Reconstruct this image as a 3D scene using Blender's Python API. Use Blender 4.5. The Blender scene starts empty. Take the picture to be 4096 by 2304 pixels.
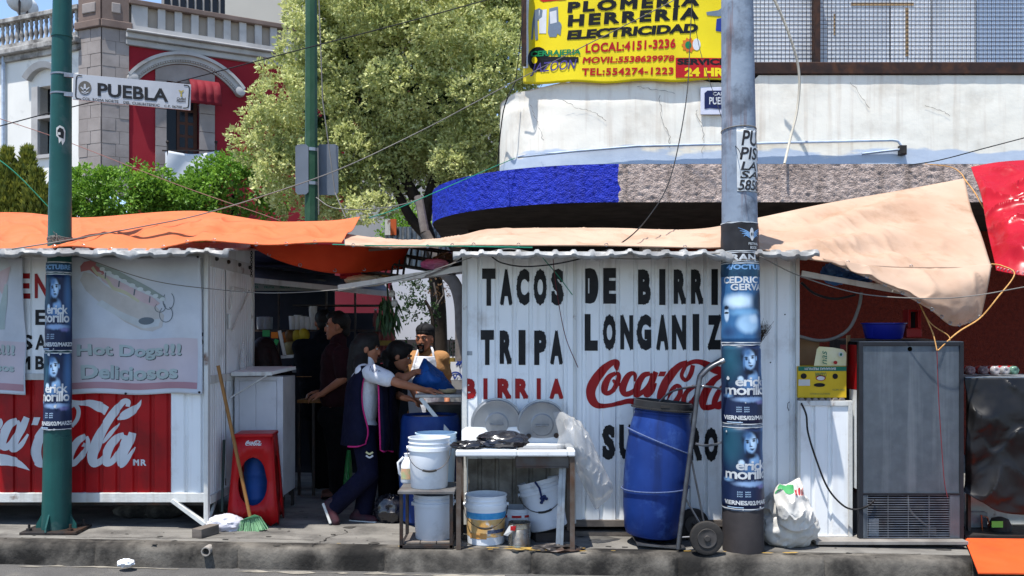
import bpy, bmesh, math, random
from mathutils import Vector as V, Matrix, Euler, noise
from mathutils.geometry import tessellate_polygon, delaunay_2d_cdt
random.seed(7)
scene = bpy.context.scene
# ---------------------------------------------------------------- camera, sky, sun, exposure
F, HY, CZ = 3700.0, 1345.0, 1.5          # focal length in photo pixels, horizon row, eye height
cam = bpy.data.cameras.new('camera'); cam.sensor_width = 36.0; cam.lens = F / 4096 * 36.0
cam.shift_y = (HY - 1152) / 4096; cam.clip_end = 400; cam.clip_start = 0.05
co = bpy.data.objects.new('camera', cam); scene.collection.objects.link(co)
co.location = (0, 0, CZ); co.rotation_euler = (math.radians(90), 0, 0); scene.camera = co
SUN = V((0.2, 0.26, -1.0)).normalized()
world = bpy.data.worlds.new('World'); scene.world = world; world.use_nodes = True
wn = world.node_tree.nodes; wl = world.node_tree.links
sky = wn.new('ShaderNodeTexSky'); sky.sky_type = 'NISHITA'; sky.sun_disc = False
sky.sun_elevation = math.asin(-SUN.z); sky.sun_rotation = math.radians(217); sky.altitude = 2200; sky.dust_density = 1.6
bg = wn['Background']; wl.new(sky.outputs[0], bg.inputs[0]); bg.inputs[1].default_value = 0.15
sl = bpy.data.lights.new('sun', 'SUN'); sl.energy = 4.2; sl.angle = math.radians(0.55); sl.color = (1.0, 0.96, 0.9)
so = bpy.data.objects.new('sun', sl); scene.collection.objects.link(so)
so.rotation_euler = SUN.to_track_quat('-Z', 'Y').to_euler(); so.location = (-3, -3, 20)
scene.view_settings.view_transform = 'Standard'; scene.view_settings.look = 'None'
scene.view_settings.gamma = 1.0; scene.view_settings.exposure = 0.95; scene.view_settings.use_curve_mapping = False
scene.cycles.max_bounces = 8; scene.cycles.transparent_max_bounces = 16; scene.cycles.caustics_reflective = False; scene.cycles.caustics_refractive = False
scene.cycles.sample_clamp_indirect = 6.0

# ---------------------------------------------------------------- helpers
COL = scene.collection; ORG = {}
def P(px, py, Y): return V(((px - 2048) * Y / F, Y, CZ - (py - HY) * Y / F))
def X_(px, Y): return (px - 2048) * Y / F
def Z_(py, Y): return CZ - (py - HY) * Y / F
def gz(x): return -0.0185 * x
def S(r, g, b):
    f = lambda c: (c / 255 / 12.92) if c <= 10 else ((c / 255 + .055) / 1.055) ** 2.4
    return (f(r), f(g), f(b), 1)
def crom(pts, n=6):
    pts = [V(p) for p in pts]
    if len(pts) < 3: return [pts[0].lerp(pts[-1], i / n) for i in range(n + 1)]
    q = [2 * pts[0] - pts[1]] + pts + [2 * pts[-1] - pts[-2]]; out = []
    for i in range(1, len(q) - 2):
        a, b, c, d = q[i - 1], q[i], q[i + 1], q[i + 2]
        for k in range(n):
            t = k / n
            out.append(.5 * ((2 * b) + (c - a) * t + (2 * a - 5 * b + 4 * c - d) * t * t + (3 * b - a - 3 * c + d) * t ** 3))
    out.append(pts[-1]); return out
class MB:
    def __init__(s): s.v = []; s.f = []; s.m = []; s.cm = 0
    def add(s, vs, fs):
        b = len(s.v); s.v += [V(v) for v in vs]; s.f += [[b + i for i in f] for f in fs]; s.m += [s.cm] * len(fs); return s
    def hexa(s, c):
        return s.add(c, [(0, 3, 2, 1), (4, 5, 6, 7), (0, 1, 5, 4), (1, 2, 6, 5), (2, 3, 7, 6), (3, 0, 4, 7)])
    def box(s, a, b):
        x0, x1 = sorted((a[0], b[0])); y0, y1 = sorted((a[1], b[1])); z0, z1 = sorted((a[2], b[2]))
        return s.hexa([(x0, y0, z0), (x1, y0, z0), (x1, y1, z0), (x0, y1, z0), (x0, y0, z1), (x1, y0, z1), (x1, y1, z1), (x0, y1, z1)])
    def pbox(s, x0, y0, x1, y1, Y, d):      # box whose front face covers a photo rectangle at depth Y, d deep
        a = P(x0, y0, Y); b = P(x1, y1, Y); return s.box((a.x, Y, a.z), (b.x, Y + d, b.z))
    def obox(s, c, sz, rot=(0, 0, 0)):
        M = Matrix.Translation(V(c)) @ Euler(rot).to_matrix().to_4x4(); x, y, z = [q / 2 for q in sz]
        return s.hexa([M @ V(p) for p in ((-x, -y, -z), (x, -y, -z), (x, y, -z), (-x, y, -z), (-x, -y, z), (x, -y, z), (x, y, z), (-x, y, z))])
    def bar(s, a, b, w, h=None, up=(0, 0, 1)):
        a = V(a); b = V(b); h = h or w; d = (b - a).normalized(); u = V(up)
        if abs(d.dot(u)) > .95: u = V((0, 1, 0))
        r = d.cross(u).normalized() * w / 2; u = r.normalized().cross(d) * h / 2
        return s.hexa([a - r - u, a + r - u, b + r - u, b - r - u, a - r + u, a + r + u, b + r + u, b - r + u])
    def tube(s, pts, r, n=8, cap=True, closed=False):
        pts = [V(p) for p in pts]; m = len(pts); vs = []; fs = []
        rr = r if isinstance(r, (list, tuple)) else [r] * m
        t0 = (pts[1] - pts[0]).normalized(); u = t0.orthogonal().normalized()
        for i, p in enumerate(pts):
            if closed: t = (pts[(i + 1) % m] - pts[i - 1]).normalized()
            else: t = (pts[min(i + 1, m - 1)] - pts[max(i - 1, 0)]).normalized()
            u = (u - t * u.dot(t)).normalized(); w = t.cross(u)
            for k in range(n):
                a = 2 * math.pi * k / n; vs.append(p + (u * math.cos(a) + w * math.sin(a)) * rr[i])
        for i in range(m if closed else m - 1):
            j = (i + 1) % m
            for k in range(n):
                l = (k + 1) % n; fs.append((i * n + k, i * n + l, j * n + l, j * n + k))
        if cap and not closed: fs.append(tuple(range(n))[::-1]); fs.append(tuple((m - 1) * n + k for k in range(n)))
        return s.add(vs, fs)
    def lathe(s, prof, n=24, M=None, cap0=True, cap1=True):
        M = M or Matrix.Identity(4); vs = []; fs = []
        for r, z in prof:
            for k in range(n):
                a = 2 * math.pi * k / n; vs.append(M @ V((r * math.cos(a), r * math.sin(a), z)))
        for i in range(len(prof) - 1):
            for k in range(n):
                l = (k + 1) % n; fs.append((i * n + k, i * n + l, (i + 1) * n + l, (i + 1) * n + k))
        if cap0: fs.append(tuple(range(n))[::-1])
        if cap1: fs.append(tuple((len(prof) - 1) * n + k for k in range(n)))
        return s.add(vs, fs)
    def ell(s, c, r, rot=None, n=12):
        M = Matrix.Translation(V(c)) @ (rot.to_4x4() if rot else Matrix.Identity(4)) @ Matrix.Diagonal((r[0], r[1], r[2], 1)); h = n // 2
        vs = [M @ V((0, 0, -1))]; fs = []
        for i in range(1, h):
            ph = -math.pi / 2 + math.pi * i / h
            for k in range(n):
                a = 2 * math.pi * k / n; vs.append(M @ V((math.cos(ph) * math.cos(a), math.cos(ph) * math.sin(a), math.sin(ph))))
        vs.append(M @ V((0, 0, 1))); t = len(vs) - 1
        for k in range(n): fs.append((0, 1 + (k + 1) % n, 1 + k)); fs.append((t, t - n + k, t - n + (k + 1) % n))
        for i in range(h - 2):
            for k in range(n):
                l = (k + 1) % n; fs.append((1 + i * n + k, 1 + i * n + l, 1 + (i + 1) * n + l, 1 + (i + 1) * n + k))
        return s.add(vs, fs)
    def prism(s, pts, d):
        pts = [V(p) for p in pts]; n = len(pts); d = V(d); tr = tessellate_polygon([pts])
        vs = pts + [p + d for p in pts]; nn = V((0, 0, 0))
        for i in range(n): nn += pts[i].cross(pts[(i + 1) % n])
        fl = nn.dot(d) > 0; fs = []
        for t in tr:
            a, b, c = t; q = (pts[b] - pts[a]).cross(pts[c] - pts[a])
            if q.dot(d) > 0: a, c = c, a
            fs.append((a, b, c)); fs.append((c + n, b + n, a + n))
        for i in range(n):
            j = (i + 1) % n; fs.append((i, i + n, j + n, j) if not fl else (i, j, j + n, i + n))
        return s.add(vs, fs)
    def grid(s, fn, nu, nv):
        vs = [fn(i / nu, j / nv) for j in range(nv + 1) for i in range(nu + 1)]
        fs = [(j * (nu + 1) + i, j * (nu + 1) + i + 1, (j + 1) * (nu + 1) + i + 1, (j + 1) * (nu + 1) + i) for j in range(nv) for i in range(nu)]
        return s.add(vs, fs)
    def flat(s, m2, fn, us=(), vs=()):      # 2-D mesh cut at us / vs, then mapped into 3-D by fn(u, v)
        if us or vs:
            bm = bmesh.new(); bv = [bm.verts.new((p[0], p[1], 0)) for p in m2[0]]
            for f in m2[1]:
                try: bm.faces.new([bv[i] for i in f])
                except ValueError: pass
            for ax, cuts in ((0, us), (1, vs)):
                for c in cuts:
                    co_ = [0, 0, 0]; no = [0, 0, 0]; co_[ax] = c; no[ax] = 1
                    bmesh.ops.bisect_plane(bm, geom=bm.verts[:] + bm.edges[:] + bm.faces[:], plane_co=co_, plane_no=no, dist=1e-6)
            bm.verts.index_update(); m2 = ([(q.co.x, q.co.y) for q in bm.verts], [[q.index for q in f.verts] for f in bm.faces]); bm.free()
        return s.add([fn(p[0], p[1]) for p in m2[0]], m2[1])
    def build(s, name, mat, parent=None, smooth=0, bevel=0, solid=0, label=None, cat=None, group=None, kind=None, sub=0):
        if parent is not None: o0 = ORG[parent.name]
        else:
            xs = [v.x for v in s.v]; ys = [v.y for v in s.v]; zs = [v.z for v in s.v]
            o0 = V(((min(xs) + max(xs)) / 2, (min(ys) + max(ys)) / 2, min(zs)))
        me = bpy.data.meshes.new(name); me.from_pydata([v - o0 for v in s.v], [], s.f)
        mats = mat if isinstance(mat, (list, tuple)) else [mat]
        for q in mats: me.materials.append(q)
        if len(mats) > 1: me.polygons.foreach_set('material_index', s.m)
        bm = bmesh.new(); bm.from_mesh(me); bmesh.ops.recalc_face_normals(bm, faces=bm.faces); bm.to_mesh(me); bm.free()
        if smooth:
            me.polygons.foreach_set('use_smooth', [True] * len(me.polygons)); me.set_sharp_from_angle(angle=math.radians(smooth))
        o = bpy.data.objects.new(name, me); COL.objects.link(o)
        if parent is None: o.location = o0
        else: o.parent = parent
        ORG[o.name] = o0
        if solid:
            md = o.modifiers.new('solid', 'SOLIDIFY'); md.thickness = solid; md.offset = 0
        if sub:
            md = o.modifiers.new('sub', 'SUBSURF'); md.levels = sub; md.render_levels = sub
        if bevel:
            md = o.modifiers.new('bevel', 'BEVEL'); md.width = bevel; md.segments = 2; md.limit_method = 'ANGLE'; md.angle_limit = math.radians(40)
        return tag(o, label, cat, group, kind)
def tag(o, label=None, cat=None, group=None, kind=None):
    if label: o['label'] = label
    if cat: o['category'] = cat
    if group: o['group'] = group
    if kind: o['kind'] = kind
    return o
def thing(name, label, cat, loc, group=None):
    o = bpy.data.objects.new(name, None); o.empty_display_size = .1; COL.objects.link(o); o.location = V(loc); ORG[o.name] = V(loc)
    return tag(o, label, cat, group)
def poly2(pts): return ([(p[0], p[1]) for p in pts], [tuple(t) for t in tessellate_polygon([[V((p[0], p[1], 0)) for p in pts]])])
def stroke(pts, n=6, k=1.0):
    q = crom([(p[0], p[1], p[2] * k) for p in pts], n); vs = []; fs = []
    for i, p in enumerate(q):
        a = q[max(i - 1, 0)]; b = q[min(i + 1, len(q) - 1)]; t = V((b.x - a.x, b.y - a.y))
        t = t.normalized() if t.length > 1e-6 else V((1, 0)); nx, ny = -t.y, t.x; w = max(p.z, 1e-5) / 2
        vs += [(p.x + nx * w, p.y + ny * w), (p.x - nx * w, p.y - ny * w)]
    for i in range(len(q) - 1): fs.append((2 * i, 2 * i + 1, 2 * i + 3, 2 * i + 2))
    return vs, fs
def disc2(x, y, rx, ry, n=18, a0=0, a1=360):
    return poly2([(x + rx * math.cos(math.radians(a0 + (a1 - a0) * i / n)), y + ry * math.sin(math.radians(a0 + (a1 - a0) * i / n))) for i in range(n + (a1 - a0 < 360))])
def rect2(x0, y0, x1, y1): return ([(x0, y0), (x1, y0), (x1, y1), (x0, y1)], [(0, 1, 2, 3)])
TC = {}
def union2(polys, eps=1e-6):        # overlapping 2-D polygons -> one clean triangulation without overlaps
    vs = []; fs = []
    for p in polys:
        ar = sum(p[i][0] * p[(i + 1) % len(p)][1] - p[(i + 1) % len(p)][0] * p[i][1] for i in range(len(p)))
        if abs(ar) < eps * eps: continue
        if ar < 0: p = p[::-1]
        b = len(vs); vs += [V((q[0], q[1])) for q in p]; fs.append(list(range(b, b + len(p))))
    r = delaunay_2d_cdt(vs, [], fs, 0, eps)
    return [tuple(v) for v in r[0]], [tuple(f) for f, o in zip(r[2], r[5]) if o]
def strokes_union(qs, n=6):
    polys = []
    for q in qs:
        v, f = stroke(q, n)
        for t in f: polys += [[v[t[0]], v[t[1]], v[t[2]]], [v[t[0]], v[t[2]], v[t[3]]]]
    return union2(polys, 1e-4)
def embolden(vs, fs, d):            # thicken a filled letter by d all round
    if d < 1e-6: return vs, fs
    ed = {}; rd = lambda v: (round(v[0], 5), round(v[1], 5)); polys = []
    for f in fs:
        polys.append([vs[i] for i in f]); g = [rd(vs[i]) for i in f]
        for i in range(len(g)):
            e = (g[i], g[(i + 1) % len(g)]); k = (min(e), max(e)); ed[k] = ed.get(k, 0) + 1
    for (a, b), c in ed.items():
        if c > 1 or a == b: continue
        a, b = V(a), V(b); t = (b - a).normalized() * d; n = V((-t.y, t.x)); k = .7 if (b - a).length < d * 1.5 else 1.0
        polys.append([tuple(a - t * k + n), tuple(a - t * k - n), tuple(b + t * k - n), tuple(b + t * k + n)])
    return union2(polys, 1e-5)
def text2(body, x0, y0, x1, y1, bold=.02, shear=0, space=1.0, slope=0):   # lettering fitted to a rectangle (v axis downward)
    k = (body, bold, shear, space)
    if k not in TC:
        cu = bpy.data.curves.new('lettering', 'FONT'); cu.body = body; cu.shear = shear; cu.resolution_u = 3; cu.fill_mode = 'FRONT'; cu.space_character = space
        o = bpy.data.objects.new('lettering', cu); COL.objects.link(o); dg = bpy.context.evaluated_depsgraph_get()
        me = bpy.data.meshes.new_from_object(o.evaluated_get(dg)); vs = [(v.co.x, v.co.y) for v in me.vertices]; fs = [tuple(p.vertices) for p in me.polygons]
        bpy.data.objects.remove(o); bpy.data.curves.remove(cu); bpy.data.meshes.remove(me)
        vs, fs = embolden(vs, fs, bold); a = min(v[0] for v in vs); b = max(v[0] for v in vs); c = min(v[1] for v in vs); d = max(v[1] for v in vs)
        TC[k] = ([((v[0] - a) / (b - a), (v[1] - c) / (d - c)) for v in vs], fs)
    vs, fs = TC[k]
    return ([(x0 + u * (x1 - x0), y1 + (y0 - y1) * v + slope * u) for u, v in vs], fs)
def wirepts(a, b, sag, n=14):
    a = V(a); b = V(b); return [a.lerp(b, i / n) - V((0, 0, sag * 4 * (i / n) * (1 - i / n))) for i in range(n + 1)]
def cgrid(rows, nu, nv, wob=0, ws=3, fold=None):    # control rows of (px,py,Y) -> smooth sheet function
    R = [[P(*c) for c in r] for r in rows]; rr = [crom(r, max(2, nu // (len(r) - 1))) for r in R]; m = min(len(q) for q in rr)
    cols = [crom([q[int(round(i * (len(q) - 1) / (m - 1)))] for q in rr], max(2, nv // (len(rows) - 1))) for i in range(m)]; L = len(cols[0])
    def fn(u, v):
        i = min(int(round(u * (m - 1))), m - 1); j = min(int(round(v * (L - 1))), L - 1); p = cols[i][j].copy()
        if wob:
            e_ = min(1.0, 14 * min(u, 1 - u), 8 * min(v, 1 - v)); k = noise.fractal(p * ws, 1.0, 2.0, 4) * wob * e_; cr = (1 - abs(noise.noise(V((p.x * ws * 1.3 + p.y * ws * .8, p.y * ws * .5 - p.x * ws * .3, p.z * ws))))) ** 7 * wob * 1.1 * e_; p.z += k + cr; p.y += k * .6 - cr * .5
        if fold: p += fold(u, v)
        return p
    return fn, m - 1, L - 1
# ---------------------------------------------------------------- procedural materials
def mat(name, c, c2=None, s=6, r=.6, m=0, bump=0, bs=60, dirt=None, da=.6, ds=3, dlo=.5, dhi=.7, streak=None, sa=.5, slo=.5, shi=.75, trans=0, alpha=1, spec=.2, emit=0, coat=0, bdist=.01, sheen=0, stretch=(1, 1, 1)):
    M = bpy.data.materials.new(name); M.use_nodes = True; nt = M.node_tree; N = nt.nodes; L = nt.links; b = N['Principled BSDF']; out = N['Material Output']
    tc = N.new('ShaderNodeTexCoord'); src = tc.outputs['Object']
    def nz(scale, det=5, st=None, rough=.55):
        v = src
        if st:
            mp = N.new('ShaderNodeMapping'); L.new(src, mp.inputs[0]); mp.inputs['Scale'].default_value = st; v = mp.outputs[0]
        n = N.new('ShaderNodeTexNoise'); n.inputs['Scale'].default_value = scale; n.inputs['Detail'].default_value = det; n.inputs['Roughness'].default_value = rough; L.new(v, n.inputs['Vector']); return n.outputs['Fac']
    def ramp(f, lo, hi):
        q = N.new('ShaderNodeMapRange'); q.inputs[1].default_value = lo; q.inputs[2].default_value = hi; L.new(f, q.inputs[0]); return q.outputs[0]
    def mix(f, A, B):
        q = N.new('ShaderNodeMix'); q.data_type = 'RGBA'; L.new(f, q.inputs[0])
        for i, z in ((6, A), (7, B)):
            if isinstance(z, tuple): q.inputs[i].default_value = z
            else: L.new(z, q.inputs[i])
        return q.outputs[2]
    c2 = c2 or tuple([x * .82 for x in c[:3]] + [1]); colr = mix(ramp(nz(s, 6, stretch), .3, .7), c, c2)
    def scl(f, k):
        q = N.new('ShaderNodeMath'); q.operation = 'MULTIPLY'; L.new(f, q.inputs[0]); q.inputs[1].default_value = k; return q.outputs[0]
    if streak: colr = mix(scl(ramp(nz(1, 5, (14, 14, .7)), slo, shi), sa), colr, streak)
    if dirt: colr = mix(scl(ramp(nz(ds, 8, None, .65), dlo, dhi), da), colr, dirt)
    L.new(colr, b.inputs['Base Color']); b.inputs['Metallic'].default_value = m; b.inputs['Specular IOR Level'].default_value = spec
    L.new(ramp(nz(s * 2.3), -.2, 1.2), b.inputs['Roughness']) if False else None
    rr = N.new('ShaderNodeMapRange'); L.new(nz(s * 1.7), rr.inputs[0]); rr.inputs[1].default_value = .3; rr.inputs[2].default_value = .7; rr.inputs[3].default_value = max(.04, r - .1); rr.inputs[4].default_value = min(1, r + .12); L.new(rr.outputs[0], b.inputs['Roughness'])
    if coat: b.inputs['Coat Weight'].default_value = coat; b.inputs['Coat Roughness'].default_value = .15
    if bump:
        bp = N.new('ShaderNodeBump'); bp.inputs['Strength'].default_value = bump; bp.inputs['Distance'].default_value = bdist; L.new(nz(bs, 6), bp.inputs['Height']); L.new(bp.outputs[0], b.inputs['Normal'])
    if alpha < 1: b.inputs['Alpha'].default_value = alpha
    if emit: b.inputs['Emission Color'].default_value = c; b.inputs['Emission Strength'].default_value = emit
    if trans:
        t = N.new('ShaderNodeBsdfTranslucent'); L.new(colr, t.inputs[0]); mx = N.new('ShaderNodeMixShader'); mx.inputs[0].default_value = trans
        L.new(b.outputs[0], mx.inputs[1]); L.new(t.outputs[0], mx.inputs[2]); L.new(mx.outputs[0], out.inputs[0])
    return M
MT = {}
def paint(key, c, **k):
    if key not in MT: MT[key] = mat(key, c, **k)
    return MT[key]
rust = S(96, 58, 34); grime = S(92, 86, 80)
white_metal = mat('white_painted_steel', S(230, 232, 232), S(220, 223, 224), s=2.5, r=.45, bump=.12, bs=9, dirt=S(140, 124, 106), da=.5, ds=2.6, dlo=.54, dhi=.74, streak=S(168, 163, 155), sa=.4, slo=.56)
white_frame = mat('white_chipped_frame', S(205, 206, 202), S(188, 189, 186), s=4, r=.5, bump=.2, bs=40, dirt=rust, da=.85, ds=5, dlo=.6, dhi=.68, streak=S(140, 126, 110), sa=.5)
red_metal = mat('red_painted_steel', S(168, 20, 24), S(150, 14, 18), s=3, r=.42, bump=.1, bs=12, dirt=S(96, 26, 28), da=.5, ds=3, streak=S(120, 30, 34), sa=.4)
black_paint = mat('black_letter_paint', S(22, 22, 24), S(30, 30, 32), s=8, r=.5)
red_paint = mat('red_letter_paint', S(158, 26, 28), S(136, 22, 26), s=6, r=.45)
white_paint = mat('white_letter_paint', S(206, 208, 210), S(186, 190, 194), s=5, r=.45)
steel = mat('bare_steel', S(150, 152, 155), S(120, 120, 122), s=8, r=.38, m=.85, dirt=rust, da=.4, ds=6, dlo=.58)
dark_steel = mat('dark_steel', S(66, 62, 60), S(46, 44, 44), s=10, r=.5, m=.5, dirt=S(98, 66, 44), da=.5, ds=8)
galv = mat('galvanised_sheet', S(150, 156, 162), S(120, 126, 132), s=18, r=.42, m=.55, bump=.1, bs=14, dirt=S(120, 112, 104), da=.4, ds=4)
black_rubber = mat('black_rubber', S(34, 33, 33), S(58, 55, 52), s=9, r=.75, bump=.2, bs=60)
wood = mat('bare_wood', S(150, 108, 62), S(112, 78, 44), s=5, r=.6, stretch=(6, 6, .6), bump=.15, bs=30)
grey_wood = mat('grey_weathered_wood', S(112, 104, 96), S(76, 70, 66), s=5, r=.8, stretch=(1, 1, 5), bump=.3, bs=30)
cable_black = mat('black_cable', S(30, 30, 32), r=.5)
cable_grey = mat('grey_cable', S(120, 116, 110), r=.6)
rope_tan = mat('tan_rope', S(196, 150, 92), S(160, 116, 66), s=60, r=.8)
rope_green = mat('green_rope', S(36, 130, 104), r=.7)
skin = mat('skin', S(160, 108, 82), S(146, 94, 70), s=14, r=.5)
hair_black = mat('black_hair', S(16, 14, 13), S(22, 19, 18), s=40, r=.6, bump=.25, bs=80, spec=.25)
# ---------------------------------------------------------------- ground, pavement, kerb
YK = 6.43                                       # kerb edge
asphalt = mat('asphalt', S(86, 84, 82), S(106, 104, 101), s=3, r=.9, bump=.9, bs=170, bdist=.02, dirt=S(128, 124, 116), da=.75, ds=4, dlo=.56, dhi=.74)
concrete = mat('pavement_concrete', S(126, 123, 117), S(96, 93, 89), s=2.2, r=.85, bump=.4, bs=40, dirt=S(62, 60, 58), da=.8, ds=3.2, dlo=.46, dhi=.7, stretch=(1, 3, 1), streak=None)
kerb_mat = mat('worn_kerb_concrete', S(112, 107, 99), S(62, 59, 55), s=5, r=.9, bump=.4, bs=34, bdist=.015, dirt=S(22, 21, 20), da=.9, ds=2.6, dlo=.4, dhi=.6)
m = MB()
def gfn(u, v):
    x = -150 + 300 * u; y = -60 + 360 * v; return V((x, y, gz(x) - .15))
m.grid(gfn, 40, 40); m.build('ground', asphalt, kind='structure')
m = MB(); NX = 64
for i in range(NX):                             # pavement behind the kerb, slab edge dips at the kerb
    x0 = -16 + 32 * i / NX; x1 = -16 + 32 * (i + 1) / NX
    m.add([(x0, YK + .16, gz(x0)), (x1, YK + .16, gz(x1)), (x1, 15, gz(x1)), (x0, 15, gz(x0))], [(0, 1, 2, 3)])
m.build('pavement', concrete, kind='structure')
m = MB(); prof = [(.16, .0), (.05, .001), (.02, -.006), (.004, -.022), (-.004, -.05), (-.008, -.1), (-.012, -.16)]; n = 520; vs = []
for i in range(n + 1):
    x = -7 + 14 * i / n
    for k, (dy, dz) in enumerate(prof):
        q = noise.fractal(V((x * 5, k * .7, 0)), 1, 2, 3) * .004 + noise.fractal(V((x * 1.1, k * .2, 4)), 1, 2, 3) * .012 + (.022 if abs((x + .37) % 1.02 - .51) < .014 and k > 1 else 0); vs.append(V((x, YK + dy + (q if k else 0), gz(x) + dz + (q * .6 if 0 < k < 5 else 0))))
K = len(prof); m.add(vs, [(i * K + k, (i + 1) * K + k, (i + 1) * K + k + 1, i * K + k + 1) for i in range(n) for k in range(K - 1)])
kerb = m.build('kerb', kerb_mat, kind='structure', smooth=50)
ypaint = mat('worn_yellow_kerb_paint', S(176, 140, 60), S(130, 112, 70), s=14, r=.8)
m = MB(); random.seed(3)
for i in range(46):
    px = random.choice([random.uniform(1960, 2340), random.uniform(1960, 2340), random.uniform(1200, 3300)]); x = X_(px, YK); y = YK + random.uniform(.02, .12); r_ = random.uniform(.008, .03)
    m.add([(x + r_ * random.uniform(1, 2.6) * math.cos(a), y + r_ * .5 * math.sin(a), gz(x) + .012) for a in [k * 1.047 for k in range(6)]], [(0, 1, 2, 3, 4, 5)])
m.build('paint_fleck', ypaint, parent=kerb)
# slabs of lighter, worn concrete mortar along the gutter
gut = mat('gutter_mortar', S(150, 144, 132), S(96, 92, 86), s=9, r=.9, bump=.5, bs=50)
m = MB(); random.seed(9)
for x0, x1, y, w in ((-1.9, -.05, YK - .085, .035), (.15, 1.2, YK - .1, .03), (-3.4, -2.3, YK - .05, .02), (1.3, 2.6, YK - .16, .05), (-1.2, .4, YK - .19, .03)):
    k = 40; a = []; b = []
    for i in range(k + 1):
        x = x0 + (x1 - x0) * i / k; q = noise.noise(V((x * 7, y * 9, 1))) * .03; ww = max(.002, w * (.5 + noise.noise(V((x * 11, 3, y))) * 1.2)); a.append((x, y + q - ww, gz(x) - .146)); b.append((x, y + q + ww, gz(x) - .146))
    m.add(a + b, [(i, i + 1, k + 2 + i, k + 1 + i) for i in range(k)])
m.build('gutter_mortar', gut, parent=kerb)

# grease spots, gum and cracks on the pavement
random.seed(52); pav = bpy.data.objects['pavement']; m = MB()
for i in range(150):
    x = random.uniform(-3.9, 3.9); y = YK + random.uniform(.03, 1.6) ** 1.2; r_ = random.choice([.006, .008, .012, .02, .04]); m.add([(x + r_ * random.uniform(.6, 1.8) * math.cos(a), y + r_ * random.uniform(.5, 1.2) * math.sin(a), gz(x) + .0035) for a in [k * .785 for k in range(8)]], [tuple(range(8))])
m.build('grease_spot', mat('grease_spots', S(52, 50, 48), S(70, 68, 64), s=20, r=.7), pav, kind='stuff'); m = MB()
for x0, y0, dx, dy, n_ in ((-3.2, YK + .2, .05, .004, 26), (-1.4, YK + .05, .01, .03, 22), (.2, YK + .04, .02, .03, 14), (1.9, YK + .06, .05, .006, 20), (-2.3, YK + .3, .06, -.008, 14), (-.9, YK + .5, .05, .01, 16)):
    x, y = x0, y0; q = []
    for k in range(n_): q.append((x, y, random.uniform(.003, .009))); x += dx + random.uniform(-.025, .025); y += dy + random.uniform(-.015, .015)
    m.flat(stroke(q, 2), lambda u, v: V((u, v, gz(u) + .0045)))
m.build('crack', mat('pavement_crack', S(40, 38, 36), r=.9), pav, kind='stuff')
# ---------------------------------------------------------------- corner building on the right
stucco_g = mat('rough_grey_stucco', S(196, 178, 168), S(152, 136, 128), s=14, r=.9, bump=.9, bs=55, bdist=.03, dirt=S(110, 98, 92), da=.6, ds=1.6, streak=S(90, 78, 70), sa=.6)
stucco_b = mat('rough_blue_stucco', S(26, 48, 176), S(20, 38, 152), s=5, r=.5, bump=.8, bs=60, bdist=.03, streak=S(18, 30, 110), sa=.5, dirt=S(40, 62, 170), da=.5, ds=2)
stucco_r = mat('rough_dark_red_stucco', S(112, 40, 26), S(84, 28, 20), s=20, r=.85, bump=.9, bs=45, bdist=.03)
dark_in = mat('dark_shutter', S(30, 28, 30), S(20, 19, 20), s=8, r=.7, bump=.2)
brown_frame = mat('brown_window_frame', S(58, 40, 32), S(36, 26, 24), s=7, r=.6, dirt=S(96, 60, 36), da=.5, ds=6)
plaster = mat('dirty_white_plaster', S(232, 228, 216), S(222, 217, 204), s=2.2, r=.85, bump=.16, bs=26, bdist=.01, dirt=S(176, 166, 150), da=.6, ds=1.5, streak=S(164, 140, 116), sa=.4, slo=.52, shi=.78)
# old pale-blue coat of paint left along the foot of the plaster (a coat with its own ragged edge)
nt = plaster.node_tree; b = nt.nodes['Principled BSDF']; lk = b.inputs['Base Color'].links[0]; src = lk.from_socket
tcn = nt.nodes.new('ShaderNodeTexCoord'); sep = nt.nodes.new('ShaderNodeSeparateXYZ'); nt.links.new(tcn.outputs['Object'], sep.inputs[0])
nz = nt.nodes.new('ShaderNodeTexNoise'); nz.inputs['Scale'].default_value = 2.5; nz.inputs['Detail'].default_value = 8; mp = nt.nodes.new('ShaderNodeMapping'); mp.inputs['Scale'].default_value = (.6, .6, 2.5); nt.links.new(tcn.outputs['Object'], mp.inputs[0]); nt.links.new(mp.outputs[0], nz.inputs[0])
ma = nt.nodes.new('ShaderNodeMath'); ma.operation = 'MULTIPLY_ADD'; nt.links.new(nz.outputs[0], ma.inputs[0]); ma.inputs[1].default_value = -.42; nt.links.new(sep.outputs[2], ma.inputs[2])
mr = nt.nodes.new('ShaderNodeMapRange'); mr.inputs[1].default_value = 3.38; mr.inputs[2].default_value = 3.35; mr.inputs[3].default_value = 0; mr.inputs[4].default_value = .8; nt.links.new(ma.outputs[0], mr.inputs[0])
mx = nt.nodes.new('ShaderNodeMix'); mx.data_type = 'RGBA'; nt.links.new(mr.outputs[0], mx.inputs[0]); nt.links.new(src, mx.inputs[6]); mx.inputs[7].default_value = S(166, 184, 208); nt.links.new(mx.outputs[2], b.inputs['Base Color'])

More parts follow.
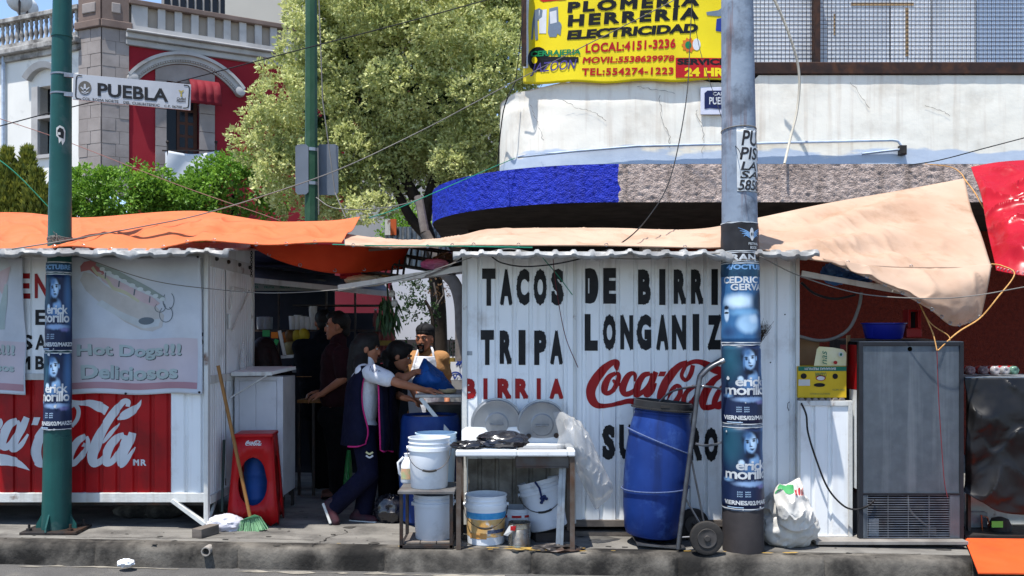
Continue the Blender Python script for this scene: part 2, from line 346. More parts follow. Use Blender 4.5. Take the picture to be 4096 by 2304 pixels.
def path(xr, y, xc, r, yback, step):
    pts = []; x = xr
    while x > xc: pts.append((x, y, 0, -1)); x -= step
    k = int(r * math.pi / 2 / step) + 2
    for i in range(k + 1):
        a = math.pi / 2 * i / k; pts.append((xc - r * math.sin(a), y + r - r * math.cos(a), -math.sin(a), -math.cos(a)))
    yy = y + r + step
    while yy < yback: pts.append((xc - r, yy, -1, 0)); yy += step * 4
    return pts
BLD = thing('corner_building', 'white plastered corner building with rough blue and grey canopy band above the taco stall', 'building', (3, 12.6, 0))
def band(pts, z0, z1, nv, amp, fr, topfn=None):
    m = MB(); vs = []
    for (x, y, nx, ny) in pts:
        zt = topfn(x) if topfn else z1
        for j in range(nv + 1):
            z = z0 + (zt - z0) * j / nv; q = noise.fractal(V((x * fr, y * fr, z * fr)), .8, 2.2, 4) * amp
            if topfn and x < 2.7 and z > 4.12: q += (.03 * max(0, noise.fractal(V((x * 5, 7, z * 7)), .8, 2, 4)) - .016) * min(1, (z - 4.12) * 8)
            vs.append(V((x + nx * q, y + ny * q, z)))
    k = nv + 1; m.add(vs, [(i * k + j, (i + 1) * k + j, (i + 1) * k + j + 1, i * k + j + 1) for i in range(len(pts) - 1) for j in range(nv)]); return m
nt = stucco_g.node_tree; b = nt.nodes['Principled BSDF']; src = b.inputs['Base Color'].links[0].from_socket     # ragged edge of the blue coat
tcn = nt.nodes.new('ShaderNodeTexCoord'); sep = nt.nodes.new('ShaderNodeSeparateXYZ'); nt.links.new(tcn.outputs['Object'], sep.inputs[0]); nz = nt.nodes.new('ShaderNodeTexNoise'); nz.inputs['Scale'].default_value = 9; nz.inputs['Detail'].default_value = 7; nt.links.new(tcn.outputs['Object'], nz.inputs[0])
ma = nt.nodes.new('ShaderNodeMath'); ma.operation = 'MULTIPLY_ADD'; nt.links.new(nz.outputs[0], ma.inputs[0]); ma.inputs[1].default_value = .16; nt.links.new(sep.outputs[0], ma.inputs[2])
mr = nt.nodes.new('ShaderNodeMapRange'); mr.inputs[1].default_value = -1.755; mr.inputs[2].default_value = -1.765; nt.links.new(ma.outputs[0], mr.inputs[0])
mx = nt.nodes.new('ShaderNodeMix'); mx.data_type = 'RGBA'; nt.links.new(mr.outputs[0], mx.inputs[0]); nt.links.new(src, mx.inputs[6]); mx.inputs[7].default_value = S(24, 44, 166); nt.links.new(mx.outputs[2], b.inputs['Base Color'])
cp = path(9.6, 10.0, 1.16, 2.2, 17, .016); ib = next(i for i, p in enumerate(cp) if p[0] < 1.15)
band(cp[:ib + 1], 2.95, 3.362, 28, .010, 26).build('canopy_band', stucco_g, BLD, smooth=60)
band(cp[ib:], 2.95, 3.362, 28, .009, 26).build('canopy_band', stucco_b, BLD, smooth=60, label='bright blue painted end of the canopy band')
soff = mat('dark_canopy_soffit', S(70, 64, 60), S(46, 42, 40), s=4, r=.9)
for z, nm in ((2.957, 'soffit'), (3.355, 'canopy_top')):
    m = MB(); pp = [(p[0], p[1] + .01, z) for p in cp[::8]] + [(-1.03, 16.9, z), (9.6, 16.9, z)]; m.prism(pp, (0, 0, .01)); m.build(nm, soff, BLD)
def topz(x):
    if x > 2.75: return 4.42
    return 4.36 + .05 * noise.fractal(V((x * 2.3, 1, 1)), 1, 2, 4) - .03 * max(0, 1.2 - x)
wp = path(9.6, 10.35, .85, 1.0, 17, .045)
band(wp, 3.30, 4.42, 30, .004, 4, topz).build('parapet_wall', plaster, BLD, smooth=60)
m = MB(); vs = [(p[0], p[1], topz(p[0]) - .004) for p in wp]; vi = [(p[0] - p[2] * .3, p[1] - p[3] * .3, topz(p[0]) - .01) for p in wp]; k = len(wp)
m.add(vs + vi, [(i, i + 1, k + i + 1, k + i) for i in range(k - 1)]); m.build('wall_coping', plaster, BLD)
random.seed(77); crk = mat('plaster_crack', S(120, 112, 102), r=.9); m = MB()
for x0, y0, dx, dy, n_ in ((2640, 380, 1, 9, 26), (2550, 345, 8, 2, 20), (2250, 400, 6, 3, 26), (3400, 330, 5, 8, 14), (2120, 420, 2, 7, 22), (3700, 420, 7, 3, 16), (2790, 440, 0, 8, 24)):
    x, y = x0, y0; q = []
    for k in range(n_): q.append((x, y, random.uniform(.8, 2.2))); x += dx + random.uniform(-6, 6); y += dy + random.uniform(-4, 4)
    m.flat(stroke(q, 2), lambda u, v: P(u, v, 10.338))
m.build('crack', crk, BLD, kind='stuff')
# lower walls in the shade of the canopy
m = MB(); m.box((2.05, 12.6, -.2), (9.6, 12.9, 2.93)); m.build('lower_wall', stucco_r, BLD)
m = MB(); m.box((1.75, 12.45, -.2), (2.05, 12.9, 2.93)); m.build('wall_pier', stucco_g, BLD)
sh = MB(); sh.box((-.6, 12.7, -.2), (1.75, 12.8, 2.93)); sh = sh.build('roller_shutter', dark_in, BLD)
for k in range(14): MB().box((-.6, 12.685, 1.6 + k * .1), (1.74, 12.698, 1.6 + k * .1 + .085)).build('slat', dark_in, sh, bevel=.01)
chalk = mat('grey_graffiti_paint', S(120, 112, 112), r=.8); m = MB(); random.seed(5)
def gmap(u, v): return P(u, v, 12.672)
for pts in ([(2150, 870, 8), (2130, 900, 8), (2160, 920, 8), (2170, 880, 8), (2120, 930, 8)], [(2230, 915, 9), (2240, 880, 9), (2280, 878, 9), (2284, 916, 9)], [(2200, 905, 7), (2290, 870, 7)], [(2320, 915, 9), (2345, 880, 9), (2370, 910, 9), (2390, 872, 9), (2400, 905, 9), (2430, 880, 9)],
            [(2440, 920, 8), (2480, 880, 8), (2500, 900, 8), (2460, 915, 8), (2530, 885, 8), (2520, 865, 8)], [(2500, 915, 9), (2540, 880, 9), (2600, 872, 9), (2640, 890, 9), (2650, 920, 9)], [(2545, 900, 7), (2560, 890, 7), (2575, 900, 7), (2560, 910, 7)], [(2600, 905, 7), (2615, 895, 7), (2625, 908, 7)]): m.flat(stroke(pts), gmap)
m.build('graffiti', chalk, BLD)
# window band with wire grille
m = MB(); m.box((.9, 10.32, 4.425), (9.6, 10.6, 4.562)); m.build('window_sill_beam', brown_frame, BLD, bevel=.01)
for px in (3262, 2086): 
    a = P(px, 250, 10.36); MB().box((a.x, 10.36, 4.56), (a.x + .055, 10.5, 5.75)).build('window_post', brown_frame, BLD)
pane_l = mat('frosted_pane', S(222, 226, 230), S(206, 212, 220), s=1.2, r=.35, dirt=S(150, 154, 160), da=.5, ds=1.3)
pane_w = mat('whitewashed_pane', S(232, 234, 236), S(214, 218, 224), s=1.5, r=.5)
pane_d = mat('clear_grey_pane', S(176, 190, 208), S(160, 176, 198), s=.8, r=.2)
xs = [P(q, 0, 10.55).x for q in (2090, 2480, 2870, 3265, 3560, 3725, 3905, 4300, 4790, 5400)]
for i in range(len(xs) - 1):
    MB().box((xs[i] + .008, 10.55, 4.56), (xs[i + 1] - .008, 10.57, 5.75)).build('pane', [pane_l, pane_l, pane_l, pane_l, pane_w, pane_l, pane_d, pane_d, pane_l][i], BLD)
tape = mat('tan_tape', S(176, 148, 112), r=.6); m = MB()
for r_ in ((3405, 10, 3655, 22), (3622, 30, 3634, 225), (3335, 55, 3341, 140)): m.pbox(*r_, 10.545, .004)
m.build('tape_strip', tape, BLD)
m = MB(); x = .95
while x < 9.5: m.box((x, 10.448, 4.56), (x + .0042, 10.452, 5.75)); x += .0475
z = 4.59
while z < 5.75: m.box((.9, 10.443, z), (9.5, 10.447, z + .0042)); z += .0475
m.build('wire_grille', brown_frame, BLD)
m = MB(); m.box((.9, 10.7, 4.3), (9.6, 10.75, 5.8)); m.box((.9, 10.6, 5.75), (9.6, 13, 5.8)); m.build('room_back', dark_in, BLD)
# conduit and junction box on the plaster
zinc = mat('painted_conduit', S(176, 190, 206), S(150, 160, 176), s=9, r=.4)
pts = [P(*q) for q in ((2070, 628, 10.3), (2300, 605, 10.3), (2550, 585, 10.3), (2880, 577, 10.3), (3200, 569, 10.3), (3570, 561, 10.3), (3592, 565, 10.3), (3605, 582, 10.3))]
MB().tube(pts, .014, 6).tube([P(3448, 616, 10.3), P(3530, 606, 10.3), P(3605, 598, 10.3)], .013, 6).build('conduit', zinc, label='pale grey metal conduit running along the foot of the white parapet wall', cat='pipe', smooth=60)
jb = MB().pbox(3601, 580, 3628, 618, 10.27, .07).build('junction_box', dark_steel, bevel=.004, label='small black junction box at the right end of the wall conduit', cat='electrical box')
MB().pbox(3604, 584, 3625, 612, 10.265, .004).build('cover', black_rubber, jb)
jb = MB().pbox(2043, 615, 2064, 640, 10.9, .08).build('junction_box', galv, bevel=.004, label='small grey box at the left end of the wall conduit, green rope tied to it', cat='electrical box')
MB().pbox(2046, 618, 2061, 636, 10.892, .006).build('cover', dark_steel, jb)

# ---------------------------------------------------------------- old red and white house, far left
a1 = math.radians(29.3); a2 = math.radians(24); HC = V((X_(408, 30), 30, 0))
uR = V((math.cos(a1), math.sin(a1), 0)); nR = V((math.sin(a1), -math.cos(a1), 0)); uL = V((-math.cos(a2), math.sin(a2), 0)); nL = V((-math.sin(a2), -math.cos(a2), 0))
def sof(px, u): return ((px - 2048) * HC.y - F * HC.x) / (F * u.x - (px - 2048) * u.y)
def zof(px, py, u):
    d = HC.y + sof(px, u) * u.y; return CZ - (py - HY) * d / F
def FR(s, z, o): return HC + uR * s + nR * o + V((0, 0, z))
def FL(s, z, o): return HC + uL * s + nL * o + V((0, 0, z))
def fbox(m, fn, s0, s1, z0, z1, o0, o1):
    return m.hexa([fn(s0, z0, o1), fn(s1, z0, o1), fn(s1, z0, o0), fn(s0, z0, o0), fn(s0, z1, o1), fn(s1, z1, o1), fn(s1, z1, o0), fn(s0, z1, o0)])
h_red = mat('dark_red_wall', S(140, 34, 44), S(126, 28, 38), s=.6, r=.85, bump=.15, bs=6, dirt=S(112, 30, 38), da=.4, ds=.8)
h_white = mat('white_house_wall', S(222, 220, 214), S(206, 204, 198), s=.7, r=.85, bump=.2, bs=4, dirt=S(150, 150, 150), da=.6, ds=1.1, dlo=.58, dhi=.72)
h_stone = mat('grey_ashlar', S(150, 142, 138), S(132, 124, 120), s=1.5, r=.9, bump=.3, bs=9, dirt=S(112, 104, 100), da=.5, ds=1.2)
h_dstone = mat('brown_stone', S(120, 104, 96), S(98, 84, 78), s=1.5, r=.9, bump=.3, bs=9)
h_cream = mat('grey_plaster_trim', S(176, 174, 172), S(156, 154, 152), s=1.2, r=.85, bump=.2, bs=7, dirt=S(120, 114, 110), da=.5, ds=1)
h_tan = mat('tan_panel', S(168, 158, 146), S(150, 140, 130), s=1.2, r=.9)
h_old = mat('stained_old_balustrade', S(180, 178, 174), S(130, 126, 122), s=3, r=.9, bump=.5, bs=12, dirt=S(70, 66, 64), da=.8, ds=2, dlo=.45, dhi=.62)
wood_d = mat('dark_wood_door', S(84, 50, 34), S(60, 36, 26), s=3, r=.5); glass_d = mat('dark_glass', S(26, 28, 32), r=.12)
HS = thing('corner_house', 'old two storey red and white house with stone corner, balustrade and arched window', 'house', HC)
sP = sof(515, uR); sLP = sof(320, uL); zc = zof(515, 180, uR); zt = zof(515, 125, uR); zb0 = zof(515, 116, uR); zr = zof(515, 17, uR)
so0 = sof(665, uR); so1 = sof(797, uR); zo0 = zof(730, 640, uR); zo1 = zof(730, 332, uR); sE = 12.5
m = MB()
for s0, s1, z0, z1 in ((sP, so0, 0, zc), (so1, sE, 0, zc), (so0, so1, zo1, zc), (so0, so1, 0, zo0)): fbox(m, FR, s0, s1, z0, z1, -.4, 0)
m.build('wall', h_red, HS, label='dark red front wall')
m = MB(); zLc = zof(320, 190, uL); w0, w1 = sof(212, uL), sof(160, uL); wz0, wz1 = zof(180, 620, uL), zof(180, 345, uL)
for s0, s1, z0, z1 in ((sLP, w0, 3, zLc), (w1, 9, 3, zLc), (w0, w1, wz1, zLc), (w0, w1, 3, wz0)): fbox(m, FL, s0, s1, z0, z1, -.4, 0)
m.build('wall', h_white, HS, label='white side wall')
fbox(MB(), FL, 0, 9, 0, 3.0, -.4, .02).build('wall', h_red, HS); fbox(MB(), FL, -.1, 9, 5.95, 6.1, -.1, .12).build('string_course', h_cream, HS)
# ashlar pier: one block per stone
zz = 6.1; row = 0; ph = (zt - 6.1) / 13
while zz < zt - .05:
    z1 = zz + ph; j = .5 if row % 2 else .64
    for fn, w in ((FR, sP), (FL, sLP)):
        cut = w * (j if fn is FR else 1 - j + .1)
        for s0, s1 in ((0, cut), (cut, w)):
            fbox(MB(), fn, s0 + (.006 if s0 else 0), s1 - (.006 if s1 < w else 0), zz + .006, z1 - .006, -.3, .05 + .006 * ((row * 7 + int(s0 * 10)) % 3)).build('stone_block', h_stone, HS)
    zz = z1; row += 1
m = MB(); fbox(m, FR, 0, sP, 6.1, zt, -.3, .035); fbox(m, FL, 0, sLP, 6.1, zt, -.3, .035); m.build('pier_core', h_stone, HS)
m = MB(); fbox(m, FR, -.04, sP + .1, zt, zt + .25, -.4, .16); fbox(m, FL, -.04, sLP + .1, zt, zt + .25, -.4, .16); m.build('pier_cap', h_dstone, HS, bevel=.03)
m = MB(); fbox(m, FR, 0, sP, zt + .25, zr + .6, -.4, .07); fbox(m, FL, 0, sLP, zt + .25, zr + .6, -.4, .07); m.build('pedestal', h_dstone, HS)
fbox(MB(), FR, .28, sP - .25, zt + .5, zr - .05, .0, .11).build('pedestal_panel', h_stone, HS, bevel=.03); fbox(MB(), FL, .2, sLP - .2, zt + .5, zr - .05, .0, .11).build('pedestal_panel', h_stone, HS, bevel=.03)
for z0, z1, o in ((zc - .02, zc + .18, .12), (zc + .18, zc + .36, .26), (zc + .36, zt - .03, .42)): fbox(MB(), FR, sP - .1, sE, z0, z1, -.3, o).build('cornice', h_cream, HS, bevel=.03)
for z0, z1, o in ((zLc - .1, zLc + .1, .12), (zLc + .1, zLc + .3, .3)): fbox(MB(), FL, sLP - .1, 9, z0, z1, -.3, o).build('cornice', h_old, HS, bevel=.03)
fbox(MB(), FR, sP, sE, zb0 - .12, zr, -.25, -.12).build('parapet_panel', h_tan, HS); fbox(MB(), FR, sP, sE, zr, zr + .16, -.3, .14).build('rail', h_dstone, HS, bevel=.02); fbox(MB(), FR, sP, sE, zt - .05, zb0 + .12, -.3, .1).build('plinth', h_cream, HS)
s = sP + .08; k = 0
while s < 11.8:
    fbox(MB(), FR, s, s + (.5 if k == 0 else .235), zb0 + .1, zr + .01, -.15, .04).build('baluster', h_cream, HS); s += .5 + .32 if k == 0 else .535; k += 1
# turned balusters on the white side
zl0 = zof(200, 152, uL); zl1 = zof(200, 62, uL)
fbox(MB(), FL, sLP, 9, zLc + .3, zl0, -.2, .1).build('plinth', h_old, HS); fbox(MB(), FL, sLP, 8.6, zl1, zl1 + .16, -.2, .12).build('rail', h_old, HS, bevel=.02)
s = sLP + .2; hb = zl1 - zl0
while s < 7.0:
    p = FL(s, zl0, -.04); MB().lathe([(.07, 0), (.07, .06 * hb), (.045, .14 * hb), (.085, .36 * hb), (.06, .5 * hb), (.045, .7 * hb), (.07, .8 * hb), (.05, .9 * hb), (.075, hb)], 8, Matrix.Translation(p)).build('baluster', h_old, HS, smooth=50); s += .235
fbox(MB(), FL, 6.9, 7.6, zLc + .3, zl1 + .45, -.4, .12).build('pedestal', h_old, HS, bevel=.03)
# arch over the window
A, B, Cc = [(sof(px, uR), zof(px, py, uR)) for px, py in ((508, 300), (738, 216), (975, 360))]
zs = (A[1] + Cc[1]) / 2; half = (Cc[0] - A[0]) / 2; sm = (A[0] + Cc[0]) / 2; rise = B[1] - zs; R0 = (half * half + rise * rise) / (2 * rise); cz0 = B[1] - R0; aa = math.asin(half / R0)
for r0, r1, o in ((R0 - .36, R0 - .24, .1), (R0 - .25, R0 - .1, .2), (R0 - .1, R0, .3)):
    m = MB(); n = 28; vs = []
    for i in range(n + 1):
        t = -aa + 2 * aa * i / n
        for r_, oo in ((r0, o), (r1, o), (r1, -.05), (r0, -.05)): vs.append(FR(sm + r_ * math.sin(t), cz0 + r_ * math.cos(t), oo))
    m.add(vs, [(i * 4 + k, i * 4 + (k + 1) % 4, (i + 1) * 4 + (k + 1) % 4, (i + 1) * 4 + k) for i in range(n) for k in range(4)] + [(0, 1, 2, 3), (n * 4 + 3, n * 4 + 2, n * 4 + 1, n * 4)]); m.build('arch_moulding', h_cream, HS)
m = MB()
for i in range(46):
    t = -aa * .95 + 1.9 * aa * i / 45; r_ = R0 - .27; m.obox(FR(sm + r_ * math.sin(t), cz0 + r_ * math.cos(t), .14), (.06, .06, .07), (0, 0, a1))
m.build('dentils', h_cream, HS, kind='stuff')
for t in (-aa, aa):
    m = MB(); c = FR(sm + (R0 - .2) * math.sin(t), cz0 + (R0 - .2) * math.cos(t), .1); M_ = Matrix.Translation(c) @ Matrix.Rotation(a1, 4, 'Z') @ Matrix.Rotation(math.radians(90), 4, 'X'); m.lathe([(.16, -.15), (.18, 0), (.16, .18), (.06, .2)], 14, M_); m.build('scroll', h_cream, HS, smooth=50)
j0, j1 = sof(621, uR), sof(858, uR); rs = R0 - .36
m = MB(); pts = [FR(j0, zo1, .05)] + [FR(s_, cz0 + math.sqrt(max(0, rs * rs - (s_ - sm) ** 2)) - .02, .05) for s_ in [j0 + (j1 - j0) * i / 16 for i in range(17)]] + [FR(j1, zo1, .05)]
m.prism(pts, -nR * .1); m.build('tympanum', h_stone, HS)
zj = 6.6
for s0, s1 in ((j0, so0), (so1, j1)):
    q = zj
    while q < zo1 - .05:
        q1 = min(q + .62, zo1); fbox(MB(), FR, s0, s1, q + .008, q1 - .008, -.35, .06).build('jamb_stone', h_stone, HS); q = q1
fbox(MB(), FR, so0, so1, zo0, zo1, -.42, -.36).build('window_recess', glass_d, HS)
dr = fbox(MB(), FR, sof(713, uR), so1 - .02, zo0, zo1, -.34, -.28).build('door', wood_d, HS)
d0, d1 = sof(718, uR), so1 - .1
for i in range(2):
    for k in range(6):
        wd = (d1 - d0) / 2; hh = (zo1 - zo0) / 6; fbox(MB(), FR, d0 + i * wd + .05, d0 + (i + 1) * wd - .05, zo0 + k * hh + .05, zo0 + (k + 1) * hh - .05, -.3, -.268).build('pane', glass_d, dr)
# side window
fbox(MB(), FL, w0, w1, wz0, wz1, -.4, -.3).build('window', glass_d, HS)
for s0, s1, z0, z1 in ((w0 - .12, w0, wz0, wz1), (w1, w1 + .3, wz0 - .1, wz1), (w0, w1, wz0 + (wz1 - wz0) * .52, wz0 + (wz1 - wz0) * .56), (w0, w1, wz0 - .12, wz0)): fbox(MB(), FL, s0, s1, z0, z1, -.35, .1).build('window_frame', h_cream, HS)
m = MB(); n = 14; vs = []; cs = (w0 + w1) / 2
for i in range(n + 1):
    t = -.9 + 1.8 * i / n
    for r_, oo in ((.92, .2), (1.12, .25), (1.12, 0), (.92, 0)): vs.append(FL(cs + r_ * math.sin(t), wz1 - .35 + r_ * math.cos(t), oo))
m.add(vs, [(i * 4 + k, i * 4 + (k + 1) % 4, (i + 1) * 4 + (k + 1) % 4, (i + 1) * 4 + k) for i in range(n) for k in range(4)] + [(0, 1, 2, 3), (n * 4 + 3, n * 4 + 2, n * 4 + 1, n * 4)]); m.build('arch_moulding', h_cream, HS)
MB().tube([FL(sof(24, uL), zof(24, 200, uL), .1), FL(sof(24, uL), 3, .1)], .06, 6).build('downpipe', zinc, HS)
# red awning, hanging cloth, balcony posts
aw = mat('red_awning_cloth', S(118, 28, 38), S(98, 22, 32), s=2, r=.8); m = MB(); s0, s1 = sof(748, uR), sof(868, uR); z0, z1 = zof(800, 325, uR), zof(800, 408, uR)
def awf(u, v):
    hump = abs(math.sin(u * math.pi * 4)) * .07; a = v * math.pi / 2
    if v > .85: return FR(s0 + (s1 - s0) * u, z1 - (v - .85) * 1.6 + .0, .72 + hump * .6) if True else None
    a = v / .85 * math.pi / 2; return FR(s0 + (s1 - s0) * u, z1 + (z0 - z1) * math.cos(a), .05 + (.67 + hump) * math.sin(a))
m.grid(awf, 40, 14).build('window_awning', aw, smooth=60, solid=.01, label='small scalloped red awning over the arched window of the red house', cat='awning')
cl = mat('white_cloth', S(206, 208, 210), S(188, 192, 196), s=2, r=.8); m = MB(); s0, s1 = sof(652, uR), sof(866, uR)
def clf(u, v):
    zt_ = zof(652, 610, uR) * (1 - u) + zof(866, 612, uR) * u - .12 * math.sin(math.pi * u); return FR(s0 + (s1 - s0) * (u * (1 - .12 * v) + .0), zt_ - v * (1.0 - .4 * max(0, u - .55)), .45 + .03 * math.sin(u * 9 + v * 3))
m.grid(clf, 24, 12).build('hanging_cloth', cl, smooth=60, solid=.01, label='white cloth hung below the arched window of the red house', cat='cloth')
for px in (661, 853):
    s_ = sof(px, uR); MB().tube([FR(s_, 6.4, .45), FR(s_, zof(px, 585, uR), .45)], .03, 6).ell(FR(s_, zof(px, 578, uR), .45), (.06, .06, .06), n=8).build('balcony_post', dark_steel, HS)
MB().bar(FR(sof(640, uR), zof(640, 612, uR), .45), FR(sof(868, uR), zof(868, 612, uR), .45), .04).build('balcony_rail', dark_steel, HS)
# satellite dishes on the roof
dish = mat('pale_dish', S(206, 210, 214), r=.5)
for px, py, Y, r_, lb in ((78, 5, 33, .42, 'white satellite dish on a mast above the white house wall'), (108, 36, 35, .4, 'grey satellite dish lower down behind the house balustrade')):
    c = P(px, py, Y); t = thing('satellite_dish', lb, 'satellite dish', c - V((0, 0, 1.2))); M_ = Matrix.Translation(c) @ Euler((math.radians(-60), 0, math.radians(30))).to_matrix().to_4x4()
    MB().lathe([(.02, 0), (r_ * .5, .03), (r_, .14)], 20, M_, cap1=False).build('bowl', dish, t, smooth=60, solid=.01); MB().tube([c, c - V((0, 0, 1.4))], .04, 6).build('mast', dark_steel, t); MB().tube([c, c + V((.1, -.4, .15))], .02, 5).build('feed_arm', dark_steel, t)
# buildings farther back
fb = mat('beige_far_building', S(176, 172, 162), S(164, 160, 152), s=.3, r=.9); fg = mat('grey_far_building', S(150, 148, 146), S(132, 130, 128), s=.4, r=.9)
t = thing('far_building', 'beige office block rising behind the balustrade of the red house', 'building', (-9, 52, 0)); a = P(900, 60, 50); MB().box((a.x, 50, 0), (a.x + 14, 58, 26)).build('wall', fb, t)
MB().box((a.x - 4.2, 52, 0), (a.x, 58, 24)).build('wing', fg, t)
for k in range(9): MB().box((a.x - 4.0 + k * .45, 51.9, 18.6), (a.x - 3.72 + k * .45, 52.1, 20.6)).build('window', glass_d, t)
for k in range(3): MB().box((a.x + .8 + k * 2, 49.9, 20.5), (a.x + 2.2 + k * 2, 50.1, 22)).build('window', glass_d, t)
t = thing('far_building', 'pale grey block seen through the gaps under the big tree', 'building', (-2.5, 34, 0)); MB().box((-9.6, 34, -.5), (4, 40, 9)).build('wall', fg, t); MB().box((-1.4, 33.9, 4.4), (.4, 34.1, 5.6)).build('window', glass_d, t); MB().box((-4.6, 33.9, 4.4), (-3.2, 34.1, 5.6)).build('window', glass_d, t)
t = thing('far_wall', 'long white street wall with dark grey base behind the cook', 'wall', (-2, 22, 0)); wfar = mat('white_far_wall', S(206, 208, 214), S(194, 198, 206), s=.8, r=.85)
MB().box((-4.6, 22, 1.42), (1.5, 22.3, 3.6)).build('wall', wfar, t); MB().box((-4.6, 21.96, -.2), (1.5, 22.3, 1.42)).build('base', mat('dark_wall_base', S(70, 66, 68), S(54, 52, 54), s=2, r=.9), t)
t = thing('far_wall', 'pink red house wall behind the juice stall', 'wall', (-7, 20, 0)); MB().box((-8.5, 20, -.2), (-2.65, 20.4, 3.3)).build('wall', mat('pink_red_wall', S(112, 36, 48), S(98, 30, 42), s=.8, r=.85), t)
t = thing('corrugated_fence', 'grey corrugated metal fence under the big tree with an orange post', 'fence', (-2.2, 19, 0)); m = MB(); x = X_(1540, 19)
k = 0
while x < X_(1905, 19): m.add([(x, 19, 2.9), (x + .05, 19.04, 2.9), (x + .1, 19, 2.9), (x, 19, 3.75), (x + .05, 19.04, 3.75), (x + .1, 19, 3.75)], [(0, 1, 4, 3), (1, 2, 5, 4)]); x += .1
m.build('sheet', galv, t, solid=.01); MB().pbox(1562, 876, 1585, 940, 18.93, .05).build('post', mat('orange_post', S(190, 92, 50), r=.7), t); MB().pbox(1540, 876, 1561, 940, 18.93, .05).build('post', white_frame, t)
# ---------------------------------------------------------------- trees
bark = mat('dark_bark', S(52, 44, 37), S(34, 29, 25), s=6, r=.9, bump=.6, bs=24)
bark_p = mat('pale_bark', S(120, 112, 106), S(90, 82, 76), s=6, r=.9, bump=.5, bs=24)
def leafmat(name, a, b, s, tr=.25, r=.45, **k): return mat(name, a, b, s=s, r=r, trans=tr, spec=.3, **k)
var_leaf = leafmat('variegated_leaf', S(232, 230, 172), S(160, 172, 92), 30, .35, dirt=S(112, 128, 54), da=.6, ds=1.4, dlo=.46, dhi=.62)  # clump-sized darker patches: leaf variation plus painted shadow pockets
ficus_leaf = leafmat('glossy_green_leaf', S(142, 178, 66), S(92, 134, 42), 16, .35, dirt=S(52, 94, 28), da=.6, ds=1.6, dlo=.45, dhi=.6)
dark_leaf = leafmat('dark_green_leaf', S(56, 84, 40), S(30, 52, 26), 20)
con_leaf = leafmat('conifer_spray', S(150, 150, 62), S(74, 92, 44), 9)
brown_leaf = leafmat('withered_leaf', S(120, 92, 62), S(90, 66, 44), 16)
def rv():
    while True:
        p = V((random.uniform(-1, 1), random.uniform(-1, 1), random.uniform(-1, 1)))
        if .05 < p.length < 1: return p.normalized()
def crown(blobs, per, leaf, wid, rose=6, front=None, shell=(.7, 1.08), up=.25):
    vs = []; fs = []
    for (c, r) in blobs:
        c = V(c); rr = V((r, r, r)) if not isinstance(r, (tuple, list)) else V(r); n = int(per * (rr.x * rr.z + rr.y * rr.z + rr.x * rr.y) / 3 * 4)
        for _ in range(n):
            d = rv()
            if front and d.y > front: d.y = -d.y
            k = random.uniform(*shell) * (1 + .16 * noise.noise(V((d.x * 2.6 + c.x, d.y * 2.6 + c.y, d.z * 2.6 + c.z)))); p = c + V((d.x * rr.x, d.y * rr.y, d.z * rr.z)) * k
            for _ in range(rose):
                t = (d * .8 + rv() * .9 + V((0, 0, up))).normalized(); q = p + rv() * leaf * .6; L_ = leaf * random.uniform(.7, 1.25); w = t.cross(rv()).normalized() * wid * L_ / leaf; nn = t.cross(w).normalized() * (wid * .35)
                i = len(vs); vs += [q, q + t * L_ * .5 + w + nn, q + t * L_, q + t * L_ * .5 - w + nn]; fs += [(i, i + 1, i + 2), (i, i + 2, i + 3)]
    m = MB(); m.v = vs; m.f = fs; m.m = [0] * len(fs); return m
def fastbuild(m, name, material, parent):
    o0 = ORG[parent.name]; me = bpy.data.meshes.new(name); me.from_pydata([v - o0 for v in m.v], [], m.f); me.materials.append(material)
    o = bpy.data.objects.new(name, me); COL.objects.link(o); o.parent = parent; ORG[o.name] = o0; return o
random.seed(21)
# big variegated tree
Yt = 16.0; t = thing('variegated_tree', 'large rounded tree with pale cream green leaves and dark trunk behind the stalls', 'tree', (X_(1690, Yt), Yt, 0))
bl = []
for px, py, r in ((1230, 180, .45), (1350, 90, .55), (1500, 20, .7), (1700, -40, .75), (1900, 20, .7), (2020, 130, .55), (1150, 400, .45), (1270, 300, .6), (1430, 230, .7), (1620, 170, .75), (1800, 200, .7), (1960, 300, .6), (1080, 510, .42), (1010, 590, .34), (1150, 570, .55), (1290, 500, .65), (1470, 420, .7), (1650, 380, .7), (1830, 400, .65), (1960, 470, .5), (1120, 690, .42), (1240, 680, .55), (1400, 620, .65), (1580, 570, .65), (1760, 560, .6), (1900, 600, .5), (1170, 790, .3), (1330, 780, .45), (1500, 730, .5), (1680, 690, .5), (1400, 820, .32), (1830, 700, .4), (1250, 60, .45), (1130, 300, .3), (1290, 860, .3), (1480, 830, .3), (2060, 40, .6), (2080, -60, .6), (2050, 250, .5), (1900, 120, .6), (2060, 380, .4), (1780, 60, .7), (1400, -60, .7), (2040, 480, .35), (1850, 640, .5), (1960, 570, .5), (1740, 640, .55), (1990, 660, .42), (1640, 630, .55), (1920, 720, .35), (1560, 800, .3)):
    c = P(px, py, Yt + random.uniform(-.8, .5)); bl.append((c, (r * random.uniform(.95, 1.15), r, r * random.uniform(.8, .95))))
    for _ in range(4): d = rv(); bl.append((c + V((d.x * r * .95, -abs(d.y) * r * .95, d.z * r * .9)), r * random.uniform(.25, .45)))
fastbuild(crown(bl, 165, .08, .021, 6, front=.3, shell=(.78, 1.08)), 'crown', var_leaf, t)
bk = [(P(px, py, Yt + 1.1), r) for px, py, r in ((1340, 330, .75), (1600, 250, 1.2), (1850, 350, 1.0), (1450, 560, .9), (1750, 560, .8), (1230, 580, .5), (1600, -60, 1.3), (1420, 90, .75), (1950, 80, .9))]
fastbuild(crown(bk, 55, .2, .06, 5, shell=(.5, 1.0)), 'shade_foliage', dark_leaf, t)  # darker leaf colour inside the crown stands in for its shaded gaps
